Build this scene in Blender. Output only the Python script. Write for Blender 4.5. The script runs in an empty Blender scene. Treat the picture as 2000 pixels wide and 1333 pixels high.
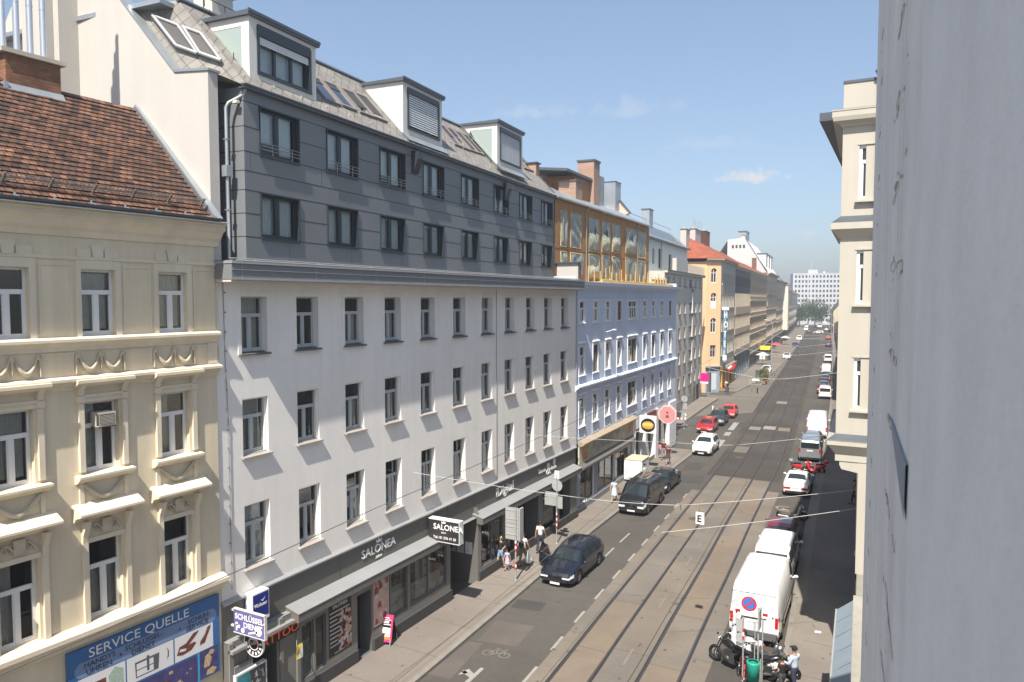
import bpy, math, random
import numpy as np
from mathutils import Vector, Matrix
R = math.radians
C = bpy.context.scene.collection
# ---------------------------------------------------------------- camera
CAM_Z = 14.4
cam_d = bpy.data.cameras.new("camera"); cam = bpy.data.objects.new("camera", cam_d); C.objects.link(cam)
cam_d.sensor_width = 36.0; cam_d.lens = 36.0 * 1450 / 2000
cam.location = (0, 0, CAM_Z); cam.rotation_euler = (R(90 - 3.237), 0, R(27.963))
cam_d.clip_start = 0.1; cam_d.clip_end = 3000
cam_d.dof.use_dof = True; cam_d.dof.focus_distance = 45; cam_d.dof.aperture_fstop = 2.8
sc = bpy.context.scene; sc.camera = cam
# ---------------------------------------------------------------- sun and sky
SUN = Vector((-1.0, 4.2, -6.2)).normalized()          # travel direction of the light
sd = bpy.data.lights.new("sun", 'SUN'); sd.energy = 4.4; sd.angle = R(0.55); sd.color = (1.0, 0.93, 0.83)
so = bpy.data.objects.new("sun", sd); C.objects.link(so)
so.rotation_euler = SUN.to_track_quat('-Z', 'Y').to_euler(); so.location = (20, -60, 90)
W = bpy.data.worlds.new("World"); sc.world = W; W.use_nodes = True
nt = W.node_tree; nt.nodes.clear()
wo = nt.nodes.new("ShaderNodeOutputWorld"); bg = nt.nodes.new("ShaderNodeBackground")
sky = nt.nodes.new("ShaderNodeTexSky"); sky.sky_type = 'NISHITA'; sky.sun_disc = False
sky.sun_elevation = math.asin(-SUN.z); sky.sun_rotation = math.atan2(-SUN.x, -SUN.y)
sky.altitude = 200; sky.air_density = 1.0; sky.dust_density = 2.0; sky.ozone_density = 5.0
bg.inputs[1].default_value = 0.13
def wn(t, **kw):
    n = nt.nodes.new(t)
    for k, v in kw.items(): setattr(n, k, v)
    return n
def wmath(op, a, b=None, c=None):
    n = wn("ShaderNodeMath", operation=op)
    for i, x in enumerate((a, b, c)):
        if x is None: continue
        if isinstance(x, (int, float)): n.inputs[i].default_value = x
        else: nt.links.new(x, n.inputs[i])
    return n.outputs[0]
tc = wn("ShaderNodeTexCoord")
def cloud(dirv, wx, wz, dens, seed):
    """soft cumulus: an elliptical field round a fixed sky direction, broken up by noise"""
    d = Vector(dirv).normalized(); rx = d.cross(Vector((0, 0, 1))).normalized(); uz = rx.cross(d)
    def dot(v):
        n = wn("ShaderNodeVectorMath", operation='DOT_PRODUCT'); nt.links.new(tc.outputs['Generated'], n.inputs[0])
        n.inputs[1].default_value = v; return n.outputs['Value']
    a, b, f = dot(rx), dot(uz), dot(d)
    ns = wn("ShaderNodeTexNoise"); ns.inputs['Scale'].default_value = 2.2 / wz * 0.35; ns.inputs['Detail'].default_value = 6
    mp = wn("ShaderNodeVectorMath", operation='ADD'); nt.links.new(tc.outputs['Generated'], mp.inputs[0]); mp.inputs[1].default_value = (seed, 0, 0)
    nt.links.new(mp.outputs[0], ns.inputs['Vector'])
    e = wmath('SQRT', wmath('ADD', wmath('POWER', wmath('DIVIDE', a, wx), 2.0), wmath('POWER', wmath('DIVIDE', b, wz), 2.0)))
    # flat base: below the centre the field closes faster
    base = wmath('MULTIPLY', wmath('MAXIMUM', wmath('DIVIDE', b, -wz), 0.0), 0.9)
    v = wmath('SUBTRACT', wmath('ADD', wmath('SUBTRACT', 1.0, wmath('ADD', e, base)), wmath('MULTIPLY', wmath('SUBTRACT', ns.outputs[0], 0.5), 2.6)), 0.0)
    m = wn("ShaderNodeClamp"); nt.links.new(wmath('MULTIPLY', wmath('MULTIPLY', v, 1.6), wmath('GREATER_THAN', f, 0.0)), m.inputs[0])
    return wmath('MULTIPLY', m.outputs[0], dens)
msk = None
for args in (((-.178, .9725, .1515), .046, .0125, .85, 0.0), ((-.1104, .9908, .0800), .018, .0055, .4, 3.0), ((-.175, .98, .059), .02, .005, .3, 9.0),
             ((-.42, .86, .235), .05, .012, .22, 5.0), ((-.31, .91, .235), .06, .016, .22, 7.0), ((-.22, .94, .19), .07, .012, .15, 11.0)):
    k = cloud(*args); msk = k if msk is None else wmath('MAXIMUM', msk, k)
mixc = wn("ShaderNodeMix", data_type='RGBA'); nt.links.new(msk, mixc.inputs[0])
gmn = wn('ShaderNodeGamma'); gmn.inputs[1].default_value = .72; nt.links.new(sky.outputs[0], gmn.inputs[0]); nt.links.new(gmn.outputs[0], mixc.inputs[6]); mixc.inputs[7].default_value = (3.1, 3.1, 3.2, 1)
nt.links.new(mixc.outputs[2], bg.inputs[0]); nt.links.new(bg.outputs[0], wo.inputs[0])
sc.view_settings.view_transform = 'Standard'; sc.view_settings.look = 'None'
sc.view_settings.exposure = 1.07; sc.view_settings.gamma = 1.0
sc.cycles.max_bounces = 6; sc.cycles.transparent_max_bounces = 12; sc.cycles.use_denoising = True
rnd = random.Random(7)
# ---------------------------------------------------------------- helpers
def lin(h):
    h = h.lstrip('#'); o = []
    for i in (0, 2, 4):
        c = int(h[i:i+2], 16) / 255; o.append(c / 12.92 if c <= .04045 else ((c + .055) / 1.055) ** 2.4)
    return tuple(o)
class MB:
    """collects polygons, then links them as ONE mesh object"""
    def __init__(s): s.v = []; s.f = []; s.m = []; s.sm = []
    def poly(s, pts, m=0, smooth=False):
        b = len(s.v); s.v += [tuple(p) for p in pts]; s.f.append(tuple(range(b, b + len(pts)))); s.m.append(m); s.sm.append(smooth)
    def grid(s, rows, m=0, smooth=True, close=False):
        b = len(s.v); n = len(rows[0])
        for r in rows: s.v += [tuple(p) for p in r]
        for i in range(len(rows) - 1):
            for j in range(n if close else n - 1):
                k = (j + 1) % n
                s.f.append((b+i*n+j, b+i*n+k, b+(i+1)*n+k, b+(i+1)*n+j)); s.m.append(m); s.sm.append(smooth)
    def box(s, x0, x1, y0, y1, z0, z1, m=0):
        if x0 > x1: x0, x1 = x1, x0
        if y0 > y1: y0, y1 = y1, y0
        if z0 > z1: z0, z1 = z1, z0
        b = len(s.v)
        s.v += [(x0,y0,z0),(x1,y0,z0),(x1,y1,z0),(x0,y1,z0),(x0,y0,z1),(x1,y0,z1),(x1,y1,z1),(x0,y1,z1)]
        for q in ((0,3,2,1),(4,5,6,7),(0,1,5,4),(1,2,6,5),(2,3,7,6),(3,0,4,7)):
            s.f.append(tuple(b+i for i in q)); s.m.append(m); s.sm.append(False)
        return s
    def prism(s, pts, axis, a, b, m=0):
        """extrude a 2-D outline along axis 'x' (pts = y,z), 'y' (pts = x,z) or 'z' (pts = x,y)"""
        def P(p, t): return (t, p[0], p[1]) if axis == 'x' else (p[0], t, p[1]) if axis == 'y' else (p[0], p[1], t)
        n = len(pts)
        s.poly([P(p, a) for p in reversed(pts)], m); s.poly([P(p, b) for p in pts], m)
        for i in range(n):
            s.poly([P(pts[i], a), P(pts[(i+1) % n], a), P(pts[(i+1) % n], b), P(pts[i], b)], m)
        return s
    def tube(s, pts, r, m=0, seg=8, caps=True):
        pts = [Vector(p) for p in pts]; rs = r if isinstance(r, (list, tuple)) else [r] * len(pts)
        rows = []; prev = None
        for i, p in enumerate(pts):
            t = (pts[min(i+1, len(pts)-1)] - pts[max(i-1, 0)]).normalized()
            a = prev if prev is not None else (Vector((0, 0, 1)) if abs(t.z) < .9 else Vector((1, 0, 0)))
            u = (a - t * a.dot(t)).normalized(); w = t.cross(u); prev = u
            rows.append([p + (u * math.cos(2*math.pi*k/seg) + w * math.sin(2*math.pi*k/seg)) * rs[i] for k in range(seg)])
        s.grid(rows, m, True, True)
        if caps: s.poly(list(reversed(rows[0])), m); s.poly(rows[-1], m)
        return s
    def ball(s, c, r, m=0, seg=10, rings=7, a0=-90, a1=90):
        if isinstance(r, (int, float)): r = (r, r, r)
        rows = []
        for i in range(rings + 1):
            t = R(a0 + (a1 - a0) * i / rings)
            rows.append([(c[0] + r[0]*math.cos(t)*math.cos(2*math.pi*k/seg), c[1] + r[1]*math.cos(t)*math.sin(2*math.pi*k/seg), c[2] + r[2]*math.sin(t)) for k in range(seg)])
        s.grid(rows, m, True, True); return s
    def lathe(s, prof, m=0, seg=20, axis='x', c=(0, 0, 0)):
        """prof = (along, radius) pairs turned about an axis through c"""
        rows = []
        for a, r in prof:
            row = []
            for k in range(seg):
                co, si = r * math.cos(2*math.pi*k/seg), r * math.sin(2*math.pi*k/seg)
                p = (a, co, si) if axis == 'x' else (co, a, si) if axis == 'y' else (co, si, a)
                row.append((p[0]+c[0], p[1]+c[1], p[2]+c[2]))
            rows.append(row)
        s.grid(rows, m, True, True); return s
    def mesh(s, name, mats):
        me = bpy.data.meshes.new(name); me.from_pydata(s.v, [], s.f)
        for m in (mats if isinstance(mats, (list, tuple)) else [mats]): me.materials.append(m)
        me.polygons.foreach_set('material_index', s.m); me.polygons.foreach_set('use_smooth', s.sm); me.update()
        return me
    def build(s, name, mats, parent=None, loc=(0, 0, 0), rot=(0, 0, 0)):
        return O(name, s.mesh(name, mats), parent, loc, rot)
def O(name, data, parent=None, loc=(0, 0, 0), rot=(0, 0, 0)):
    o = bpy.data.objects.new(name, data); C.objects.link(o); o.parent = parent; o.location = loc; o.rotation_euler = rot
    return o
def tag(o, label=None, cat=None, group=None, kind=None):
    for k, v in (('label', label), ('category', cat), ('group', group), ('kind', kind)):
        if v: o[k] = v
    return o
def thing(name, label, cat, loc=(0, 0, 0), rz=0, group=None):
    return tag(O(name, None, None, loc, (0, 0, rz)), label, cat, group)
def copy_tree(o, parent=None):
    c = o.copy(); C.objects.link(c); c.parent = parent
    for ch in list(o.children): copy_tree(ch, c)
    return c
# ---------------------------------------------------------------- materials
def M(name, col, rough=.8, var=0., scale=1.5, metal=0., bump=0., bscale=40., streak=0., spec=.35, coat=0., emit=None, fine=0., spots=0.):
    if isinstance(col, str): col = lin(col)
    m = bpy.data.materials.new(name); m.use_nodes = True; t = m.node_tree; b = t.nodes['Principled BSDF']
    b.inputs['Base Color'].default_value = (*col, 1); b.inputs['Roughness'].default_value = rough; b.inputs['Metallic'].default_value = metal
    b.inputs['Specular IOR Level'].default_value = spec; b.inputs['Coat Weight'].default_value = coat; b.inputs['Coat Roughness'].default_value = .05
    if emit: b.inputs['Emission Color'].default_value = (*col, 1); b.inputs['Emission Strength'].default_value = emit
    def N(ty): return t.nodes.new(ty)
    geo = None
    def noise(sc_, det=4, stretch=None):
        nonlocal geo
        if geo is None: geo = N('ShaderNodeNewGeometry')
        n = N('ShaderNodeTexNoise'); n.inputs['Scale'].default_value = sc_; n.inputs['Detail'].default_value = det; n.inputs['Roughness'].default_value = .6
        src = geo.outputs['Position']
        if stretch:
            mp = N('ShaderNodeMapping'); mp.inputs['Scale'].default_value = stretch; t.links.new(src, mp.inputs[0]); src = mp.outputs[0]
        t.links.new(src, n.inputs['Vector']); return n.outputs[0]
    fac = None
    def addf(nout, amt, lo=.3, hi=.7):
        nonlocal fac
        r = N('ShaderNodeMapRange'); r.inputs[1].default_value = lo; r.inputs[2].default_value = hi
        r.inputs[3].default_value = 1 - amt; r.inputs[4].default_value = 1 + amt; t.links.new(nout, r.inputs[0])
        if fac is None: fac = r.outputs[0]
        else:
            q = N('ShaderNodeMath'); q.operation = 'MULTIPLY'; t.links.new(fac, q.inputs[0]); t.links.new(r.outputs[0], q.inputs[1]); fac = q.outputs[0]
    if var: addf(noise(scale), var)
    if fine: addf(noise(scale * 14, 3), fine)
    if streak: addf(noise(2.2, 5, (1, 1, .07)), streak, .35, .75)
    if spots: addf(noise(scale * .35, 8), spots, .42, .62)
    if fac is not None:
        v = N('ShaderNodeVectorMath'); v.operation = 'SCALE'; v.inputs[0].default_value = col; t.links.new(fac, v.inputs['Scale'])
        t.links.new(v.outputs[0], b.inputs['Base Color'])
    if bump:
        bp = N('ShaderNodeBump'); bp.inputs['Strength'].default_value = bump; bp.inputs['Distance'].default_value = .02
        t.links.new(noise(bscale, 5), bp.inputs['Height']); t.links.new(bp.outputs[0], b.inputs['Normal'])
    return m
def Mbrick(name, c1, c2, mortar, bw, bh, ms=.01, plane='yz', off=.5, rough=.85, bump=.4, var=.25, rot=0., nscale=.8):
    """coursed masonry, tiles or slates in world or object space"""
    m = bpy.data.materials.new(name); m.use_nodes = True; t = m.node_tree; b = t.nodes['Principled BSDF']; b.inputs['Roughness'].default_value = rough
    N = lambda ty: t.nodes.new(ty)
    tcn = N('ShaderNodeTexCoord'); sx = N('ShaderNodeSeparateXYZ'); cx = N('ShaderNodeCombineXYZ'); t.links.new(tcn.outputs['Object'], sx.inputs[0])
    ia, ib = {'yz': (1, 2), 'xz': (0, 2), 'xy': (0, 1)}[plane]
    t.links.new(sx.outputs[ia], cx.inputs[0]); t.links.new(sx.outputs[ib], cx.inputs[1])
    mp = N('ShaderNodeMapping'); mp.inputs['Rotation'].default_value = (0, 0, rot); t.links.new(cx.outputs[0], mp.inputs[0])
    br = N('ShaderNodeTexBrick'); br.offset = off; br.inputs['Scale'].default_value = 1; br.inputs['Brick Width'].default_value = bw; br.inputs['Row Height'].default_value = bh
    br.inputs['Mortar Size'].default_value = ms; br.inputs['Mortar Smooth'].default_value = .3
    br.inputs['Color1'].default_value = (*lin(c1), 1); br.inputs['Color2'].default_value = (*lin(c2), 1); br.inputs['Mortar'].default_value = (*lin(mortar), 1)
    t.links.new(mp.outputs[0], br.inputs['Vector'])
    ns = N('ShaderNodeTexNoise'); ns.inputs['Scale'].default_value = nscale; ns.inputs['Detail'].default_value = 6; t.links.new(tcn.outputs['Object'], ns.inputs['Vector'])
    r = N('ShaderNodeMapRange'); r.inputs[1].default_value = .3; r.inputs[2].default_value = .7; r.inputs[3].default_value = 1 - var; r.inputs[4].default_value = 1 + var
    t.links.new(ns.outputs[0], r.inputs[0])
    v = N('ShaderNodeVectorMath'); v.operation = 'SCALE'; t.links.new(br.outputs['Color'], v.inputs[0]); t.links.new(r.outputs[0], v.inputs['Scale']); t.links.new(v.outputs[0], b.inputs['Base Color'])
    if bump:
        bp = N('ShaderNodeBump'); bp.invert = True; bp.inputs['Strength'].default_value = bump; bp.inputs['Distance'].default_value = .02
        t.links.new(br.outputs['Fac'], bp.inputs['Height']); t.links.new(bp.outputs[0], b.inputs['Normal'])
    return m
def Mglass(name, tint=(.55, .62, .65), base=.08, rough=.02):
    m = bpy.data.materials.new(name); m.use_nodes = True; t = m.node_tree; t.nodes.remove(t.nodes['Principled BSDF'])
    o = t.nodes['Material Output']; mx = t.nodes.new('ShaderNodeMixShader'); tr = t.nodes.new('ShaderNodeBsdfTransparent'); gl = t.nodes.new('ShaderNodeBsdfGlossy')
    tr.inputs[0].default_value = (*tint, 1); gl.inputs['Roughness'].default_value = rough
    fr = t.nodes.new('ShaderNodeFresnel'); fr.inputs[0].default_value = 1.5
    ad = t.nodes.new('ShaderNodeMath'); ad.inputs[1].default_value = base; t.links.new(fr.outputs[0], ad.inputs[0])
    t.links.new(ad.outputs[0], mx.inputs[0]); t.links.new(tr.outputs[0], mx.inputs[1]); t.links.new(gl.outputs[0], mx.inputs[2]); t.links.new(mx.outputs[0], o.inputs[0])
    return m
# palette
white_wall = M('white plaster', (.78, .755, .71), .9, .04, .35, bump=.15, bscale=25, streak=.035, fine=.02)
fire_wall = M('cream white render', (.47, .45, .415), .9, .03, .3, bump=.1, bscale=18, streak=.03)
cream_wall = M('cream plaster', (.66, .575, .42), .9, .06, .5, bump=.18, bscale=22, streak=.09)
cream_trim = M('cream stucco trim', (.68, .60, .46), .88, .06, .8, bump=.12, bscale=30, streak=.06)
cream_relief = M('darker stucco relief', (.50, .44, .34), .9, .18, 3.0, bump=.3, bscale=40)  # relief ornament toned darker than the trim
blue_wall = M('pale blue plaster', (.58, .65, .78), .9, .04, .4, bump=.1, streak=.05)
blue_trim = M('pale blue white trim', (.74, .76, .79), .85, .04, .6, streak=.04)
grey_wall = M('grey beige plaster', (.52, .50, .44), .9, .06, .4, bump=.1, streak=.1)
peach_wall = M('peach plaster', (.72, .46, .27), .9, .04, .3, streak=.05)
beige_wall = M('greenish beige plaster', (.42, .41, .335), .9, .05, .3, streak=.08)
tan_wall = M('tan plaster', (.50, .40, .30), .9, .06, .3, streak=.08)
sand_wall = M('sand plaster', (.62, .54, .40), .9, .06, .3, streak=.08)
dark_clad = M('dark brown facade cladding', (.10, .095, .09), .6, .1, .4)
pale_wall = M('pale grey render', (.62, .62, .61), .9, .04, .3, streak=.05)
brown_board = M('brown sheathing board', (.36, .185, .07), .85, .12, 1.2, streak=.12)
slab_grey = M('grey facade panel', (.165, .175, .185), .55, .05, .4, fine=.02, spec=.4)
slab_joint = M('dark panel joint', (.03, .032, .035), .8)
fascia_grey = M('warm grey fascia', (.135, .13, .12), .6, .06, .5, spec=.35)
fascia_lip = M('pale grey metal flashing', (.34, .345, .35), .45, .06, 1, metal=.3)
stone_base = M('grey stone base', (.30, .285, .255), .8, .1, 2)
anthracite = M('anthracite window metal', (.025, .034, .042), .4, spec=.5)
frame_white = M('white window paint', (.72, .72, .71), .4)
frame_grey = M('grey green window paint', (.42, .46, .47), .5)
frame_brown = M('brown window paint', (.16, .11, .07), .5)
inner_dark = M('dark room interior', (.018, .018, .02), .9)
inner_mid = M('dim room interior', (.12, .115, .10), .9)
curtain_m = M('pale curtain', (.78, .82, .82), .9, .06, 6)
curtain_y = M('ivory curtain', (.66, .62, .53), .9, .08, 6)
glass = Mglass('window glass', (.80, .85, .86), .06)
glass_dim = Mglass('shop glass', (.72, .76, .76), .05)
glass_sky = Mglass('roof glass', (.35, .42, .46), .35)
zinc = M('zinc sheet', (.36, .39, .41), .42, .1, 1.2, metal=.55, streak=.05)
zinc_dark = M('dark zinc', (.10, .115, .13), .45, .1, 1.2, metal=.4)
steel = M('stainless flue', (.66, .67, .68), .34, metal=.8)
galv = M('galvanised pole', (.42, .43, .42), .5, .1, 4, metal=.4)
black_m = M('black metal', (.015, .015, .017), .5)
rubber = M('black rubber', (.012, .012, .013), .75)
wire_m = M('weathered wire', (.10, .10, .10), .6)
wire_l = M('light span wire', (.45, .45, .43), .5)
white_p = M('white enamel', (.80, .80, .79), .35)
red_p = M('red enamel', (.55, .03, .025), .4)
roof_tile = Mbrick('old clay roof tiles', '#74503c', '#3c2c26', '#120e0c', .20, .20, .014, 'xy', .5, bump=.7, var=.6, nscale=1.9)
red_roof = Mbrick('red clay roof', '#984f33', '#84432d', '#44291e', .3, .25, .01, 'xy', .5, var=.2)
slate = Mbrick('grey slate diamonds', '#86827b', '#77736e', '#4c4a47', .36, .36, .012, 'xy', 0, .7, .5, .18, R(45), nscale=2.5)
brick_ch = Mbrick('chimney brick', '#85553b', '#704832', '#5f5244', .26, .085, .012, 'yz', .5, var=.3, nscale=2.5)
brick_pk = Mbrick('pink chimney brick', '#a88878', '#9a7a6b', '#8a7869', .26, .085, .012, 'yz', .5, var=.12)
# ---------------------------------------------------------------- street plan (metres; +Y runs down the street)
def curve(pts):
    ys = [p[0] for p in pts]; xs = [p[1] for p in pts]
    def f(y):
        # smooth piecewise cubic (Catmull-Rom) through the surveyed points
        if y <= ys[0]: return xs[0] + (xs[1]-xs[0])/(ys[1]-ys[0])*(y-ys[0])
        if y >= ys[-1]: return xs[-1] + (xs[-1]-xs[-2])/(ys[-1]-ys[-2])*(y-ys[-1])
        i = max(k for k in range(len(ys)-1) if ys[k] <= y)
        h = ys[i+1]-ys[i]; t = (y-ys[i])/h
        def sl(k):
            a = max(k-1, 0); b = min(k+1, len(ys)-1); return (xs[b]-xs[a])/(ys[b]-ys[a])
        return (2*t**3-3*t**2+1)*xs[i] + (t**3-2*t**2+t)*h*sl(i) + (-2*t**3+3*t**2)*xs[i+1] + (t**3-t**2)*h*sl(i+1)
    return f
track2 = curve([(-20,-6.1),(5,-6.85),(26.5,-7.9),(32,-8.24),(40.5,-8.68),(48,-9.15),(59.5,-9.72),(67.4,-10.16),(77.8,-10.94),(93.3,-12.2),(124,-14.78),(153.8,-17.32),(203.5,-21.6),(279,-28.0),(350,-34.6),(450,-44)])
track1 = curve([(-20,-9.2),(5,-9.95),(25,-10.88),(30.3,-11.2),(38.2,-11.62),(48,-12.15),(59,-12.75),(66,-13.15),(77,-13.95),(93,-15.2),(124,-17.8),(153.8,-20.3),(203.5,-24.6),(279,-31.0),(350,-37.6),(450,-47)])
kerb_l = curve([(-20,-14.3),(5,-15.2),(22.4,-15.86),(30.6,-16.2),(41,-16.68),(61,-17.02),(69.5,-17.15)])
face_l = curve([(-20,-20.5),(16.1,-19.0),(45,-19.05),(69.5,-19.85)])
kerb_l2 = curve([(83,-22.4),(99,-23.3),(108,-23.6)])
face_l2 = curve([(83,-24.5),(108,-26.3)])
kerb_l3 = curve([(117.5,-22.8),(133,-22.6),(145,-22.4),(168,-23.6),(200,-26.0),(233,-28.6),(280,-32.8),(335,-37.8),(430,-47)])
face_l3 = curve([(117.5,-25.3),(133,-26.5),(157,-28.3),(195,-31.1),(240,-34.8),(285,-38.7),(335,-43.1),(430,-52)])
kerb_r = curve([(-20,-1.3),(0,-2.4),(31,-4.05),(47,-5.15),(61.5,-6.0),(79,-6.95),(114,-9.2),(184,-14.4),(290,-23.6),(430,-36.4)])
face_r = curve([(-20,1.45),(13,-.53),(38,-1.85),(59,-3.05),(79,-4.0),(114,-6.1),(184,-11.2),(290,-20.3),(430,-33)])
def yrange(a, b, st=2.0):
    n = max(1, int(round((b-a)/st))); return [a + (b-a)*i/n for i in range(n+1)]
def ribbon(mb, fa, fb, y0, y1, z, m=0, st=2.0):
    ys = yrange(y0, y1, st)
    for a, b in zip(ys, ys[1:]):
        mb.poly([(fa(a), a, z), (fb(a), a, z), (fb(b), b, z), (fa(b), b, z)], m)
def slab(mb, fa, fb, y0, y1, z0, z1, m=0, st=2.0, ends=True):
    ribbon(mb, fa, fb, y0, y1, z1, m, st); ys = yrange(y0, y1, st)
    for f in (fa, fb):
        for a, b in zip(ys, ys[1:]): mb.poly([(f(a), a, z0), (f(b), b, z0), (f(b), b, z1), (f(a), a, z1)], m)
    if ends:
        for y in (y0, y1): mb.poly([(fa(y), y, z0), (fb(y), y, z0), (fb(y), y, z1), (fa(y), y, z1)], m)
ofs = lambda f, d: (lambda y: f(y) + d)
asphalt = M('sun bleached asphalt', (.076, .0695, .062), .92, .10, .22, bump=.25, bscale=60, fine=.07, spots=.12)
asphalt_trk = M('dark track asphalt', (.056, .050, .044), .92, .14, .3, bump=.25, bscale=60, fine=.08, spots=.14)
asphalt_lt = M('pale crossing asphalt', (.135, .122, .105), .92, .08, .2, bump=.2, fine=.05, spots=.08)
asphalt_new = M('dark patch asphalt', (.055, .052, .05), .92, .1, .6, bump=.2, fine=.06)
pave = M('mastic pavement', (.185, .163, .141), .9, .08, .3, bump=.12, bscale=50, fine=.05, spots=.09)
kerbst = M('granite kerb', (.20, .187, .166), .85, .12, 2, fine=.1)
conc = [M('tram bed concrete', (.158, .136, .112), .9, .08, .5, bump=.15, fine=.06, spots=.09), M('tram bed concrete ochre', (.168, .136, .105), .9, .08, .5, bump=.15, fine=.06, spots=.08),
        M('tram bed concrete grey', (.145, .129, .110), .9, .09, .5, bump=.15, fine=.06, spots=.09)]
joint_m = M('joint bitumen', (.05, .044, .038), .95)
rail_m = M('worn rail steel', (.2, .2, .21), .4, .1, 3, metal=.85)
groove_m = M('rail groove', (.028, .025, .024), .9)
paint_w = M('worn road paint', (.27, .258, .238), .8, .12, 3, fine=.15)
paint_f = M('faded road paint', (.17, .153, .132), .85, .1, 3, fine=.12)
soil = M('ground far', (.1, .095, .085), .95, .1, .05)
g = MB(); g.poly([(-700,-120,-.03),(500,-120,-.03),(500,1500,-.03),(-700,1500,-.03)]); tag(g.build('ground', soil), kind='structure')
g = MB(); ribbon(g, lambda y: -21 if y < 76 else (-31 if y < 118 else -34 - max(0, y-200)*.11), lambda y: 0 - max(0, y-20)*.085, -30, 620, 0, 0, 4)
g.poly([(-60, 70.2, .001), (-30, 70.2, .001), (-30, 83, .001), (-60, 83, .001)]); g.poly([(-80, 108, .001), (-30, 108, .001), (-30, 117.4, .001), (-80, 117.4, .001)])
tag(g.build('road', asphalt), kind='structure')
# tram track bed: slabs of concrete near, dark asphalt beyond the stop line, joints between the slabs
g = MB(); rr = random.Random(3)
def bed(lo, hi, y0, y1, st, z, ms, jit=0):
    y = y0
    while y < y1 - .2:
        b = min(y + st + rr.uniform(-jit, jit), y1)
        g.poly([(lo(y), y, z), (hi(y), y, z), (hi(b), b, z), (lo(b), b, z)], rr.choice(ms))
        if st > 1: g.poly([(lo(b), b-.012, z+.002), (hi(b), b-.012, z+.002), (hi(b), b+.012, z+.002), (lo(b), b+.012, z+.002)], 4)
        y = b
E1 = {1: 55.6, 2: 60.8}
bed(ofs(track1,-1.45), ofs(track1,-.80), -25, 55.4, 6, .004, [0, 2])
bed(ofs(track1,-.64), ofs(track1,.64), -25, 60.8, 5.2, .004, [0, 1, 2], 1.2)
bed(ofs(track1,.80), ofs(track2,-.80), -25, 60.8, 6, .004, [0, 2], 1.5)
bed(ofs(track2,-.64), ofs(track2,.64), -25, 60.8, 5.2, .004, [0, 1], 1.2)
bed(ofs(track2,.80), ofs(track2,1.62), -25, 57.5, 6, .004, [0, 2])
for t in (track1, track2):
    bed(ofs(t,-.80), ofs(t,-.64), -25, 60.8, 3, .004, [2]); bed(ofs(t,.64), ofs(t,.80), -25, 60.8, 3, .004, [2])
ribbon(g, ofs(track1,-1.35), ofs(track2,1.35), 60.8, 400, .004, 3, 3)
for (a, b, y0, y1, k) in ((.9,-.85,83.6,86.6,0),(-.6,.6,84.0,87.0,0)):
    pass
for (t, d0, d1, y0, y1, k) in ((track1,-.62,.62,84.2,86.3,5),(track1,.84,2.15,85.2,87.4,6),(track2,-.62,.62,84.8,87.0,1),(track1,.8,2.2,107.0,109.6,5),(track1,-.6,.6,71,74,2)):
    g.poly([(t(y0)+d0, y0, .008), (t(y0)+d1, y0, .008), (t(y1)+d1, y1, .008), (t(y1)+d0, y1, .008)], k)
tag(g.build('tram_track_bed', conc + [asphalt_trk, joint_m, M('pale repair slab', (.19, .175, .153), .9, .06, 1), M('pale grey repair slab', (.235, .226, .21), .9, .06, 1)]), kind='structure')
g = MB()
for t in (track1, track2):
    for s_ in (-.7175, .7175):
        ribbon(g, ofs(t, s_-.075), ofs(t, s_+.075), -25, 420, .012, 1, 2)
        o_ = -.035 if s_ > 0 else .035
        slab(g, ofs(t, s_+o_-.028), ofs(t, s_+o_+.028), -25, 420, .010, .020, 0, 2, False)
ribbon(g, ofs(track2, -1.03), ofs(track2, -1.0), -25, 60, .010, 1, 2)
tag(g.build('tram_rails', [rail_m, groove_m]), kind='structure')
# pale asphalt apron of the crossing on the left and the parking lane beyond
g = MB()
g.poly([(-22.6, 90.5, .004), (-16.9, 96.8, .004), (-18.0, 112, .004), (-30, 112, .004), (-30, 108.2, .004), (-23.4, 107, .004)])
ribbon(g, ofs(kerb_l3, 0.02), ofs(track1, -1.4), 112.5, 330, .004, 0, 3)
ribbon(g, ofs(track2, 1.4), ofs(kerb_r, -.02), 60.8, 300, .004, 1, 3)
tag(g.build('crossing_apron', [asphalt_lt, asphalt]), kind='structure')
# repairs, manholes and skid dirt
g = MB()
for pts, k in (([(-15.6,26.3),(-13.9,26.6),(-14.1,28.7),(-15.9,28.4)], 1), ([(-15.9,23),(-14.9,23.1),(-15.3,26.2),(-15.9,26.1)], 1), ([(-15.9,57.2),(-13.8,57.4),(-14.2,60.2),(-16.3,59.6)], 0), ([(-16.4,61.5),(-15,62),(-15.2,65),(-16.6,64.6)], 0),
               ([(-22,83.8),(-15.6,89.2),(-15.3,86),(-20,82.6)], 0), ([(-16,30),(-14.6,30.2),(-14.7,31.2),(-16.1,31)], 0)):
    g.poly([(x, y, .005) for x, y in pts], k)
tag(g.build('road_repairs', [asphalt_new, M('worn pinkish asphalt', (.10, .086, .078), .92, .1, .6, fine=.07)]), kind='structure')
g = MB()
for x, y, r in ((-12.3+.35, 48, .36), (-13.1, 68.7, .36), (-14.3, 31.6, .13), (-9.3, 34.0, .16), (-6.9, 39.5, .1)):
    g.poly([(x + r*math.cos(a*math.pi/9), y + r*math.sin(a*math.pi/9), .012) for a in range(18)])
tag(g.build('manhole_covers', M('cast iron cover', (.085, .075, .062), .7, .2, 8)), kind='structure')
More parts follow.
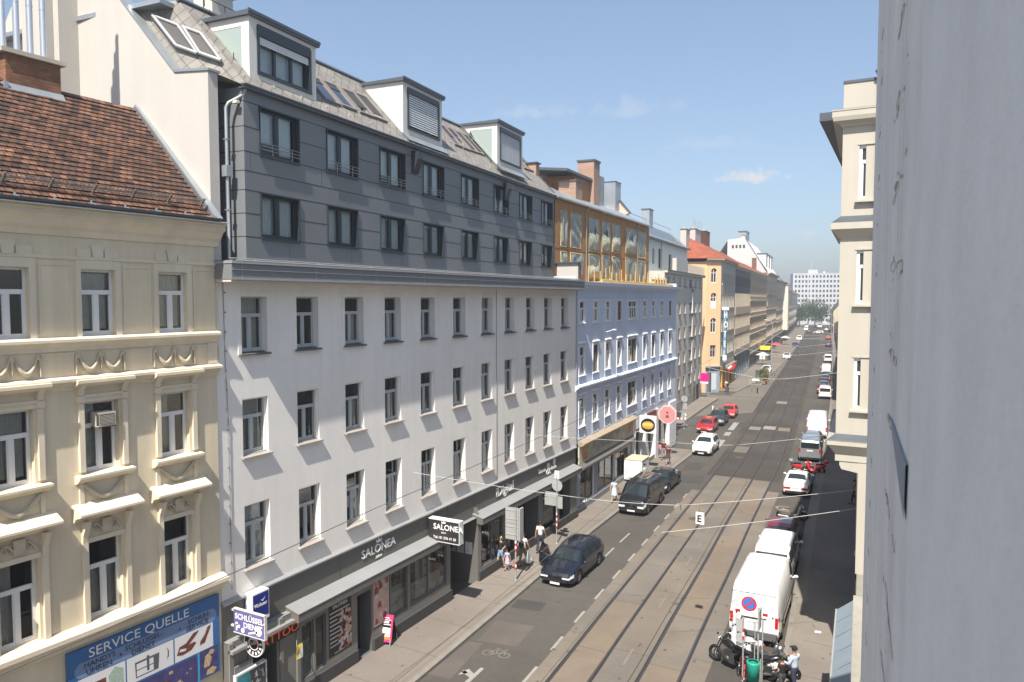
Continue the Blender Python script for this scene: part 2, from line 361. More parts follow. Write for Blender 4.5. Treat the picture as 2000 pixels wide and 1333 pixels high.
# painted marks
g = MB(); 
def bar(f, d, w, y0, y1, k=0, z=.010):
    ribbon(g, ofs(f, d-w/2), ofs(f, d+w/2), y0, y1, z, k, 4)
y = 21.3
while y < 55: bar(track1, -1.52, .12, y, y+1.35, 0); y += 2.85
for y in (38.2, 41.2): bar(kerb_l, 2.05, .11, y, y+1.9, 0)
g.poly([(-15.0, 38.1, .010), (-14.55, 38.15, .010), (-14.55, 38.27, .010), (-15.0, 38.22, .010)], 0)
for y0, y1 in ((72.2, 76.6), (79.2, 81.4), (82.8, 88.2)): bar(track1, -2.35, .62, y0, y1, 0)
for y in (27.2, 33.2, 39.2, 42.4, 45.4): bar(track2, -1.55, .1, y, y+1.5, 1)
# the arrow and the bicycle symbol of the cycle lane
ax, ay = -14.2, 22.5
g.poly([(ax-.09, ay-.7, .010), (ax+.11, ay-.7, .010), (ax+.02, ay+1.9, .010), (ax-.14, ay+1.9, .010)], 0)
g.poly([(ax-.05, ay+1.0, .011), (ax-.62, ay+1.25, .011), (ax-.5, ay+1.6, .011), (ax-.05, ay+1.3, .011)], 0)
g.poly([(ax-.62, ay+1.0, .011), (ax-.62, ay+1.45, .011), (ax-.35, ay+1.3, .011)], 0)
def ringm(cx, cy, r, w, n=16):
    for i in range(n):
        a, b = 2*math.pi*i/n, 2*math.pi*(i+1)/n
        g.poly([(cx+r*math.cos(a), cy+r*math.sin(a), .010), (cx+r*math.cos(b), cy+r*math.sin(b), .010), (cx+(r-w)*math.cos(b), cy+(r-w)*math.sin(b), .010), (cx+(r-w)*math.cos(a), cy+(r-w)*math.sin(a), .010)], 1)
def lin2(p, q, w=.05):
    d = Vector((q[0]-p[0], q[1]-p[1])).normalized(); n = Vector((-d.y, d.x)) * w/2
    g.poly([(p[0]+n.x, p[1]+n.y, .011), (q[0]+n.x, q[1]+n.y, .011), (q[0]-n.x, q[1]-n.y, .011), (p[0]-n.x, p[1]-n.y, .011)], 1)
bx, by = -14.35, 25.6
ringm(bx-.35, by, .24, .05); ringm(bx+.35, by+.1, .24, .05)
for p, q in (((bx-.35,by),(bx-.1,by+.42)),((bx-.1,by+.42),(bx+.25,by+.45)),((bx+.35,by+.1),(bx+.2,by+.6)),((bx-.1,by+.42),(bx,by+.02)),((bx,by+.02),(bx+.25,by+.45)),((bx-.35,by),(bx,by+.02)),((bx-.22,by+.5),(bx,by+.5))): lin2(p, q)
# far crossings and stop lines
for yy, n_ in ((286, 14), (312, 12)):
    for i in range(n_):
        x0 = kerb_l3(yy) + .6 + i * (kerb_r(yy) - kerb_l3(yy) - 1.2) / n_
        g.poly([(x0, yy, .010), (x0+.5, yy-.4, .010), (x0+.2, yy+3.6, .010), (x0-.3, yy+4, .010)], 0)
for yy in (143, 168, 205): g.poly([(track1(yy)-.6, yy, .010), (track2(yy)-.2, yy-.3, .010), (track2(yy)-.2, yy+.2, .010), (track1(yy)-.6, yy+.5, .010)], 1)
for k in range(12): bar(track1, -.0 + (k % 3)*1.1, .25, 215 + 5*k, 218.5 + 5*k, 1)
tag(g.build('road_markings', [paint_w, paint_f]), kind='structure')
# pavements and kerbs
g = MB()
slab(g, face_l, ofs(kerb_l, -.22), -25, 69.5, -.02, .130); slab(g, ofs(face_r, .1), ofs(kerb_r, .22), -25, 430, -.02, .130)
slab(g, face_l2, ofs(kerb_l2, -.22), 83.5, 108, -.02, .130); slab(g, face_l3, ofs(kerb_l3, -.22), 117.4, 430, -.02, .130)
tag(g.build('pavement', pave), kind='structure')
g = MB()
for f, s_, y0, y1 in ((kerb_l,-.22,-25,69.5), (kerb_r,.22,-25,430), (kerb_l2,-.22,83.5,108), (kerb_l3,-.22,117.4,430)):
    slab(g, f, ofs(f, s_), y0, y1, -.02, .137, 0, 1.5)
g.box(-19.8, -17.2, 69.3, 69.5, -.02, .137)
ribbon(g, ofs(kerb_r, .23), ofs(kerb_r, .62), 36.5, 70, .136, 1, 2)      # flag strip behind the kerb
tag(g.build('kerb', [kerbst, M('pale flag strip', (.22, .2, .168), .9, .06, 1)]), kind='structure')
g = MB()
y = -10
while y < 69:
    g.poly([(face_l(y)+.1, y-.02, .134), (kerb_l(y)-.23, y-.12, .134), (kerb_l(y)-.23, y-.095, .134), (face_l(y)+.1, y+.005, .134)]); y += 2.85
y = 20
while y < 120:
    g.poly([(face_r(y)-.1, y, .134), (kerb_r(y)+.65, y+.1, .134), (kerb_r(y)+.65, y+.125, .134), (face_r(y)-.1, y+.025, .134)]); y += 3.1
for f, a, b in ((kerb_l, -.40, -.385),): ribbon(g, ofs(f, a), ofs(f, b), -20, 69, .134, 0, 2)
tag(g.build('pavement_joints', M('pavement joint', (.09, .078, .066), .95)), kind='structure')
g = MB()
for i in range(70):
    x = rnd.uniform(-18.6, -16.4); y = rnd.uniform(18, 66); r = rnd.uniform(.02, .07)
    g.poly([(x + r*rnd.uniform(.6, 1.2)*math.cos(a*math.pi/4), y + r*1.3*rnd.uniform(.6, 1.2)*math.sin(a*math.pi/4), .1345) for a in range(8)])
for i in range(26):
    x = rnd.uniform(-4.0, -2.2); y = rnd.uniform(26, 52); r = rnd.uniform(.02, .06)
    g.poly([(x + r*rnd.uniform(.6, 1.2)*math.cos(a*math.pi/4), y + r*1.3*rnd.uniform(.6, 1.2)*math.sin(a*math.pi/4), .1345) for a in range(8)])
for i in range(90):
    x = rnd.uniform(-14, -7); y = rnd.uniform(22, 58); r = rnd.uniform(.02, .08)
    g.poly([(x + r*rnd.uniform(.6, 1.2)*math.cos(a*math.pi/4), y + r*1.6*rnd.uniform(.6, 1.2)*math.sin(a*math.pi/4), .0135) for a in range(8)])
tag(g.build('gum_and_oil_stains', M('old gum and oil', (.085, .073, .064), .9)), kind='structure')
# ---------------------------------------------------------------- building kit (local frame: x = out to the street, y = along it, z = up)
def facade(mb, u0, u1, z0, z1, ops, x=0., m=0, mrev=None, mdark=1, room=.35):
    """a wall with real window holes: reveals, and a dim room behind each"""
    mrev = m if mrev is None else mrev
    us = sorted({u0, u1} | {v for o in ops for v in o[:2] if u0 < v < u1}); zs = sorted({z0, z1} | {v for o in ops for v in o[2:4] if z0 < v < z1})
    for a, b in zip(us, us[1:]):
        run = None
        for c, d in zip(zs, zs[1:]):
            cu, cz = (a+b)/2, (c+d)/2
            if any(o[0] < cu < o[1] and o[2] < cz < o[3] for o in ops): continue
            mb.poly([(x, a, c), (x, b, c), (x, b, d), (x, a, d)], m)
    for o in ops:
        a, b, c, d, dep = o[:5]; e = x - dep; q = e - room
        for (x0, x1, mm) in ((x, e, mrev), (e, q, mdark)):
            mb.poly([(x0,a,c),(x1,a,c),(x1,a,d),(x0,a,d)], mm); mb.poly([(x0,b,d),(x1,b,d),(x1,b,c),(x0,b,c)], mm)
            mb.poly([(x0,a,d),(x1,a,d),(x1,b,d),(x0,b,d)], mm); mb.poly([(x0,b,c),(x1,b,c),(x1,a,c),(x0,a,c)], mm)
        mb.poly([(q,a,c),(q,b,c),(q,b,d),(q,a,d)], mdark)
_win = {}
def win_meshes(w, h, style, fm, gm):
    k = (round(w, 3), round(h, 3), style, fm.name, gm.name)
    if k in _win: return _win[k]
    f = MB(); g_ = MB(); t = .06
    f.box(-.05, .03, 0, t, 0, h); f.box(-.05, .03, w-t, w, 0, h); f.box(-.05, .03, t, w-t, 0, t+.02); f.box(-.05, .03, t, w-t, h-t, h)
    g_.poly([(0,t,t),(0,w-t,t),(0,w-t,h-t),(0,t,h-t)])
    if style in ('kasten', 'kasten4'):
        zt = h*.66; f.box(-.05, .045, t, w-t, zt-.06, zt+.06)
        f.box(-.05, .04, w/2-.055, w/2+.055, t, zt-.06)
        for a, b in ((t, w/2-.055), (w/2+.055, w-t)):
            for q in (a, b-.035): f.box(-.04, .025, q, q+.035, t, zt-.06)
            f.box(-.04, .024, a, b, t+.021, t+.06)
        if style == 'kasten4': f.box(-.05, .04, w/2-.03, w/2+.03, zt+.06, h-t)
    elif style == 'two':
        f.box(-.05, .04, w/2-.06, w/2+.06, t, h-t)
        for a, b in ((t, w/2-.06), (w/2+.06, w-t)):
            for q in (a, b-.05): f.box(-.04, .03, q, q+.05, t, h-t)
            f.box(-.04, .03, a, b, t, t+.07); f.box(-.04, .03, a, b, h-t-.06, h-t)
    elif style == 'three':
        for q in (w/3, 2*w/3): f.box(-.05, .04, q-.06, q+.06, t, h-t)
    elif style == 'mid':
        f.box(-.05, .04, w/2-.04, w/2+.04, t, h-t)
    elif style == 'cross':
        f.box(-.05, .04, w/2-.04, w/2+.04, t, h-t); f.box(-.05, .035, t, w-t, h*.6-.04, h*.6+.04)
    _win[k] = (f.mesh('window', [fm]), g_.mesh('pane', [gm])); return _win[k]
_cur = {}
def curtain_mesh(w, h, m, fold=9, amp=.03):
    k = (round(w, 2), round(h, 2), m.name)
    if k not in _cur:
        c = MB(); n = max(8, int(w*fold*4)); top = []; bot = []
        for i in range(n+1):
            y = w*i/n; a = amp*math.sin(i*math.pi/2) + .01*math.sin(i*.7); top.append((a*.6, y, h)); bot.append((a, y, 0))
        c.grid([top, bot]); _cur[k] = c.mesh('curtain', [m])
    return _cur[k]
def window(parent, u, z, w, h, x, style='kasten', fm=None, gm=None, cur=None, curm=None, rot=0, xy=None, label=None):
    fm = fm or frame_white; a, b = win_meshes(w, h, style, fm, gm or glass)
    o = O('window', a, parent, xy if xy else (x, u, z), (0, 0, rot)); O('pane', b, o)
    if label: o['label'] = label
    for c in (cur or []):
        y0, y1, z0, z1 = c; O('curtain', curtain_mesh((y1-y0)*w, (z1-z0)*h, curm or curtain_m), o, (-.14, y0*w, z0*h))
    return o
def part(mb, name, mats, parent, loc=(0,0,0), rot=(0,0,0)): return mb.build(name, mats, parent, loc, rot)
def sill_mesh(w, over=.07, out=.14, drop=.05):
    s = MB(); s.prism([(-.25, .05), (out, 0), (out, -drop), (out-.03, -drop), (-.25, .0)], 'y', -over, w+over); return s
def text(s, size, mat, parent, loc, face='x', rz=0, align='LEFT', ext=.004, name='lettering', sx=1., shear=0., font_off=0.):
    c = bpy.data.curves.new(name, 'FONT'); c.body = s; c.size = size; c.extrude = ext; c.align_x = align; c.materials.append(mat); c.shear = shear; c.offset = font_off; c.resolution_u = 3
    o = O(name, c, parent)
    m = Matrix(((0,0,1),(1,0,0),(0,1,0))) if face == 'x' else Matrix(((1,0,0),(0,0,-1),(0,1,0))) if face == '-y' else Matrix(((0,0,-1),(-1,0,0),(0,1,0)))
    m = Matrix.Rotation(rz, 3, 'Z') @ m
    o.matrix_local = Matrix.Translation(loc) @ m.to_4x4() @ Matrix.Diagonal((sx, 1, 1, 1))
    TEXTS.append(o); return o
TEXTS = []
# ================================================================ cream stucco house (near left)
TH = R(-2.376)
cr = thing('apartment_house', 'cream stucco house with festoons, old tiled roof and blue service shop sign', 'house', (-19.05, 16.13, 0), TH)
UA, UB = -13.0, 0.0
cols_c = [-4.15 - 2.22*k for k in range(4)] + [-1.93]
rowsA, rowsB, rowsC = (13.42, 15.18), (9.74, 11.64), (5.72, 7.86)
w_ = MB(); ops = []
for u in cols_c:
    ops += [(u, u+.92, rowsA[0], rowsA[1], .16), (u, u+.93, rowsB[0], rowsB[1], .2), (u, u+.92, rowsC[0], rowsC[1], .2)]
facade(w_, UA, UB, 5.4, 16.3, ops, 0, 0, 0, 1, .4)
w_.poly([(0,UB,0),(-9,UB,0),(-9,UB,16.3),(0,UB,16.3)]); w_.poly([(0,UA,0),(-9,UA,0),(-9,UA,16.3),(0,UA,16.3)]); w_.poly([(-9,UA,0),(-9,UB,0),(-9,UB,16.3),(-9,UA,16.3)])
facade(w_, UA, UB, 0, 5.4, [], -.02, 0)
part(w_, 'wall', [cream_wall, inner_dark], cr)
# string courses, cornice and window surrounds
t_ = MB()
def course(mb, z, prof, u0=UA, u1=UB+.06, m=0):      # prof = (out, dz) outline
    mb.prism([(-.02, z+prof[-1][1])] + [(-.02, z+prof[0][1])] + [(a, z+b) for a, b in prof], 'y', u0, u1, m)
course(t_, 13.05, [(.04,0),(.06,.1),(.16,.22),(.2,.24),(.2,.31),(.05,.36)])
course(t_, 12.02, [(.03,0),(.05,.08),(.17,.2),(.24,.24),(.24,.31),(.06,.36)])
course(t_, 5.42, [(.05,-.22),(.08,-.1),(.2,.02),(.3,.08),(.3,.2),(.05,.3)])
course(t_, 15.42, [(.03,0),(.05,.02),(.05,.07),(.03,.1)])
t_.prism([(-.02,16.75),(-.02,16.0),(.06,16.02),(.1,16.16),(.2,16.25),(.3,16.42),(.42,16.5),(.42,16.64),(.47,16.66),(.47,16.75)], 'y', UA, UB+.12)
for u in cols_c:
    # top storey: flat band surround with keystone
    for a, b in ((-.14, -.01), (.93, 1.08)): t_.box(-.01, .05, u+a, u+b, 13.41, 15.42)
    t_.box(-.01, .05, u-.01, u+.93, 15.19, 15.42)
    t_.prism([(u+.33,15.50),(u+.58,15.50),(u+.63,15.84),(u+.28,15.84)], 'x', -.01, .07)
    for a, b in ((-.1,.27),(.64,1.02)): t_.prism([(u+a+.02,15.51),(u+b,15.51),(u+b,15.72),(u+a,15.72)], 'x', -.01, .045)
    # panel between storeys
    # middle storey: pilaster strips, frieze, hood with consoles, apron shelf
    for a in (-.2, 1.0):
        t_.box(-.01, .09, u+a, u+a+.14, 9.82, 11.65); t_.box(-.01, .12, u+a-.02, u+a+.16, 11.66, 11.84)
        t_.prism([(-.01,11.85),(.1,11.85),(.12,12.0),(.26,12.15),(.26,12.2),(-.01,12.2)], 'y', u+a, u+a+.14)
    t_.box(-.01, .07, u-.04, u+.98, 11.66, 11.80); t_.box(-.01, .11, u-.06, u+1.0, 11.80, 11.87)
    t_.prism([(-.01,12.3),(-.01,12.05),(.2,12.12),(.32,12.2),(.32,12.28)], 'y', u-.32, u+1.26)
    t_.prism([(-.01,9.74),(-.01,9.5),(.12,9.54),(.26,9.66),(.26,9.72),(.1,9.735)], 'y', u-.32, u+1.24)
    # apron under the middle windows and the sloped hood over the lower ones
    t_.box(-.01, .045, u-.22, u-.1, 8.9, 9.5); t_.box(-.01, .045, u+1.02, u+1.14, 8.9, 9.5)
    t_.prism([(-.01,8.98),(-.01,8.5),(.1,8.52),(.16,8.62),(.42,8.7),(.42,8.76)], 'y', u-.42, u+1.36)
    for a in (-.2, 1.0):
        t_.box(-.01, .08, u+a, u+a+.14, 5.72, 7.9); t_.prism([(-.01,7.9),(.08,7.9),(.1,8.1),(.26,8.44),(.26,8.5),(-.01,8.5)], 'y', u+a, u+a+.14)
    t_.box(-.01, .06, u-.05, u+.98, 7.87, 8.0)
    t_.prism([(-.2,5.72),(.02,5.7),(.1,5.64),(.1,5.6),(-.01,5.55)], 'y', u-.05, u+.98)
    t_.prism([(-.2,9.75),(.02,9.745),(.02,9.735),(-.2,9.735)], 'y', u, u+.92)
for a, b in zip(sorted(cols_c), sorted(cols_c)[1:] + [0.35]):       # sunk panels
    lo, hi = a + 1.2, b - .28
    if hi - lo > .3:
        for z0, z1 in ((13.5, 15.3), (12.45, 13.0)):
            t_.box(-.01, .025, lo-.04, lo, z0, z1); t_.box(-.01, .025, hi, hi+.04, z0, z1); t_.box(-.01, .0245, lo, hi, z1-.04, z1)
t_.box(-.01, .05, -.32, UB+.02, 12.4, 13.04)
part(t_, 'stucco_trim', cream_trim, cr)
for u in cols_c:
    for z in (8.98, 12.42):
        f_ = MB(); c0 = u + .46
        if z > 12:
            for sg in (-1, 1):
                f_.tube([(.05+.03*math.sin(math.pi*i/8), c0 + sg*(.04+.56*i/8), z+.55 - .42*math.sin(math.pi*i/8)**.8 - .02) for i in range(9)], [.02,.03,.05,.06,.07,.06,.05,.035,.02], 0, 6)
                for q in (.62, .02): f_.ball((.07, c0+sg*q, z+.5), (.05,.07,.07), 0, 6, 4)
            f_.tube([(.06, c0, z+.5), (.05, c0, z+.05)], [.05, .015], 0, 6)
            for sg in (-1, 1): f_.tube([(.05, c0+sg*.66, z+.5), (.05, c0+sg*.66, z+.02)], [.04, .03], 0, 6)
        else:
            f_.tube([(.06+.03*math.sin(math.pi*i/10), c0 - .5 + i*.1, z+.45 - .36*math.sin(math.pi*i/10)) for i in range(11)], [.03,.05,.05,.06,.07,.08,.07,.06,.05,.05,.03], 0, 6)
            for sg in (-1, 1):
                for q in range(5): f_.ball((.06, c0+sg*(.33+.05*q), z+.22+.06*q), (.05,.06,.06), 0, 6, 4)
        part(f_, 'festoon', [cream_relief], cr)
    f_ = MB()
    for sg in (-1, 1):
        f_.tube([(.04, u+.46+sg*(.06+.38*i/8), 8.16+.2*math.sin(math.pi*i/8+.4*sg)) for i in range(9)], .035, 0, 6)
        f_.tube([(.04, u+.46+sg*(.2+.12*math.cos(i)), 8.26+.1*math.sin(i)) for i in range(7)], .025, 0, 5)
    f_.box(-.01, .1, u+.33, u+.6, 8.08, 8.46)
    part(f_, 'relief_ornament', [cream_relief], cr)
i = 0
for u in cols_c:
    for (z0, z1), dep in ((rowsA, .16), (rowsB, .2), (rowsC, .2)):
        i += 1; cu = [None, [(.05,.95,.0,.62)], [(.05,.45,.0,.95)], [(.1,.9,.1,.95)]][(i*7) % 4]
        o = window(cr, u, z0, .92, z1-z0, -dep, 'kasten', frame_white, glass, cu, curtain_y)
# air conditioner in the top light of one middle window
ac = MB(); ac.box(-.16, .3, .26, .74, .22, .60, 0); ac.box(.301, .306, .30, .70, .27, .55, 1); ac.box(.2, .306, .255, .258, .25, .57, 1)
for k in range(7): ac.box(.307, .312, .31, .69, .285+.036*k, .30+.036*k, 0)
ac.box(-.16, .28, .24, .76, .19, .219, 2)
a_ = tag(ac.build('air_conditioner', [M('aged beige plastic', (.52, .48, .40), .6, .1, 6), M('dark grille', (.05, .05, .045), .8), M('rusty bracket', (.16, .09, .05), .8)], None), 'boxy old air conditioner set in the upper pane of a cream house window', 'air conditioner')
m_ = Matrix.Translation((-19.05, 16.13, 0)) @ Matrix.Rotation(TH, 4, 'Z'); a_.matrix_world = m_ @ Matrix.Translation((-.12, -4.15, 10.75))
# tiled roof in its own sloping frame: x = along the eave, y = up the slope
SL = 5.4; rf = MB(); n_c = 26
for k in range(n_c):
    y0, y1 = SL*k/n_c, SL*(k+1)/n_c + .03
    rows = []
    nseg = 66
    lo = []; hi = []
    for j in range(nseg+1):
        x_ = UA + 13.0*j/nseg; dz = rnd.uniform(-.006, .006); lo.append((x_, y0, .05+dz)); hi.append((x_, y1, .012+dz*.5))
    for j in range(nseg):
        rf.poly([lo[j], lo[j+1], hi[j+1], hi[j]]); rf.poly([(lo[j][0], y0, -.01), (lo[j+1][0], y0, -.01), lo[j+1], lo[j]])
roof_o = part(rf, 'roof', roof_tile, cr)
def slope_frame(x, z, pitch, rz=0):
    """matrix of a roof plane: local x = along eave (+u), y = up the slope, z = out of it"""
    c, s_ = math.cos(pitch), math.sin(pitch)
    return Matrix.Translation((x, 0, z)) @ Matrix.Rotation(rz, 4, 'Z') @ Matrix(((0, -c, s_, 0), (1, 0, 0, 0), (0, s_, c, 0), (0, 0, 0, 1)))
CRF = slope_frame(.42, 16.78, R(45)); roof_o.matrix_local = CRF
back = MB(); back.poly([(UA,0,-.03),(0,0,-.03),(0,SL,-.03),(UA,SL,-.03)])
bk = part(back, 'roof_deck', [inner_mid], cr); bk.matrix_local = CRF
bk2 = MB(); bk2.poly([(-3.4,UA,20.55),(-3.4,0,20.55),(-9,0,16.3),(-9,UA,16.3)]); part(bk2, 'rear_roof', roof_tile, cr)
fl = MB(); fl.box(-.34, -.02, 0, SL, .05, .11); fl.box(-.34,-.31, 0, SL, .0, .17)
q_ = part(fl, 'verge_flashing', zinc, cr); q_.matrix_local = CRF
gt = MB()
gt.grid([[(.47+.09+.085*math.cos(R(a)), u, 16.84+.085*math.sin(R(a))) for a in range(180, 361, 30)] for u in (UA, UB-.15)], 1)
gt.prism([(.3,16.76),(.66,16.7),(.66,16.72),(.3,16.79)], 'y', UA, UB+.12, 0)
for k in range(14): gt.box(.46, .66, -.4-k*.92, -.37-k*.92, 16.83, 16.875, 0); gt.box(.44, .5, -.4-k*.92, -.37-k*.92, 16.76, 16.95, 0)
part(gt, 'gutter', [zinc, zinc_dark], cr)
sg_ = MB()
for k in range(9):
    u = -.5 - k*1.1; sg_.box(u, u+.025, .55, .6, .05, .34)
for h in (.14, .2, .26, .32): sg_.box(UA, -.4, .57, .58, h, h+.012)
for k in range(110): sg_.box(-.45-k*.11, -.44-k*.11, .57, .58, .1, .33)
q_ = part(sg_, 'snow_guard', [M('weathered snow guard', (.17,.16,.15), .6, .1, 4, metal=.3)], cr); q_.matrix_local = CRF
ch = MB(); ch.box(-4.0, -3.15, -4.25, -2.75, 18.6, 21.28, 0); ch.box(-4.1, -3.05, -4.38, -2.62, 21.28, 21.40, 1)
ch.prism([(-3.14,20.1),(-2.9,20.1),(-3.14,20.45)], 'y', -4.3, -2.7, 2); ch.box(-4.2,-3.0,-4.36,-4.26,20.1,20.45,2)
part(ch, 'chimney', [brick_ch, M('chimney slab', (.42,.38,.32), .9, .1, 2), zinc], cr)
for k in range(4):
    f_ = MB(); u = -4.08 + k*.37; f_.tube([(-3.6, u, 21.38), (-3.6, u, 27.2)], .085, 0, 12)
    for z in (22.9, 24.1, 25.3): f_.tube([(-3.6, u, z), (-3.6, u, z+.03)], .093, 0, 12)
    part(f_, 'flue_pipe', steel, cr)
# blue service sign over the shop (prints are flat panels on the board)
sgn = thing('shop_sign', 'wide blue service sign board with printed shoe, lock and phone pictures', 'sign', (-19.05, 16.13, 0), TH)
bl_d = M('sign blue', (.035, .13, .32), .45, .12, 1.5); bl_l = M('sign pale blue', (.17, .25, .42), .5, .08, 2); si_w = M('sign print white', (.68, .69, .70), .45); si_n = M('sign navy', (.06, .055, .17), .45, .25, 4)
b_ = MB(); b_.box(0, .09, -4.87, -.17, 2.6, 5.1, 0); part(b_, 'board', [bl_d, cream_trim], sgn)
b_ = MB()
def pill(mb, x, u0, u1, z0, z1, m=0):
    r = (z1-z0)/2; pts = [(u1-r + r*math.sin(math.pi*i/8), (z0+z1)/2 + r*math.cos(math.pi*i/8)) for i in range(9)] + [(u0+r - r*math.sin(math.pi*i/8), (z0+z1)/2 - r*math.cos(math.pi*i/8)) for i in range(9)]
    mb.poly([(x, a, b) for a, b in pts], m)
pill(b_, .092, -4.7, -.28, 4.30, 4.72, 0)
for a, b in ((-4.62, -3.3), (-3.26, -1.8), (-1.76, -.42)): b_.poly([(.093, a, 3.52), (.093, b, 3.52), (.093, b, 4.28), (.093, a, 4.28)], 1)
b_.poly([(.093,-4.62,2.65),(.093,-1.0,2.65),(.093,-1.0,3.46),(.093,-4.62,3.46)], 2); b_.poly([(.093,-.9,2.65),(.093,-.25,2.65),(.093,-.25,3.5),(.093,-.9,3.5)], 2)
b_.box(.09, .1, -.98, -.92, 2.6, 3.5, 3)
rr = random.Random(5)
brn = 4
def blob(mb, x, pts, m): mb.poly([(x, a, b) for a, b in pts], m)
blob(b_, .095, [(-1.7,3.72),(-1.5,3.66),(-1.2,3.7),(-1.02,3.86),(-1.1,3.92),(-1.28,3.9),(-1.0,4.12),(-.92,4.22),(-1.12,4.2),(-1.38,3.98),(-1.6,3.95)], 4)
blob(b_, .095, [(-.9,3.72),(-.72,3.74),(-.62,3.95),(-.52,4.12),(-.5,4.24),(-.62,4.2),(-.72,4.0),(-.88,3.84)], 4)
blob(b_, .096, [(-1.62,3.8),(-1.4,3.76),(-1.36,3.82),(-1.56,3.87)], 1)
blob(b_, .095, [(-3.0,3.62),(-2.3,3.62),(-2.26,4.08),(-3.02,4.08)], 6); blob(b_, .096, [(-2.97,3.65),(-2.45,3.65),(-2.45,3.82),(-2.97,3.82)], 1); blob(b_, .096, [(-2.97,3.85),(-2.45,3.85),(-2.45,4.02),(-2.97,4.02)], 1)
blob(b_, .097, [(-2.66,3.7),(-2.58,3.7),(-2.58,4.14),(-2.66,4.14)], 6); blob(b_, .095, [(-2.02,3.75),(-1.96,3.85),(-1.95,4.0),(-2.02,4.14),(-1.99,4.0),(-2.0,3.85)], 6)
blob(b_, .095, [(-4.5,3.58),(-3.86,3.58),(-3.86,4.05),(-4.5,4.05)], 4); blob(b_, .095, [(-3.78,3.58),(-3.36,3.58),(-3.36,4.1),(-3.6,4.24),(-3.78,4.05)], 7)
for k in range(46):
    a = rr.uniform(-4.5, -1.15); z = rr.uniform(2.7, 3.3); s_ = rr.uniform(.04, .14); blob(b_, .0945, [(a,z),(a+s_,z+.01),(a+s_*.9,z+s_*.7),(a+.01,z+s_*.6)], rr.choice([4,4,8,6]))
for a, z, w, h in ((-.78,2.95,.3,.42),(-.62,3.3,.25,.14),(-.7,2.68,.4,.2)): blob(b_, .0945, [(a,z),(a+w*.7,z-.02),(a+w,z+h*.5),(a+w*.6,z+h),(a+.05,z+h*.8)], 8)
part(b_, 'printed_panel', [bl_l, si_w, si_n, M('sign cyan', (.05,.3,.5), .4), M('print brown', (.16,.05,.035), .5, .25, 14), M('print grey', (.3,.3,.32), .5), M('print dark', (.1,.1,.12), .5), M('print green', (.35,.45,.38), .5, .3, 20), M('print tan', (.5,.36,.2), .5, .3, 12)], sgn)
txt_w = M('white lettering', (.74, .74, .73), .4); txt_k = M('dark blue lettering', (.025, .035, .08), .5)
text('SERVICE QUELLE', .37, txt_w, sgn, (.097, -4.32, 4.78), sx=1.12)
for s_, u, z in (('HANDYS', -4.45, 4.54), ('UHREN', -4.4, 4.35), ('SCHLÜSSEL-', -3.3, 4.54), ('DIENST', -3.12, 4.35), ('SCHUH-', -1.3, 4.54), ('SERVICE', -1.38, 4.35)):
    text(s_, .2, txt_k, sgn, (.097, u, z), sx=1.1)
for u in (-3.47, -1.62): text('•', .25, txt_k, sgn, (.097, u, 4.42))
# ================================================================ white building with the dark grey two-storey attic
wb = thing('commercial_building', 'long white plaster building with dark grey panelled attic storeys and dormers', 'building', (-19.1, 16.13, 0), 0)
WL = 28.72
cols_w = [1.04, 3.52, 6.09, 8.56, 11.15, 13.82, 16.52, 18.99, 21.50, 23.88, 26.35]
rows_w = [(12.60, 14.48), (9.20, 11.12), (5.45, 7.58)]
w_ = MB(); ops = [(u, u+1.1, a, b, .27) for u in cols_w for a, b in rows_w]
facade(w_, .0, WL, 4.70, 15.1, ops, 0, 0, 0, 1, .4)
w_.poly([(0,WL,0),(-13,WL,0),(-13,WL,15.9),(0,WL,15.9)]); w_.poly([(-13,0,0),(-13,WL,0),(-13,WL,15.9),(-13,0,15.9)]); w_.poly([(0,0,0),(-13,0,0),(-13,0,15.9),(0,0,15.9)])
w_.box(-13, .8, 0.02, 28.3, 15.56, 15.60, 2)
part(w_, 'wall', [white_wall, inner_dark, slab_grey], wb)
surr = []
for r, (a, b) in enumerate(rows_w):
    su = MB(); h = b-a
    if r == 0:
        for q0, q1 in ((-.13, 0), (1.1, 1.23)): su.box(-.01, .03, q0, q1, -.02, h+.13)
        su.box(-.01, .03, 0, 1.1, h, h+.13)
    else:
        su.box(-.20, -.1, 0, .06, 0, h); su.box(-.20, -.1, 1.04, 1.1, 0, h); su.box(-.20, -.1, .06, 1.04, h-.06, h)
    surr.append(su.mesh('window_surround', [white_wall]))
sill_dark = M('dark sill sheet', (.10, .10, .105), .5, .1, 3); sill_lt = M('sill sheet', (.34, .31, .28), .5, .08, 3)
k = 0
pat = [[(.0,.5,0,.62),(.55,1,0,.62)], [(.06,.94,.0,.64)], [], [(.05,.5,.02,.98)], [(.5,.95,.0,.98)], [(.06,.94,.05,.97)], []]
for u in cols_w:
    for r, (a, b) in enumerate(rows_w):
        k += 1
        o_ = window(wb, u, a+.06, 1.1, b-a-.06, -.26, 'kasten', frame_grey, glass, pat[(k*5+r*2) % 7], curtain_y if k % 3 else curtain_m)
        O('window_surround', surr[r], o_, (.26, 0, -.06))
        s_ = sill_mesh(1.1, .09, .13); s_.box(-.27, -.1, 0, 1.1, -.01, .06)
        O('sill', s_.mesh('sill', [sill_dark if r == 0 else sill_lt]), wb, (0, u, a))
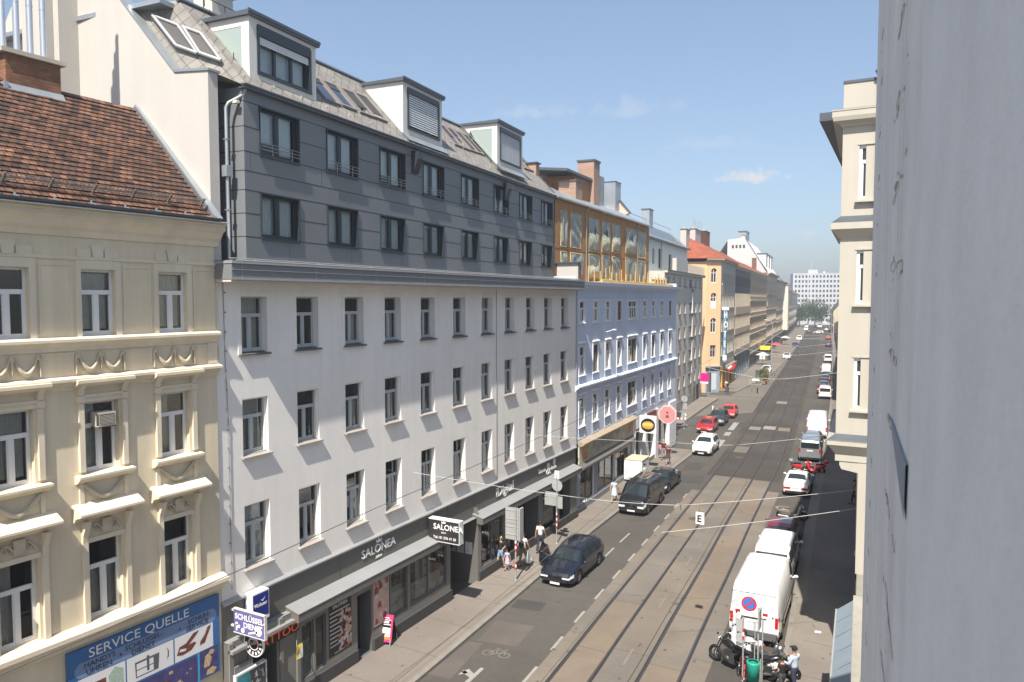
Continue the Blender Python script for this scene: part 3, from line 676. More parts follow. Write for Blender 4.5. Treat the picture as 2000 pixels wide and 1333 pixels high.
# dark cornice box, its lip and the lightning wire on it
co = MB(); P_ = .82
co.box(-.02, P_, .0, 28.25, 15.02, 15.50, 0); co.box(-.04, P_+.05, -.02, 28.3, 15.50, 15.565, 1)
co.box(P_, P_+.03, .0, 28.28, 15.30, 15.32, 2); co.box(P_, P_+.02, -.01, 28.28, 15.0, 15.06, 1); co.box(-.02, P_-.06, .02, 28.2, 14.93, 15.02, 3)
co.box(.02, .3, 28.25, 28.55, 15.02, 15.5, 0)
for i in range(9): co.box(P_, P_+.006, 3.3*i+.4, 3.3*i+.414, 15.07, 15.5, 2)
co.tube([(P_-.1, 0, 15.66), (P_-.1, 27.4, 15.66)], .018, 2, 6); co.tube([(P_-.02, .2, 15.60), (P_-.02, 27.4, 15.60)], .022, 2, 6)
for i in range(10): co.box(P_-.13, P_-.07, 1+2.9*i, 1.06+2.9*i, 15.56, 15.68, 2)
part(co, 'cornice', [slab_grey, fascia_lip, fascia_lip, M('soffit plaster', (.5,.46,.40), .9, .05, 1)], wb)
# ---- attic storeys: their front runs four degrees off the lower facade
TA = R(4.08); AD = Vector((math.sin(-TA), math.cos(-TA), 0)); AN = Vector((math.cos(TA), math.sin(TA), 0))
def at(u, z, off=0): v = Vector((.5, 0, 0)) + AD*u + AN*off; return (v.x, v.y, z)
A_OPS = []; acols = [1.60, 5.04, 8.48, 11.92, 15.62, 19.42, 22.94, 26.44]
for u in acols: A_OPS += [(u, u+1.95, 19.10, 20.66, .17), (u, u+1.9, 16.40, 17.88, .17)]
at_ = MB(); facade(at_, .94, 29.0, 15.56, 21.1, A_OPS, 0, 0, 2, 1, .5)
at_.poly([(0,.94,15.56),(-3,.94,15.56),(-3,.94,21.1),(0,.94,21.1)], 4); at_.poly([(0,29,15.56),(-7,29,15.56),(-7,29,24.0),(-3,29,24),(0,29,21.1)], 0)
for z in (20.66, 19.88, 19.10, 18.49, 17.88, 17.14, 16.40):
    segs = [(.94, 29.0)]
    for o in A_OPS:
        if o[2] - .01 <= z <= o[3] + .01 and not (abs(z-o[2]) < .02 or abs(z-o[3]) < .02):
            segs = [q for s_ in segs for q in ((s_[0], o[0]), (o[1], s_[1])) if s_[0] < o[0] < s_[1]] + [s_ for s_ in segs if not (s_[0] < o[0] < s_[1])]
    for a, b in segs: at_.box(.0, .004, a, b, z-.012, z+.012, 3)
    at_.box(-3, .004, .936, .94, z-.012, z+.012, 3)
for i in range(16): at_.box(0, .003, 1.2+1.78*i, 1.208+1.78*i, [18.49, 15.6][i % 2], [19.10, 16.40][i % 2], 3)
ATT = part(at_, 'attic_wall', [slab_grey, inner_dark, anthracite, slab_joint, slab_grey], wb, at(0, 0), (0, 0, TA))
k = 0
for u in acols:
    for z0, z1, w_i in ((19.10, 20.66, 1.95), (16.40, 17.88, 1.9)):
        k += 1; h = z1 - z0
        cu = [[(.04,.5,.02,.97),(.52,.97,.02,.97)], [(.04,.5,.3,.97),(.52,.97,.02,.97)], [(.04,.97,.02,.97)], [(.1,.48,.02,.97),(.56,.97,.02,.97)]][k % 4]
        wn_ = window(wb, 0, 0, w_i-.02, h-.02, 0, 'two', anthracite, glass, cu, curtain_m, TA, at(u+.01, z0+.01, -.16))
        b_ = MB(); b_.box(-.02, .06, 0, w_i-.02, -.07, .0); b_.box(.0, .05, w_i-.04, w_i+.0, .0, h-.02); b_.box(0, .05, -.0, .03, 0, h-.02); b_.box(0, .05, .0, w_i, h-.06, h-.02)
        if z0 > 18:
            for q in (.14, .25, .36): b_.tube([(.12, .02, q), (.12, w_i-.04, q)], .012, 1, 5)
            for q in (.5, w_i-.5): b_.tube([(.12, q, .0), (.12, q, .37)], .012, 1, 5)
        O('window_lining', b_.mesh('window_lining', [anthracite, M('rail steel', (.22,.23,.24), .4, metal=.6) if k == 1 else bpy.data.materials['rail steel']]), wn_, (.16, 0, 0))
# wing wall (fire wall) between the two houses
fw = MB(); fw.prism([(-.012,4),(-.012,21.40),(-1.5,21.55),(-4,24.2),(-6.6,27.2),(-8.6,27.2),(-11.3,24.1),(-13,22.4),(-13,4)], 'y', -.02, .34, 0)
fw.prism([(-.02,21.4),(.06,21.4),(.06,21.47),(-1.52,21.63),(-1.5,21.55)], 'y', -.06, .40, 1)
fw.prism([(-1.5,21.55),(-1.53,21.63),(-4.03,24.28),(-6.6,27.3),(-8.6,27.3),(-8.6,27.2),(-6.6,27.2),(-4,24.2)], 'y', -.06, .42, 1)
part(fw, 'fire_wall', [fire_wall, zinc], wb)
st = MB(); st.box(-7.9, -6.7, -1.05, -.02, 19.8, 29.2, 0); st.box(-6.69, -6.4, -.7, -.02, 19.8, 29.2, 0)
part(st, 'flue_stack', [fire_wall], wb)
# gutter and downpipe
gu = MB()
gu.grid([[(.15+.085*math.cos(R(a)), u, 21.14+.085*math.sin(R(a))) for a in range(160, 381, 30)] for u in (.78, 29.1)], 0)
gu.box(-.05, .2, .8, 29.1, 21.02, 21.06, 0); gu.box(.1, .25, .8, 29.1, 21.14, 21.16, 1)
for i in range(24): gu.box(.06, .24, 1.2+1.2*i, 1.23+1.2*i, 21.16, 21.19, 1)
part(gu, 'gutter', [zinc_dark, zinc], wb, at(0, 0), (0, 0, TA))
dp = MB(); dp.tube([(.48, 1.0, 21.1), (.40, .98, 20.85), (.12, .62, 20.55), (.08, .56, 20.4), (.08, .56, 15.7), (.2, .6, 15.6)], .055, 0, 10); dp.box(-.03, .19, .44, .68, 18.25, 18.6, 0); dp.box(.18, .4, .7, .82, 20.55, 20.63, 1)
for z in (17.2, 19.4): dp.box(-.02, .15, .5, .62, z, z+.03, 0)
part(dp, 'downpipe', [zinc, cream_trim], wb)
# slate roof plane
RF = Matrix.Translation(at(0, 21.12, .12)) @ Matrix.Rotation(TA, 4, 'Z') @ slope_frame(0, 0, R(47))
def roof_part(mb, name, mats):
    o = mb.build(name, mats, wb); o.matrix_local = RF; return o
ro = MB(); ro.poly([(1.05,-.05,0),(29.05,-.05,0),(29.05,4.25,0),(1.05,4.25,0)], 0); ro.box(29.0, 29.12, -.05, 4.3, -.05, .06, 1); ro.box(1.0, 29.1, 4.2, 4.34, -.05, .09, 1)
ro.poly([(29.05,-.05,0),(29.05,4.25,0),(29.05,4.25,-5)], 0)
for i in range(60):
    u = 1.2 + (i % 20)*1.4; ro.box(u, u+.03, .5+1.3*(i//20), .6+1.3*(i//20), 0, .06, 2)
roof_part(ro, 'roof', [slate, zinc_dark, fascia_lip])
hp = MB(); hB, hC, hD, hE = (-1.5,.36,21.58), (-4,.36,24.2), (.545,1.05,21.12), (-2.35,.86,24.23); hp.poly([hB,hD,hE]); hp.poly([hB,hE,hC]); hp.poly([(0,.3,21.38),(.56,1.0,21.10),hD,hB]); part(hp, 'hipped_roof', [Mbrick('grey slate side', '#86827b', '#77736e', '#4c4a47', .36, .36, .012, 'xz', 0, .7, .5, .18, R(45), nscale=2.5)], wb)
hn = Vector((.38,-.85,.36))*.17
for quad in (((-3.09,.512,23.65),(-2.175,.746,23.24),(-1.25,.728,22.2),(-1.98,.513,22.5)), ((-1.98,.8,23.17),(-1.361,.97,22.915),(-.45,.954,21.92),(-1.15,.728,22.2))):
    q = [Vector(p)+hn for p in quad]; m = MB(); m.poly(q, 1)
    for i_ in range(4): m.tube([q[i_], q[(i_+1) % 4]], .06, 0, 6)
    part(m, 'skylight', [fascia_lip, M('dark roof shade', (.05,.045,.045), .6)], wb)
tp = MB(); tp.box(-12, -2.9, .4, 29, 23.95, 24.1); part(tp, 'flat_roof', zinc, wb, at(0, 0), (0, 0, TA))
blind_k = M('dark roof blind', (.05, .048, .05), .7)
def skylight(u, s_, w, h, blind=1., openf=0):
    m = MB(); t = .09
    for a, b, c, d in ((0,t,0,h),(w-t,w,0,h),(t,w-t,0,t),(t,w-t,h-t,h)): m.box(a, b, c, d, -.02, .1, 0)
    o = roof_part(m, 'skylight', [M('roof window frame', (.20,.18,.17), .5) if 'roof window frame' not in bpy.data.materials else bpy.data.materials['roof window frame']])
    o.matrix_local = RF @ Matrix.Translation((u, s_, 0))
    p = MB(); p.poly([(t,t,.06),(w-t,t,.06),(w-t,h-t,.06),(t,h-t,.06)], 0); O('pane', p.mesh('pane', [glass_sky]), o)
    q = MB(); q.poly([(t,h-t,.075),(w-t,h-t,.075),(w-t,h*(1-blind)+t*blind,.075),(t,h*(1-blind)+t*blind,.075)], 0)
    if blind > 0: O('blind', q.mesh('blind', [blind_k]), o)
for u, s_, w, h, b in ((5.75,1.02,.98,1.55,.25),(6.85,1.08,.98,1.55,.3),(8.05,1.1,1.0,1.55,.75),(9.1,1.15,1.0,1.6,.85),(16.8,1.62,.85,1.65,.6),(17.75,1.62,.85,1.65,.35),(18.7,1.68,.85,1.6,.9),(19.6,1.74,.85,1.6,.9),(26.9,2.2,.8,1.3,.3),(27.8,2.25,.8,1.3,.3)):
    skylight(u, s_, w, h, b)
# dormers
def dormer(u0, u1, zb, zt, side_glass, blind, xf=-.36):
    m = MB(); dp_ = 3.4; w = u1-u0
    zi0, zi1, a, b = zb+.42, zt-.22, .45, w-.38
    facade(m, 0, w, zb-.3, zt, [(a, b, zi0, zi1, .14)], 0, 0, 2, 3, .5)
    m.poly([(0,w,zb-.3),(0,w,zt),(-dp_,w,zt),(-dp_,w,zb-.3)], 0)
    if side_glass:
        m.poly([(0,0,zb-.3),(0,0,zt),(-.32,0,zt),(-.32,0,zb-.3)], 0); m.poly([(-.32,0,zt-.3),(-.32,0,zt),(-dp_,0,zt),(-dp_,0,zt-.3)], 0); m.poly([(-1.72,0,zb-.3),(-1.72,0,zt-.3),(-dp_,0,zt-.3),(-dp_,0,zb-.3)], 0)
        m.poly([(-.5,.35,zb),(-2.2,.35,zb),(-2.2,.35,zt-.2),(-.5,.35,zt-.2)], 4)
        m.poly([(-.32,0,zb),(-.32,.35,zb),(-.32,.35,zt-.3),(-.32,0,zt-.3)], 0)
    else: m.poly([(0,0,zb-.3),(0,0,zt),(-dp_,0,zt),(-dp_,0,zb-.3)], 0)
    m.prism([(.1,zt),(.1,zt+.16),(-dp_,zt+.10),(-dp_,zt)], 'y', -.12, w+.12, 1)
    m.box(.1, .13, -.14, w+.14, zt+.09, zt+.19, 1)
    o = part(m, 'dormer', [M('dormer render', (.60,.58,.54), .9, .03, .5) if 'dormer render' not in bpy.data.materials else bpy.data.materials['dormer render'], zinc_dark, anthracite, inner_dark, M('pale room wall', (.40,.44,.40), .9) if 'pale room wall' not in bpy.data.materials else bpy.data.materials['pale room wall'], zinc], wb, at(u0, 0, xf), (0, 0, TA))
    f = MB(); f.prism([(.0,-.05),(.5,-.3),(.5,-.33),(0,-.12)], 'y', -.1, w+.1); f.box(-2.3,.0,-.14,-.02,-.4,.02)
    sf = MB(); c, s_ = math.cos(R(47)), math.sin(R(47))
    sf.poly([(.3,-.16,-.28),(.3,-.02,-.26),(-2.2,-.02,2.42),(-2.2,-.16,2.40)]); sf.poly([(.3,w+.02,-.28),(.3,w+.16,-.26),(-2.2,w+.16,2.42),(-2.2,w+.02,2.40)])
    sf.poly([(.36,-.1,-.27),(.36,w+.1,-.27),(-.01,w+.1,.1),(-.01,-.1,.1)])
    O('flashing', sf.mesh('flashing', [zinc]), o, (0, 0, zb))
    wf, wp = win_meshes(b-a, zi1-zi0, 'three', anthracite, glass); x = O('dormer_window', wf, o, (-.13, a, zi0)); O('pane', wp, x)
    bx = MB(); bx.box(-.05, .05, a-.08, b+.05, zi1-.28 if not blind else zi1-.18, zi1+.06, 1); bx.box(-.04,.04,a-.1,a-.0,zi0-.06,zi1,1); bx.box(-.04,.04,b+.0,b+.1,zi0-.06,zi1,1); bx.box(-.04,.06,a-.1,b+.1,zi0-.1,zi0-.02,1)
    n = 5 if not blind else int((zi1-zi0-.2)/.1)
    for i in range(n):
        z = zi1 - (.30 if not blind else .2) - i*(.045 if not blind else .1); bx.prism([(-.03,z),(.0,z-.078),(.006,z-.074),(-.024,z+.004)], 'y', a+.02, b-.02, 0)
    O('venetian_blind', bx.mesh('venetian_blind', [M('blind slat', (.66,.68,.68), .5) if 'blind slat' not in bpy.data.materials else bpy.data.materials['blind slat'], anthracite]), o)
    if not blind: O('curtain', curtain_mesh(b-a, (zi1-zi0)*.7, curtain_m), o, (-.3, a, zi0))
    if side_glass:
        p = MB(); p.poly([(-.32,.01,zb-.1),(-.32,.01,zt-.3),(-1.72,.01,zt-.3)]); O('side_pane', p.mesh('side_pane', [M('dormer glass painted reflection', (.30,.36,.335), .12, spec=.6) if 'dormer glass painted reflection' not in bpy.data.materials else bpy.data.materials['dormer glass painted reflection']]), o)  # pale opaque colour stands in for the reflection in the side glass
dormer(1.63, 4.98, 21.48, 23.58, True, False); dormer(10.90, 14.38, 21.62, 23.93, False, True); dormer(20.66, 24.25, 21.86, 24.22, True, True)
# bracket pods under the gutter, roof chimneys and rails
for u in (11.2, 20.9):
    b_ = MB(); b_.prism([(0,20.9),(.34,20.85),(.34,20.55),(.1,19.95),(0,19.95)], 'y', u-.22, u+.22); part(b_, 'bracket', anthracite, wb, at(0, 0), (0, 0, TA))
RCM = [fire_wall, zinc_dark, steel, brick_pk]
c_ = MB(); c_.box(-4.4,-3.5,3.2,4.2,23.4,25.5,0); c_.box(-4.5,-3.4,3.1,4.3,25.5,25.6,1); c_.tube([(-3.95,3.7,25.6),(-3.95,3.7,26.0)],.09,2,8); c_.tube([(-3.95,3.7,26.0),(-3.95,3.7,26.08)],.15,2,8)
part(c_, 'roof_chimney', RCM, wb, at(0, 0), (0, 0, TA)); c_ = MB(); c_.box(-4.3,-3.4,6.1,6.9,23.8,25.0,0); c_.box(-4.4,-3.3,6.0,7.0,25.0,25.1,1)
part(c_, 'roof_chimney', RCM, wb, at(0, 0), (0, 0, TA)); c_ = MB(); c_.box(-1.9,-1.2,28.5,29.1,22.4,23.35,3); c_.box(-2.0,-1.1,28.4,29.2,23.35,23.43,1)
part(c_, 'roof_chimney', RCM, wb, at(0, 0), (0, 0, TA))
r_ = MB()
for a in range(8): r_.tube([(-3.3,.6+a*1.0,24.05),(-3.3,.6+a*1.0,25.0)], .016, 0, 5)
for z in (24.55, 25.0): r_.tube([(-3.3,.4,z),(-3.3,7.8,z)], .016, 0, 5)
for i in range(6): r_.tube([(-.9-.45*i,1.5+.2*i,22.2+.48*i),(-.9-.45*i,1.5+.2*i,22.42+.48*i)], .016, 0, 5)
part(r_, 'roof_railing', black_m, wb, at(0, 0), (0, 0, TA))
# facade wires and clips down the corner
c_ = MB(); c_.tube([(.03,.34,15),(.03,.36,12.6),(.03,.44,10.5),(.03,.44,5)], .012, 0, 5)
for i in range(16): c_.ball((.035,.40,14.6-.62*i), .028, 0, 6, 4)
for z in (14.2, 9.0): pass
c_.tube([(.03,18.05,14.9),(.03,18.05,4.75)], .014, 0, 5)
part(c_, 'lightning_wire', M('dull wire', (.24,.23,.22), .7), wb)
# ---- shop front
gf = MB(); FO = .02
gf.box(-.02, .05, 0, WL, 3.42, 4.62, 0); gf.prism([(-.02,4.62),(.16,4.60),(.16,4.66),(-.02,4.74)], 'y', -.02, WL, 1)
for u in (5.6, 13.2, 15.62, 22.0): gf.box(.05, .054, u, u+.012, 3.42, 4.62, 2)
# shop wall with its openings (front face 0.30 out)
sops = [(.95,2.05,.1,2.95,1.6), (3.25,3.85,.75,2.75,.12), (3.95,4.5,.75,2.75,.12), (4.6,5.95,.85,3.02,.05), (6.28,7.15,.14,2.72,1.2), (7.28,9.62,.95,3.02,.1), (9.82,12.72,1.0,3.08,.1), (15.95,18.25,.72,2.95,.12), (18.65,19.75,.3,2.9,.2), (19.95,22.6,.2,2.9,.9), (23.2,25.4,.4,2.9,.2), (25.6,27.3,.3,2.9,.5)]
facade(gf, 0, 13.05, 0, 3.42, [o for o in sops if o[1] < 13.1], .3, 3, 4, 5, .8); facade(gf, 15.62, 28.35, 0, 3.42, [o for o in sops if o[0] > 15], .3, 3, 4, 5, .8)
gf.poly([(.3,13.05,0),(-2.2,13.05,0),(-2.2,13.05,3.42),(.3,13.05,3.42)], 0); gf.poly([(.3,15.62,0),(-2.2,15.62,0),(-2.2,15.62,3.9),(.3,15.62,3.9)], 0)
gf.poly([(-2.2,13.05,0),(-2.2,15.62,0),(-2.2,15.62,4),(-2.2,13.05,4)], 6); gf.poly([(.3,28.35,0),(-1,28.35,0),(-1,28.35,3.4),(.3,28.35,3.4)], 0); gf.poly([(.3,0,0),(-1,0,0),(-1,0,3.4),(.3,0,3.4)], 0)
gf.box(-.1, .0, 13.05, 15.62, 4.05, 4.5, 0); gf.poly([(.3,0,3.42),(-.02,0,3.42),(-.02,WL,3.42),(.3,WL,3.42)], 1)
for a, b in ((3.1, 13.05), (15.62, 28.35)): gf.box(.3, .42, a, 6.2 if a < 4 else b, .1, .62, 6)
gf.box(.3, .42, 7.2, 13.05, .1, .62, 6)
for a, b in ((2.74, 13.1), (15.5, 28.36)):
    gf.prism([(.3,3.12),(.66,3.10),(.66,3.40),(.05,3.56),(.05,3.42),(.3,3.42)], 'y', a, b, 0); gf.prism([(.04,3.57),(.68,3.40),(.68,3.43),(.04,3.60)], 'y', a-.02, b+.02, 1)
for u in (0, .78, 2.15, 2.95): gf.box(.3, .36, u, u+.16, .1, 3.4, 3)
gf.box(.3, .5, 0, 2.74, 3.1, 3.2, 1)
part(gf, 'shop_front', [fascia_grey, fascia_lip, slab_joint, M('shop front stone', (.19,.185,.17), .7, .08, 1), M('shop metal frame', (.16,.165,.165), .45, metal=.3), inner_dark, M('dark plinth', (.055,.055,.055), .7)], wb)
for o in sops:
    if o[4] > .5: continue
    w, h = o[1]-o[0], o[3]-o[2]; st_ = 'mid' if w > 2.2 else 'plain'
    wf, wp = win_meshes(w, h, st_, bpy.data.materials['shop metal frame'], glass_dim); x = O('shop_window', wf, wb, (.3-o[4]+.02, o[0], o[2])); O('pane', wp, x)
# things seen behind / on the glass: pictures and blinds
skin_c = M('print skin', (.55,.36,.27), .5, .3, 5); pr_r = M('print red brown', (.26,.07,.05), .5, .4, 6); pr_w = M('print pale', (.55,.55,.55), .5, .1, 6); pr_k = M('print black', (.02,.018,.02), .4)
def picture(name, pts, mats, parent=wb, seed=1, n=30, box=None, sizes=(.04,.14)):
    m = MB(); x, u0, u1, z0, z1 = pts; m.box(x-.01, x, u0, u1, z0, z1, 0); r_ = random.Random(seed)
    b = box or (u0+.05, u1-.12, z0+.05, z1-.12)
    for i in range(n):
        a, z, s_ = r_.uniform(b[0], b[1]), r_.uniform(b[2], b[3]), r_.uniform(*sizes); k = r_.randrange(1, len(mats)); e = x + .001 + .0004*i
        m.poly([(e, min(u1, a), z), (e, min(u1, a+s_), z+.02), (e, min(u1, a+s_*.9), z+s_*.9), (e, min(u1, a+s_*.4), z+s_*1.3), (e, a, z+s_*.8)], k)
    return part(m, name, mats, parent)
po = picture('poster', (.302, 4.64, 5.92, .9, 2.98), [pr_k, skin_c, pr_r, pr_w, skin_c], seed=2, n=60, box=(5.1, 5.8, .95, 2.4), sizes=(.08,.2))
picture('poster', (.27, 7.3, 8.35, 1.0, 3.0), [M('print rose skin', (.52,.38,.32), .5, .25, 3), skin_c, pr_r, pr_w], seed=4, n=26, sizes=(.08,.3))
picture('poster', (.16, 8.75, 9.3, 2.2, 2.8), [pr_k, M('print grey photo', (.28,.28,.27), .5, .3, 10)], seed=5, n=12)
picture('poster', (.18, 10.9, 11.55, 1.6, 3.0), [M('print beige', (.55,.5,.43), .5, .2, 4), skin_c, pr_r], seed=6, n=16); picture('poster', (.18, 11.8, 12.6, 1.7, 2.95), [pr_r, skin_c, skin_c, pr_w], seed=7, n=22)
picture('poster', (.181, 9.9, 10.35, 1.1, 2.9), [pr_k, bpy.data.materials['print grey photo']], seed=8, n=5)
picture('display', (.10, 8.5, 12.7, .95, 1.35), [M('display shelf', (.62,.65,.64), .6), pr_w, M('print grey2', (.3,.32,.32), .6)], seed=9, n=24, sizes=(.1,.3)); picture('display', (.02, 8.4, 12.6, 1.3, 3.0), [M('shop back wall', (.48,.53,.53), .8), M('shop back wall light', (.6,.64,.64), .8)], seed=19, n=8, sizes=(.3,.6))  # pale panel behind the glass imitates sky and street reflections by colour
picture('poster', (.16, 17.1, 18.1, .9, 2.6), [M('display pale blue', (.36,.42,.44), .5, .1, 5), pr_w], seed=10, n=10)
picture('display', (-.62, 20.1, 22.4, .3, 2.4), [M('shop dim', (.06,.065,.07), .8), pr_w, pr_r, bpy.data.materials['print grey2']], seed=11, n=18); picture('display', (-.3, 23.3, 25.3, .4, 2.6), [bpy.data.materials['shop dim'], bpy.data.materials['print grey2']], seed=12, n=8)
picture('poster', (.2, 3.27, 3.83, .78, 1.9), [M('frosted foil', (.36,.39,.39), .5, .1, 6), M('foil lettering', (.1,.1,.1), .5)], seed=13, n=16, sizes=(.03,.08)); picture('poster', (.2, 3.97, 4.48, .8, 1.3), [bpy.data.materials['frosted foil'], pr_k], seed=14, n=4)
for i, u in enumerate((14.2, 14.72, 15.25)):
    picture('notice', (0, 0, .42, 0, .62), [pr_w, bpy.data.materials['print grey2'], pr_k] if i < 2 else [white_p, pr_w], seed=20+i, n=5 if i < 2 else 2).matrix_local = Matrix.Translation((-1.45 + .5*i, 15.60, 1.45)) @ Matrix.Rotation(R(-90), 4, 'Z')
bl_ = MB()
for k in range(24): bl_.box(.21, .22, 8.38, 9.55, 1.05+k*.08, 1.09+k*.08)
lt_g = M('letter silver', (.80,.80,.78), .5)
text('SALONEA', .50, lt_g, wb, (.055, 6.86, 3.96), ext=.03, sx=1.02); text('salon', .2, lt_g, wb, (.055, 7.75, 3.72), ext=.015, shear=.3)
text('iDigital', .74, lt_g, wb, (.055, 17.9, 3.86), ext=.03, sx=.98, font_off=.008)
text('Decon', .36, lt_g, wb, (.055, 23.1, 4.02), ext=.03, font_off=.008); text('&', 1.05, lt_g, wb, (.055, 24.15, 3.72), ext=.03); text('bono', .36, lt_g, wb, (.055, 24.85, 3.92), ext=.03, font_off=.008)
cr_ = MB()
def crown(mb, x, u, z, s_, m=0, face='x'):
    pts = [(-.5,0),(.5,0),(.62,.5),(.3,.25),(0,.62),(-.3,.25),(-.62,.5)]
    for i in range(1, len(pts)-1):
        tri = [pts[0], pts[i], pts[i+1]]
    mb.prism([(u+a*s_, z+b*s_) for a, b in pts], 'x', x, x+.02, m)
crown(cr_, .055, 7.98, 4.36, .3); cr_.prism([(25.3+.16*math.cos(a*math.pi/6), 4.36+.22*math.sin(a*math.pi/6)) for a in range(12)], 'x', .055, .085, 0)
part(cr_, 'emblem', lt_g, wb)
text('SALONEA', .19, lt_g, wb, (.31, 4.86, 2.72), ext=.002); text('ONEA', .2, lt_g, wb, (-.28, 6.4, 1.75), ext=.002)
pl_ = MB(); pl_.poly([(-.3,6.28,.14),(-.3,7.15,.14),(-.3,7.15,2.72),(-.3,6.28,2.72)]); part(pl_, 'shop_door', [pr_k], wb)
ln_ = MB()
for i in range(9): ln_.box(.302, .304, 4.7, 4.7+rnd.uniform(.4,.75) if i else 5.8, 2.55-.16*i, 2.59-.16*i)
ln_.box(.302, .304, 4.95, 5.75, .97, 1.0); part(ln_, 'poster_print', [M('poster text white', (.62,.62,.62), .5)], wb)
tt = M('red glowing letter', (.42,.06,.025), .5, emit=.25)  # red lettering with a weak glow
ta = MB(); ta.box(.36, .42, .85, 3.0, 2.72, 3.1, 0); ta.box(.34,.40,.16,.9,.55,2.6,1); part(ta, 'sign_board', [M('board black', (.02,.018,.018), .6), slab_grey], wb)
text('TATTOO', .42, tt, wb, (.425, .95, 2.77), ext=.01, sx=1.18)
# plant in the passage
pt = MB(); pt.lathe([(.13,.18),(.55,.24),(.55,.2)], 0, 12, 'z', (-.95, 13.75, 0)); r_ = random.Random(8)
for i in range(120):
    a, h, q = r_.uniform(0, 6.28), r_.uniform(.5, 1.9), r_.uniform(.05, .4); c = Vector((-.95+q*math.cos(a), 13.75+q*math.sin(a), h)); d = Vector((r_.uniform(-1,1), r_.uniform(-1,1), r_.uniform(-.4,1))).normalized()*.16; e = d.cross(Vector((r_.random(), r_.random(), .3))).normalized()*.05
    pt.poly([c-d, c+e, c+d, c-e], 1)
tag(pt.build('potted_plant', [M('dark pot', (.03,.03,.032), .5), M('pot plant leaf', (.035,.09,.025), .6, .3, 8)], None, (-19.1, 16.13, 0)), 'dark potted green plant standing in the shadowed passage beside paper notices', 'plant')
# projecting signs hung on the fascia
def box_sign(name, label, x0, x1, y0, y1, z0, z1, mats, cat='sign', group=None):
    b = MB(); b.box(x0, x1, y0, y1, z0, z1, 0); t_ = .05
    b.box(x0-.02, x1+.03, y0-.02, y1+.02, z1, z1+.05, 1); b.box(x1, x1+.03, y0-.02, y1+.02, z0, z1, 1); b.box(x0, x1+.03, y0-.02, y1+.02, z0-.03, z0, 1)
    return tag(b.build(name, mats), label, cat, group)
s1 = box_sign('projecting_sign', 'black box sign with crown and white salon lettering jutting over the pavement', -18.98, -17.35, 27.65, 27.95, 3.45, 4.42, [M('sign black', (.03,.028,.03), .4), M('sign alu edge', (.62,.64,.63), .4)])
text('SALONEA', .36, txt_w, s1, (-18.72, 27.64, 4.0), '-y', font_off=.006); text('salon', .13, txt_w, s1, (-18.3, 27.64, 3.84), '-y'); text('Tel.: 01 276 41 30', .165, txt_w, s1, (-18.72, 27.64, 3.58), '-y', font_off=.003)
c_ = MB(); c_.prism([(-18.16+a*.2, 4.3+b*.17) for a, b in [(-.5,0),(.5,0),(.62,.5),(.3,.25),(0,.62),(-.3,.25),(-.62,.5)]], 'y', 27.63, 27.645); part(c_, 'emblem', txt_w, s1)
# key cutter's sign on arms from the cream house
s2 = thing('projecting_sign', 'purple and white key cutting sign hung on two arms beside the blue board', 'sign', (0, 0, 0))
b = MB(); b.box(-18.85, -17.5, 16.42, 16.5, 3.72, 4.46, 0); b.box(-19.0, -18.84, 16.43, 16.49, 4.38, 4.44, 1); b.box(-19.0, -18.84, 16.43, 16.49, 3.86, 3.92, 1); b.box(-18.87, -17.48, 16.41, 16.51, 4.46, 4.49, 1); b.box(-18.87, -17.48, 16.41, 16.51, 3.69, 3.72, 1); b.box(-17.5,-17.47,16.41,16.51,3.69,4.49,1)
pu = M('sign violet', (.13,.12,.30), .45, .35, 2.2); part(b, 'panel', [pu, M('sign rim', (.6,.57,.52), .5)], s2)
text('SCHLÜSSEL-', .25, txt_w, s2, (-18.79, 16.415, 4.17), '-y', font_off=.005); text('DIENST', .25, txt_w, s2, (-18.42, 16.415, 3.93), '-y', font_off=.005)
b = MB()
for x, z, r in ((-18.72,4.0,.06),(-18.62,3.93,.055),(-18.45,3.83,.08),(-17.75,3.92,.14)):
    b.prism([(x+r*math.cos(i*math.pi/6), z+r*math.sin(i*math.pi/6)) for i in range(12)], 'y', 16.412, 16.419)
b.prism([(-18.2,3.76),(-17.8,3.86),(-17.8,3.94),(-18.2,3.81)], 'y', 16.412, 16.419); b.prism([(-18.76,3.78),(-18.7,3.78),(-18.66,4.0),(-18.74,4.0)], 'y', 16.412, 16.419)
part(b, 'key_print', white_p, s2)
# tyre sign: a ring with a pale strip behind
s3 = thing('ring_sign', 'round tyre shaped sign with white teeth under the key cutting sign', 'sign', (-18.35, 16.75, 3.28))
b = MB(); n = 28
for i in range(n):
    a0, a1 = 2*math.pi*i/n, 2*math.pi*(i+1)/n
    for r0, r1, m, y in ((.44,.40,1,0),(.40,.22,0,.004),(.22,.19,1,0)):
        b.poly([(r0*math.cos(a0),y,r0*math.sin(a0)),(r0*math.cos(a1),y,r0*math.sin(a1)),(r1*math.cos(a1),y,r1*math.sin(a1)),(r1*math.cos(a0),y,r1*math.sin(a0))], m)
    b.poly([(.44*math.cos(a0),0,.44*math.sin(a0)),(.44*math.cos(a1),0,.44*math.sin(a1)),(.44*math.cos(a1),.07,.44*math.sin(a1)),(.44*math.cos(a0),.07,.44*math.sin(a0))], 1)
    if i % 2 == 0 and math.sin(a0) < .3: b.poly([(.37*math.cos(a0),-.003,.37*math.sin(a0)),(.37*math.cos(a1),-.003,.37*math.sin(a1)),(.27*math.cos(a1),-.003,.27*math.sin(a1)),(.27*math.cos(a0),-.003,.27*math.sin(a0))], 1)
part(b, 'ring', [pr_k, white_p], s3)
b = MB(); b.box(-.72,.05,.02,.5,.1,.22); part(b, 'bracket_box', M('pale sign box', (.55,.56,.54), .5), s3)
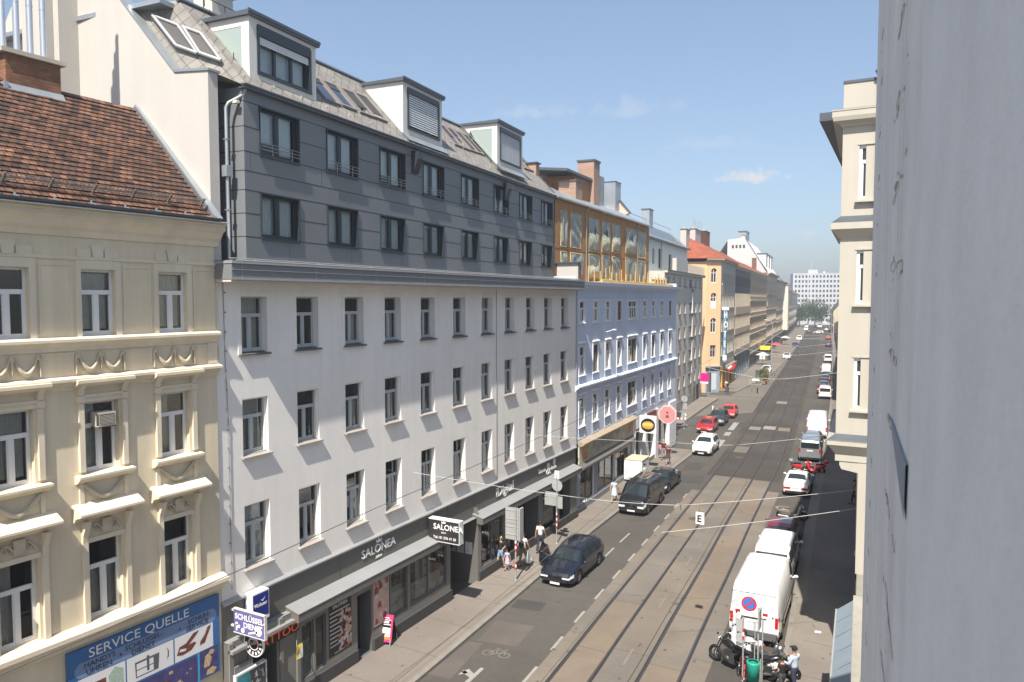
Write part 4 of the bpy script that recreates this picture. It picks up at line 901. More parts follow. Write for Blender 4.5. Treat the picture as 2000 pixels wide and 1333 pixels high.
# blue light box
s4 = thing('light_box_sign', 'upright dark blue light box with white script and small bird emblem', 'sign', (-19.05, 17.05, 3.72))
b = MB(); b.box(.02, .36, .0, .72, .0, .98, 1); b.box(.361, .366, .03, .69, .13, .93, 0); part(b, 'box', [M('light box blue', (.012,.025,.22), .3), white_p], s4)
text('Vöslauer', .175, txt_w, s4, (.369, .06, .5), font_off=.002, sx=.9)
b = MB(); b.prism([(.34,.72),(.43,.69),(.55,.76),(.46,.66),(.42,.64)], 'x', .366, .369); part(b, 'bird_emblem', white_p, s4)
# framed showcases at the tattoo shop and a yellow flag
for i, (y, z, h) in enumerate(((16.25, 1.35, 1.0), (16.3, .25, 1.0))):
    s_ = tag(MB().box(0, .16, .0, 1.3, 0, h, 0).build('showcase', [M('showcase frame', (.62,.62,.60), .4), M('showcase teal', (.04,.22,.26), .3, .4, 4), M('showcase dark', (.05,.05,.06), .3, .4, 8)] if i == 0 else [bpy.data.materials['showcase frame'], bpy.data.materials['showcase teal'], bpy.data.materials['showcase dark']], None, (-18.78, y, z)), ('white framed showcase with teal picture, the upper one by the tattoo door', 'white framed showcase with dark picture, the lower one by the tattoo door')[i], 'showcase')
    b = MB(); b.poly([(.165,.06,.06),(.165,.7,.06),(.165,.56,h-.06),(.165,.06,h-.06)], 1 if i == 0 else 2); b.poly([(.164,.06,.06),(.164,1.24,.06),(.164,1.24,h-.06),(.164,.06,h-.06)], 2)
    r_ = random.Random(30+i)
    for q in range(22):
        a, z2, s2_ = r_.uniform(.62 if i == 0 else .1, 1.1), r_.uniform(.1, h-.25), r_.uniform(.05, .16); b.poly([(.1655+.0002*q, a, z2), (.1655+.0002*q, a+s2_, z2), (.1655+.0002*q, a+s2_*.7, z2+s2_)], r_.choice([3, 3, 2]))
    O('picture', b.mesh('picture', [bpy.data.materials['showcase frame'], bpy.data.materials['showcase teal'], bpy.data.materials['showcase dark'], M('showcase print', (.4,.42,.44), .4) if i == 0 else bpy.data.materials['showcase print']]), s_)
b = MB(); b.tube([(-18.78,19.1,2.35),(-18.3,18.6,2.42)], .015, 0, 6); b.grid([[(-18.42+.05*math.sin(i)*.4, 18.72+.28*j/4, 2.36-.5*i/6) for j in range(5)] for i in range(7)], 1); b.poly([(-18.43,18.72,2.30),(-18.43,19.0,2.30),(-18.43,19.0,2.38),(-18.43,18.72,2.38)], 2); b.poly([(-18.4,18.78,1.86),(-18.4,19.0,1.86),(-18.4,19.0,2.28),(-18.4,18.9,2.28)], 3)
tag(b.build('shop_flag', [galv, M('flag yellow', (.75,.6,.03), .6), M('flag green', (.02,.25,.08), .6), white_p]), 'small yellow green and white shop flag on a stick by the tattoo door', 'flag')
# A-board on the pavement
ab = thing('pavement_board', 'pink framed folding price board standing on the pavement outside the salon', 'sign', (-18.75, 24.2, .13), R(12))
pk = M('magenta frame', (.62,.045,.16), .4)
b = MB()
def plank(mb, y0, y1, z0, z1, xa, xb, t, m):
    mb.poly([(xa,y0,z0),(xb,y0,z0),(xb,y1,z1),(xa,y1,z1)], m); mb.poly([(xa,y0+t,z0),(xa,y1+t,z1),(xb,y1+t,z1),(xb,y0+t,z0)], m)
    mb.poly([(xa,y0,z0),(xa,y1,z1),(xa,y1+t,z1),(xa,y0+t,z0)], m); mb.poly([(xb,y0,z0),(xb,y0+t,z0),(xb,y1+t,z1),(xb,y1,z1)], m); mb.poly([(xa,y1,z1),(xb,y1,z1),(xb,y1+t,z1),(xa,y1+t,z1)], m)
plank(b, -.3, -.02, .15, 1.18, -.33, .33, .035, 0); part(b, 'frame', [pk], ab)
b = MB()
def onp(z): return -.3 + .28*(z-.15)/1.03 - .006
for z0, z1, m, i in ((.25,.36,2,0),(.36,1.0,1,0),(.70,.8,3,.004),(.83,.98,3,.004)): b.poly([(-.25,onp(z0)-i,z0),(.25,onp(z0)-i,z0),(.25,onp(z1)-i,z1),(-.25,onp(z1)-i,z1)], m)
for k in range(4): b.poly([(-.2+.11*k,onp(.42)-.008,.42),(-.12+.11*k,onp(.42)-.008,.42),(-.12+.11*k,onp(.66)-.008,.66),(-.2+.11*k,onp(.66)-.008,.66)], [4,5][k % 2])
for z in (.87,.92,1.06): b.poly([(-.17,onp(z)-.01,z),(.17,onp(z)-.01,z),(.17,onp(z+.03)-.01,z+.03),(-.17,onp(z+.03)-.01,z+.03)], 1)
part(b, 'price_poster', [pk, white_p, M('poster orange', (.7,.2,.05), .5), pr_k, skin_c, M('poster cream', (.7,.65,.55), .5)], ab)
b = MB(); plank(b, .34, .0, .15, 1.16, -.31, .31, .02, 0); part(b, 'rear_panel', [pr_k], ab)
for x in (-.3, .3):
    for s_ in (-1, 1): b = MB(); b.tube([(x, .36*s_ + (-.02 if s_ < 0 else .02), 0), (x, .28*s_, .3)], .017, 0, 6); part(b, 'leg', galv, ab)
# ================================================================ pale blue house with the boarded brown attic
TB = R(1.88); bb = thing('corner_house', 'pale blue house with white windows and unfinished brown boarded attic', 'house', (-19.1, 44.85, 0), TB)
BLN = 27.2
cols_b = [.70, 3.38, 6.0, 8.72, 11.45, 15.70, 18.40, 21.32, 24.30]; wid_b = {11.45: 2.38}
rows_b = [(12.8, 14.24), (9.3, 11.2), (5.85, 7.75)]
w_ = MB(); ops = []
for u in cols_b:
    for a, b in rows_b: ops.append((u, u + wid_b.get(u, 1.0), a, b, .12))
facade(w_, 0, BLN, 4.72, 15.1, ops, 0, 0, 2, 1, .45)
for y in (0, BLN): w_.poly([(0,y,0),(-12,y,0),(-12,y,15.9),(0,y,15.9)], 0)
w_.poly([(-12,0,0),(-12,BLN,0),(-12,BLN,15.9),(-12,0,15.9)], 0); w_.box(-12, .3, 0, BLN, 15.5, 15.55, 3)
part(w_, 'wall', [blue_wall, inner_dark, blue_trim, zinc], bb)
t_ = MB()
def courseb(mb, z, prof, u0, u1, m=0): mb.prism([(-.02, z+prof[-1][1]), (-.02, z+prof[0][1])] + [(a, z+b) for a, b in prof], 'y', u0, u1, m)
courseb(t_, 14.5, [(.03,0),(.05,.02),(.05,.08),(.03,.1)], 0, BLN); courseb(t_, 15.0, [(.04,0),(.08,.1),(.25,.3),(.55,.36),(.55,.5),(.58,.52),(.58,.56)], -.0, BLN+.1)
courseb(t_, 8.28, [(.03,0),(.06,.1),(.2,.22),(.26,.24),(.26,.32),(.04,.42)], 0, BLN); courseb(t_, 4.6, [(.05,-.1),(.3,.0),(.42,.05),(.42,.14),(.04,.34)], .6, 13.0, 2)
for u in cols_b:
    w = wid_b.get(u, 1.0)
    for r, (a, b) in enumerate(rows_b):
        for q0, q1 in ((-.12, 0), (w, w+.12)): t_.box(-.01, .04, u+q0, u+q1, a-.02, b+.12, 1)
        t_.box(-.01, .04, u, u+w, b, b+.12, 1)
        t_.prism([(-.1,a),(.1,a-.02),(.1,a-.08),(-.01,a-.1)], 'y', u-.16, u+w+.16, 1)
        if r > 0:
            t_.prism([(-.01,b+.22),(.14,b+.22),(.14,b+.30),(-.01,b+.36)], 'y', u-.14, u+w+.14, 1)
            for q0, q1 in ((-.13, -.1), (w+.1, w+.13)): t_.box(-.01, .03, u+q0, u+q1, a-.85, a-.1, 0)
            t_.box(-.01, .02, u-.1, u+w+.1, a-.85, a-.80, 0)
part(t_, 'stucco_trim', [blue_wall, blue_trim, M('tan shop cornice', (.34,.275,.20), .85, .08, 1)], bb)
k = 0
for u in cols_b:
    for r, (a, b) in enumerate(rows_b):
        k += 1; w = wid_b.get(u, 1.0); n = 2 if w > 2 else 1
        for j in range(n):
            window(bb, u + j*(w/2 if n == 2 else 0), a, w/n, b-a, -.09, 'kasten', frame_white if (k+j) % 5 else frame_brown, glass, [None, [(.05,.95,0,.6)], [], [(.05,.5,0,.95)], [(.05,.95,.5,.97)], [(.55,.95,0,.6)]][(k*3+j) % 6] or [], curtain_y)
# shop band: bread prints, windows, piers
SH = MB(); SH.box(-.02, .08, .6, 12.9, 3.35, 4.6, 0); SH.box(.0, .28, 12.75, 13.0, .1, 4.62, 2)
sops = [(.9, 3.6, .55, 2.75, .15), (4.4, 8.1, .55, 2.7, .15), (8.3, 11.9, .55, 2.6, .15), (13.25, 16.2, .14, 3.5, .5), (16.9, 19.4, .3, 3.4, .35), (20.6, 24.4, .2, 3.5, .3)]
facade(SH, 0, BLN, 0, 3.35, sops[:3] + [(o[0], o[1], o[2], 3.36, o[4]) for o in sops[3:]], .05, 3, 2, 4, .8)
facade(SH, 12.9, BLN, 3.35, 4.72, [(13.25,16.2,3.34,3.6,.5),(16.9,19.4,3.34,3.4,.35)], .05, 2, 2, 4, .8)
for a, b in ((12.9,13.2),(16.25,16.85),(19.5,20.5),(24.5,27.2)): SH.box(.05, .16, a, b, .1, 4.5, 2)
SH.prism([(.1,3.05),(.4,3.02),(.4,3.12),(.05,3.35)], 'y', .6, 12.7, 5); SH.box(.05, .12, 0, BLN, .1, .5, 6)
part(SH, 'shop_front', [M('bakery print pale', (.52,.50,.40), .6, .15, 1.2), inner_dark, blue_trim, M('shop blue grey', (.30,.34,.42), .7, .05, 1), inner_mid, fascia_grey, M('shop plinth', (.24,.24,.24), .8)], bb)
for o in sops[:3] + sops[4:]:
    w, h = o[1]-o[0], o[3]-o[2]; wf, wp = win_meshes(w, h, 'mid', bpy.data.materials['shop metal frame'], glass_dim); x = O('shop_window', wf, bb, (.06-o[4], o[0], o[2])); O('pane', wp, x)
bread = M('print bread', (.55,.27,.08), .5, .45, 6); wheat = M('print wheat', (.45,.40,.20), .5, .35, 8)
def panel(name, x, polys, mats, parent):
    m = MB()
    for i, (pts, k_) in enumerate(polys): m.poly([(x + .0006*i, a, z) for a, z in pts], k_)
    return part(m, name, mats, parent)
pg = []; r_ = random.Random(12)
def bl(a, z, w, h, k_, n=9, j=.18): return ([(a + w*math.cos(2*math.pi*i/n)*(1+r_.uniform(-j,j)), z + h*math.sin(2*math.pi*i/n)*(1+r_.uniform(-j,j))) for i in range(n)], k_)
pg += [([(1.1,3.5),(2.2,3.5),(2.3,4.4),(1.2,4.4)],0), bl(1.65,3.9,.45,.3,0), bl(1.9,4.15,.3,.2,1), bl(11.9,4.05,.6,.38,0), bl(11.4,3.75,.35,.2,1), bl(12.3,4.2,.3,.25,0), bl(10.3,3.75,.35,.28,2)]
for q in range(26): pg.append(bl(2.9 + q*.27, 3.85 + .25*math.sin(q*.8) + .03*q, .1, r_.uniform(.12,.35), [1,1,3][q % 3], 6, .5))
panel('bakery_print', .084, pg, [bread, wheat, M('print cream', (.66,.6,.5), .5), M('print violet', (.3,.27,.35), .5)], bb)
text('bäckerei', .62, M('faint lettering', (.33,.34,.27), .5), bb, (.1, 5.0, 3.72), shear=.25, sx=1.2)
picture('display', (-.3, 1.0, 3.5, .6, 2.7), [M('shop goods dark', (.05,.04,.04), .8), pr_r, skin_c, pr_w], bb, 41, 40, sizes=(.1,.35)); picture('display', (-.3, 4.5, 8.0, .6, 2.6), [M('shop goods pale', (.42,.42,.38), .8), pr_r, pr_w, bpy.data.materials['print rose skin']], bb, 42, 34, sizes=(.15,.5)); picture('display', (-.3, 8.4, 11.8, .6, 2.5), [bpy.data.materials['shop dim'], pr_r, pr_w, pr_r], bb, 43, 34, sizes=(.15,.4))
picture('display', (-.45, 17, 19.3, .4, 3.2), [M('shop olive', (.2,.19,.13), .8), pr_w, pr_r], bb, 44, 20, sizes=(.1,.3)); picture('display', (-.45, 20.8, 24.2, .3, 3.3), [M('shop sage', (.14,.16,.13), .8), pr_w, bpy.data.materials['print grey2']], bb, 45, 18, sizes=(.2,.5))
# two projecting shop signs and the red panel
def to_world(parent_loc, rz, v): return Matrix.Translation(parent_loc) @ Matrix.Rotation(rz, 4, 'Z') @ Vector(v)
o = thing('projecting_sign', 'white burger sign with golden oval over the doorway of the blue house', 'sign', to_world((-19.1,44.85,0), TB, (.1, 14.3, 3.3)), TB)
b = MB(); b.box(.1, 1.5, 0, .18, 0, 1.45, 0); part(b, 'box', white_p, o)
b = MB(); b.prism([(.8+.62*math.cos(i*math.pi/10), .66+.58*math.sin(i*math.pi/10)) for i in range(20)], 'y', -.012, -.001, 0); b.prism([(.8+.5*math.cos(i*math.pi/10), .66+.32*math.sin(i*math.pi/10)) for i in range(20)], 'y', -.022, -.0125, 1); b.prism([(.8+.42*math.cos(i*math.pi/10), .72+.14*math.sin(i*math.pi/10)) for i in range(20)], 'y', -.03, -.0225, 2)
part(b, 'burger_print', [pr_k, M('print gold', (.55,.30,.05), .4, .3, 10), M('print gold light', (.75,.50,.14), .4)], o)
o = thing('projecting_sign', 'pale pink octagonal shop sign standing out from the blue house corner', 'sign', to_world((-19.1,44.85,0), TB, (.1, 20.1, 3.25)), TB)
b = MB(); b.prism([(.95+.88*math.cos(R(22.5+45*i)), .8+.88*math.sin(R(22.5+45*i))) for i in range(8)], 'y', 0, .2, 0); b.box(-.06, .3, .05, .15, .7, .8, 0); part(b, 'box', M('sign pale pink', (.62,.45,.43), .5), o)
b = MB(); b.prism([(.95+.74*math.cos(R(22.5+45*i)), .8+.74*math.sin(R(22.5+45*i))) for i in range(8)], 'y', -.02, -.001, 0); b.prism([(.95+.1*math.cos(R(45*i)), .98+.12*math.sin(R(45*i))) for i in range(8)], 'y', -.03, -.021, 1); b.box(.8,1.1,-.028,-.021,.5,.74,1); part(b, 'emblem_print', [M('sign rose', (.62,.24,.24), .5), M('print dark grey', (.12,.1,.12), .5)], o)
o = tag(MB().box(0, .1, 0, 2.9, 0, .78, 0).build('shop_sign', [M('sign brown red', (.13,.035,.035), .5), pr_w], None, to_world((-19.1,44.85,0), TB, (.12, 16.7, 3.75)), (0, 0, TB)), 'brown red shop name board between the burger sign and the pink sign', 'sign')
text('pizzeria', .5, M('print salmon', (.6,.3,.26), .5), o, (.104, .25, .2), shear=.2)
# brown attic: boards, film covered openings, gutter, low roof
AX = -1.5; AZ0, AZ1, AE = 15.55, 21.05, 22.6
film_ops = [(1.0,2.05,17.95,20.35),(2.75,4.75,18.0,20.38),(6.42,8.6,17.95,20.4),(9.3,11.2,18.05,20.4),(11.85,13.8,18.2,20.42),(15.4,18.45,18.3,20.42),(19.1,21.4,18.1,20.38),
            (1.0,2.05,15.9,17.6),(2.75,5.2,16.2,17.6),(6.45,8.7,15.9,17.7),(9.35,11.2,15.9,17.8),(11.8,13.8,15.9,17.8),(15.4,18.4,15.9,17.9),(19.1,21.3,15.9,17.8)]
a_ = MB(); facade(a_, 0, AE, AZ0, AZ1, [(*o, .12) for o in film_ops], AX, 0, 0, 1, 1.2)
a_.poly([(AX,AE,AZ0),(-9,AE,AZ0),(-9,AE,24),(-5,AE,23.2),(AX,AE,AZ1)], 0)
a_.box(AX, AX+.02, 0, AE, 17.80, 17.9, 0)
part(a_, 'attic_wall', [brown_board, M('attic inside', (.10,.11,.10), .9)], bb)
film = bpy.data.materials.new('plastic film'); film.use_nodes = True; t = film.node_tree; b_ = t.nodes['Principled BSDF']; b_.inputs['Base Color'].default_value = (.46,.50,.46,1); b_.inputs['Roughness'].default_value = .22; b_.inputs['Alpha'].default_value = .55
yfoam = M('yellow foam seal', (.50,.43,.24), .8, .25, 6); yfilm = M('loose yellowish film', (.40,.39,.30), .3, .35, 3)
r_ = random.Random(21)
for i, (a, b, c, d) in enumerate(film_ops):
    m = MB(); n, q = 12, 12; ph, am = r_.uniform(0, 6), r_.uniform(.03, .09)
    rows = []
    for j in range(q+1):
        row = []
        for l in range(n+1):
            s_, v = l/n, j/q; e = min(s_, 1-s_, v, 1-v)*6; e = min(1, e)
            row.append((AX + .02 + e*(am*(1+math.sin(ph + 9*s_ + 7*v + 4*math.sin(3*v+ph))) + .03*math.sin(23*s_*(1+v)+ph)), a + s_*(b-a), c + v*(d-c)))
        rows.append(row)
    m.grid(rows, 0)
    o = part(m, 'plastic_film', [film], bb)
    f = MB()
    for (p0, p1) in (((a,c),(b,c)),((b,c),(b,d)),((b,d),(a,d)),((a,d),(a,c))):
        w_i = r_.uniform(.015, .04); f.tube([(AX+.02, p0[0], p0[1]), (AX+.05, (p0[0]+p1[0])/2, (p0[1]+p1[1])/2), (AX+.02, p1[0], p1[1])], w_i, 0, 5)
    if i in (2, 3, 4, 5, 9):                                  # torn sheet hanging in a bulge
        rows = []
        for j in range(9):
            v = j/8; rows.append([(AX + .05 + (.2 + .05*math.sin(i*2.3))*math.sin(math.pi*v)*math.sin(math.pi*l/8)**.6 + .045*math.sin(2.7*l+j*1.9+i), a + (b-a)*l/8*.98 + .04*math.sin(j*2), (c + (d-c)*(.05 + .5*v)) - .05*math.sin(l*1.7)) for l in range(9)])
        f.grid(rows, 1)
        if i in (2, 3, 5): f.prism([((a+b)/2+.12*math.cos(k_*1.05)*(1+.4*(k_ % 2)), c+(d-c)*.62+.28*math.sin(k_*1.05)) for k_ in range(6)], 'x', AX+.14, AX+.15, 2)
    O('film_edging', f.mesh('film_edging', [yfoam, yfilm, inner_dark]), o)
g_ = MB(); g_.prism([(AX+.2,21.02),(AX+.32,21.08),(AX+.30,21.16),(AX-3.6,23.0),(AX-3.6,22.9)], 'y', -.1, AE+.1, 0)
for u in (5.75, 18.75): g_.tube([(AX+.25,u,21.0),(AX+.08,u,20.7),(AX+.08,u,15.7)], .05, 0, 8)
part(g_, 'attic_roof', [zinc], bb)
m = MB()
for i in range(16):
    u = 5.5 + i*1.3; m.box(AX+.3, AX+.36, u, u+.07, 15.6, 16.5 + .3*(i % 3 == 0), 0)
m.box(AX+.2, .2, 5, 25.2, 15.56, 15.62, 0); m.box(AX+.3, .1, 5.2, 25.0, 15.62, 15.66, 1); m.box(.05, .15, 4.8, 25.4, 15.6, 15.78, 1)
for i in range(4): m.tube([(AX+.5,9+i*3,15.7),(AX+.7,9.5+i*3,15.9),(AX+.6,10.2+i*3,15.7)], .05, 2, 6)
for i in range(5): m.box(-1.0,-.9, 22.8+i*1.0, 22.9+i*1.0, 15.6, 16.45, 0)
m.box(-1.2,-1.05,22.8,27,15.6,16.2,3); m.box(-1.25,-1.0,22.7,27,16.2,16.24,4)
part(m, 'building_timber', [M('raw timber', (.50,.33,.15), .8, .2, 4), M('osb board', (.52,.38,.13), .85, .25, 3), M('orange hose', (.6,.3,.1), .6), M('pale parapet', (.55,.44,.36), .9), zinc_dark], bb)
m = MB(); m.prism([(.1,15.56),(.1,16.75),(-1.4,16.75),(-1.4,15.56)], 'y', .15, .5, 0); m.box(-1.5,.2,.0,.6,16.75,16.82,1); m.prism([(.12,16.7),(.16,16.7),(.16,15.7),(.12,15.7)],'y',.1,.55,1)
part(m, 'party_parapet', [fire_wall, zinc_dark], bb)
def chim(parent, x0, x1, y0, y1, z0, z1, mt, cap=.1): 
    m = MB(); m.box(x0, x1, y0, y1, z0, z1, 0); m.box(x0-.08, x1+.08, y0-.08, y1+.08, z1, z1+cap, 1); return part(m, 'chimney', [mt, zinc_dark], parent)
chim(bb, -4.3, -2.9, 7.4, 8.8, 21, 23.3, brick_pk); chim(bb, -4.6, -3.2, 12.2, 13.6, 21.5, 25.6, brick_pk, .14); 
m = MB(); m.box(-7.0,-3.6,8.9,12.1,21.5,24.0,0); m.prism([(-3.3,23.95),(-3.3,24.15),(-7.6,24.6),(-7.6,24.4)],'y',6.6,12.3,1); part(m, 'stair_head', [brown_board, zinc_dark], bb)
m = MB(); m.prism([(-3.2,22.4),(-4.2,23.6),(-9,23.9),(-9,21)],'y',AE-.6,AE-.1,0); m.prism([(-3.15,22.4),(-4.2,23.68),(-9,23.98),(-9,23.9),(-4.2,23.6),(-3.2,22.4)],'y',AE-.7,AE,1); part(m, 'end_wall', [M('pale pink render', (.52,.40,.33), .9), zinc_dark], bb)
m = MB(); m.box(-6.2,-4.4,15.4,18.2,22,25.2,0)
for i in range(6): m.box(-4.39,-4.37,15.6+i*.5,15.63+i*.5,23,25.2,1)
part(m, 'roof_shaft', [zinc, zinc_dark], bb)
m = MB(); m.box(-5.6,-4.2,20.8,22.4,22,25.2,0); m.box(-5.65,-4.15,20.75,22.45,25.2,25.26,1); part(m, 'roof_shaft', [zinc, zinc_dark], bb)
m = MB(); m.tube([(.03,.1,15),(.03,.1,4.7)], .05, 0, 6); m.tube([(.06,5.9,12.0),(.7,5.9,12.2)],.03,1,6); m.lathe([(0,.02),(.04,.16),(.1,.2),(.14,.02)],1,12,'z',(.7,5.9,12.1)); part(m, 'downpipe', [zinc, white_p], bb)
# ================================================================ further houses
far_glass = M('far window glass', (.035,.042,.05), .08, spec=.6)
def house_root(name, label, p0, p1, cat='house', group=None):
    d = Vector((p1[0]-p0[0], p1[1]-p0[1])); rz = -math.atan2(d.x, d.y)
    o = thing(name, label, cat, (p0[0], p0[1], 0), rz, group); return o, d.length
def far_win(w, h, fm, depth=.02):
    m = MB(); t = .08; m.poly([(0,0,0),(0,w,0),(0,w,h),(0,0,h)], 1)
    for a, b, c, d in ((0,t,0,h),(w-t,w,0,h),(t,w-t,0,t),(t,w-t,h-t,h),(w/2-.04,w/2+.04,t,h-t),(t,w-t,h*.64,h*.64+.08)): m.box(.0, .04, a, b, c, d, 0)
    return m.mesh('window', [fm, far_glass])
def shell(mb, L, D, h, m=0):
    for y in (0, L): mb.poly([(0,y,0),(-D,y,0),(-D,y,h),(0,y,h)], m)
    mb.poly([(-D,0,0),(-D,L,0),(-D,L,h),(-D,0,h)], m); mb.poly([(0,0,h-.02),(0,L,h-.02),(-D,L,h-.02),(-D,0,h-.02)], m)
def pitched(mb, L, D, h, rise, over=.4, m=0, u0=0):
    mb.poly([(over,u0,h),(over,L,h),(-D*.45,L,h+rise),(-D*.45,u0,h+rise)], m); mb.poly([(-D-over,L,h),(-D-over,u0,h),(-D*.45,u0,h+rise),(-D*.45,L,h+rise)], m)
def gables(mb, L, D, h, rise, m=0, u0=0):
    for y in (u0+.02, L-.02): mb.poly([(0,y,h-.1),(-D,y,h-.1),(-D*.45,y,h+rise-.05)], m)
def row_house(name, label, p0, p1, h, wall, rows, ncol, ww=1.1, trim=None, roofm=None, rise=4.5, D=13, ground=3.6, gm=None, dep=.22, corn=.5, fm=None, margin=1.0, group='houses lining the street', ledges=True, cat='house', pitch_roof=True):
    o, L = house_root(name, label, p0, p1, cat, group); trim = trim or wall
    m = MB(); us = [margin + (L-2*margin)*(i+.5)/ncol - ww/2 for i in range(ncol)]
    facade(m, 0, L, ground, h, [(u, u+ww, a, b, dep) for u in us for a, b in rows], 0, 0, 0, 1, .05); shell(m, L, D, h)
    if pitch_roof: gables(m, L, D, h, rise)
    part(m, 'wall', [wall, inner_dark], o)
    wm = {}
    for u in us:
        for a, b in rows:
            k = round(b-a, 2)
            if k not in wm: wm[k] = far_win(ww, b-a, fm or frame_white)
            O('window', wm[k], o, (-dep+.01, u, a))
    t_ = MB(); t_.prism([(-.02,h+.05),(-.02,h-.55),(corn*.3,h-.5),(corn*.5,h-.2),(corn,h-.12),(corn,h+.05)], 'y', -.02, L+.02)
    if ledges:
        for a, b in rows[:-1]: t_.box(-.02, .14, 0, L, b+.42, b+.56)
        for u in us:
            for a, b in rows: t_.box(-.02, .12, u-.1, u+ww+.1, a-.12, a-.02); t_.box(-.02, .08, u-.1, u+ww+.1, b+.06, b+.2)
    part(t_, 'cornice', trim, o)
    r_ = MB()
    if pitch_roof: pitched(r_, L, D, h+.05, rise)
    else: r_.box(-D, corn, 0, L, h+.05, h+.15)
    part(r_, 'roof', roofm or red_roof, o)
    g_ = MB(); gops = []; u = .8
    while u < L-2.2: gops.append((u, u+2.0, .3, ground-.9, .3)); u += 2.9
    facade(g_, 0, L, 0, ground, gops, .06, 0, 0, 1, .3); g_.box(.06, .3, 0, L, ground-.55, ground-.3, 2); part(g_, 'shop_front', [gm or M('far shop front', (.2,.19,.18), .7, .2, .3), far_glass, fascia_lip] if not gm else [gm, far_glass, fascia_lip], o)
    return o, L
# grey house beyond the side street, with glazed terrace and attic
GR, GL = house_root('apartment_house', 'grey beige apartment house with roof terrace glazing across the side street', (-24.55, 83.5), (-26.36, 109.0))
wg = MB(); gcols = [(1.5,1.25),(4.6,1.25),(8.2,1.25),(11.6,1.25),(15.1,2.3),(19.2,1.3),(22.6,1.3)]; grow = [(2.9,4.35),(6.05,7.6),(9.3,10.76),(12.47,13.92),(16.0,17.0)]
facade(wg, 0, GL, 1.2, 17.65, [(u, u+w, a, b, .22) for u, w in gcols for a, b in grow], 0, 0, 0, 1, .05); shell(wg, GL, 13, 17.65); facade(wg, 0, GL, 0, 1.2, [], .05, 2)
wg.box(.02,.06,GL-6.6,GL-5.5,.1,2.2,3); wg.box(.02,.08,GL-4.2,GL-2.6,.1,2.3,1)
part(wg, 'wall', [grey_wall, inner_dark, stone_base, dark_clad], GR)
gm_ = {}
for u, w in gcols:
    for a, b in grow:
        if (w, round(b-a,2)) not in gm_: gm_[(w, round(b-a,2))] = far_win(w, b-a, frame_white)
        O('window', gm_[(w, round(b-a,2))], GR, (-.2, u, a))
        s_ = sill_mesh(w, .06, .16, .1); O('sill', s_.mesh('sill', [sill_dark]), GR, (0, u, a))
t_ = MB(); t_.box(-.02,.35,0,GL+.1,17.45,17.7,0); t_.box(-.02,.45,0,GL+.15,17.7,17.78,1); part(t_, 'cornice', [grey_wall, zinc_dark], GR)
t_ = MB(); t_.box(-.2,.3,5.2,12.4,17.7,19.35,0); part(t_, 'terrace_wall', fire_wall, GR)
t_ = MB()
for i in range(11): u = 12.5 + i*1.25; t_.box(.18,.24,u,u+.08,17.75,19.0,0); t_.poly([(.2,u+.1,17.85),(.2,u+1.2,17.85),(.2,u+1.2,18.9),(.2,u+.1,18.9)],1)
part(t_, 'glass_railing', [fascia_lip, Mglass('railing glass', (.75,.82,.80), .12)], GR)
at2 = MB(); facade(at2, -2, 24, 17.6, 21.6, [(2.4,3.6,18.6,20.4,.2),(5.6,7.4,18.2,20.6,.2),(11.5,13.4,17.8,20.2,.2)], -2, 0, 0, 1, .1); at2.poly([(-2,24,17.6),(-12,24,17.6),(-12,24,24),(-4.5,24,23.5),(-2,24,21.6)],0); at2.poly([(-2,-2,17.6),(-12,-2,17.6),(-12,-2,24),(-4.5,-2,23.5),(-2,-2,21.6)],0)
part(at2, 'attic_wall', [M('pale mint render', (.56,.60,.585), .9, .04, .4), far_glass], GR)
at2 = MB(); at2.poly([(-1.7,-2.2,21.55),(-1.7,24.2,21.55),(-4.4,24.2,23.9),(-4.4,-2.2,23.9)],0); at2.poly([(-4.4,-2.2,23.9),(-4.4,24.2,23.9),(-13,24.2,24.1),(-13,-2.2,24.1)],0); at2.box(-2.0,-1.5,-2.2,24.2,21.4,21.6,1)
for i in range(8): u = 1 + i*2.7; at2.poly([(-2.15,u,22.02),(-2.15,u+1.0,22.02),(-4.1,u+1.0,23.72),(-4.1,u,23.72)],2)
at2.tube([(-4.4,-2,24.5),(-4.4,24,24.5)],.03,1,5); at2.tube([(-1.65,5.5,21.5),(-1.65,5.5,17.7)],.05,1,6)
part(at2, 'roof', [zinc, zinc_dark, far_glass], GR)
m = MB(); m.box(-5,-4,9,11,23,25.8,0); m.box(-5.1,-3.9,8.9,11.1,25.8,25.9,1); part(m, 'chimney', [zinc, zinc_dark], GR)
m = MB(); m.tube([(.02,15,17.5),(.02,15,3)], .012, 0, 4); m.prism([(.05,17.2),(.12,17.2),(.12,4.4),(.05,4.4)],'y',17.15,17.3,1)
for z in (15.5,12.3,9.1): m.box(.02,.35,17.1,17.35,z-.2,z+.2,0)
part(m, 'downpipe', [zinc_dark, white_p], GR)
# peach corner house: chamfered corner with arched windows, greenish main front
PE, PL = house_root('corner_house', 'peach corner house with arched windows and red clay roof', (-25.25, 116), (-26.5, 133))
CH = [(-1.9, -1.55), (0, 0)]                     # chamfer from (x,y) to (x,y)
m = MB()
cd = Vector((CH[1][0]-CH[0][0], CH[1][1]-CH[0][1])); cl = cd.length; cd.normalize(); cn = Vector((cd.y, -cd.x))
def cpt(s_, z, off=0): return (CH[0][0]+cd.x*s_+cn.x*off, CH[0][1]+cd.y*s_+cn.y*off, z)
def arch(s0, s1, z0, z1, n=8):
    r = (s1-s0)/2; c = (s0+s1)/2; return [(s0,z0),(s1,z0)] + [(c+r*math.cos(math.pi*i/n), z1-r+r*math.sin(math.pi*i/n)) for i in range(n+1)]
a0, a1 = cl/2-.48, cl/2+.48
aw = [(13.0,15.35,1),(9.25,11.5,1),(5.45,7.3,0),(16.9,19.1,1)]
zs = sorted([4.05, 20.1] + [v for w in aw for v in w[:2]])
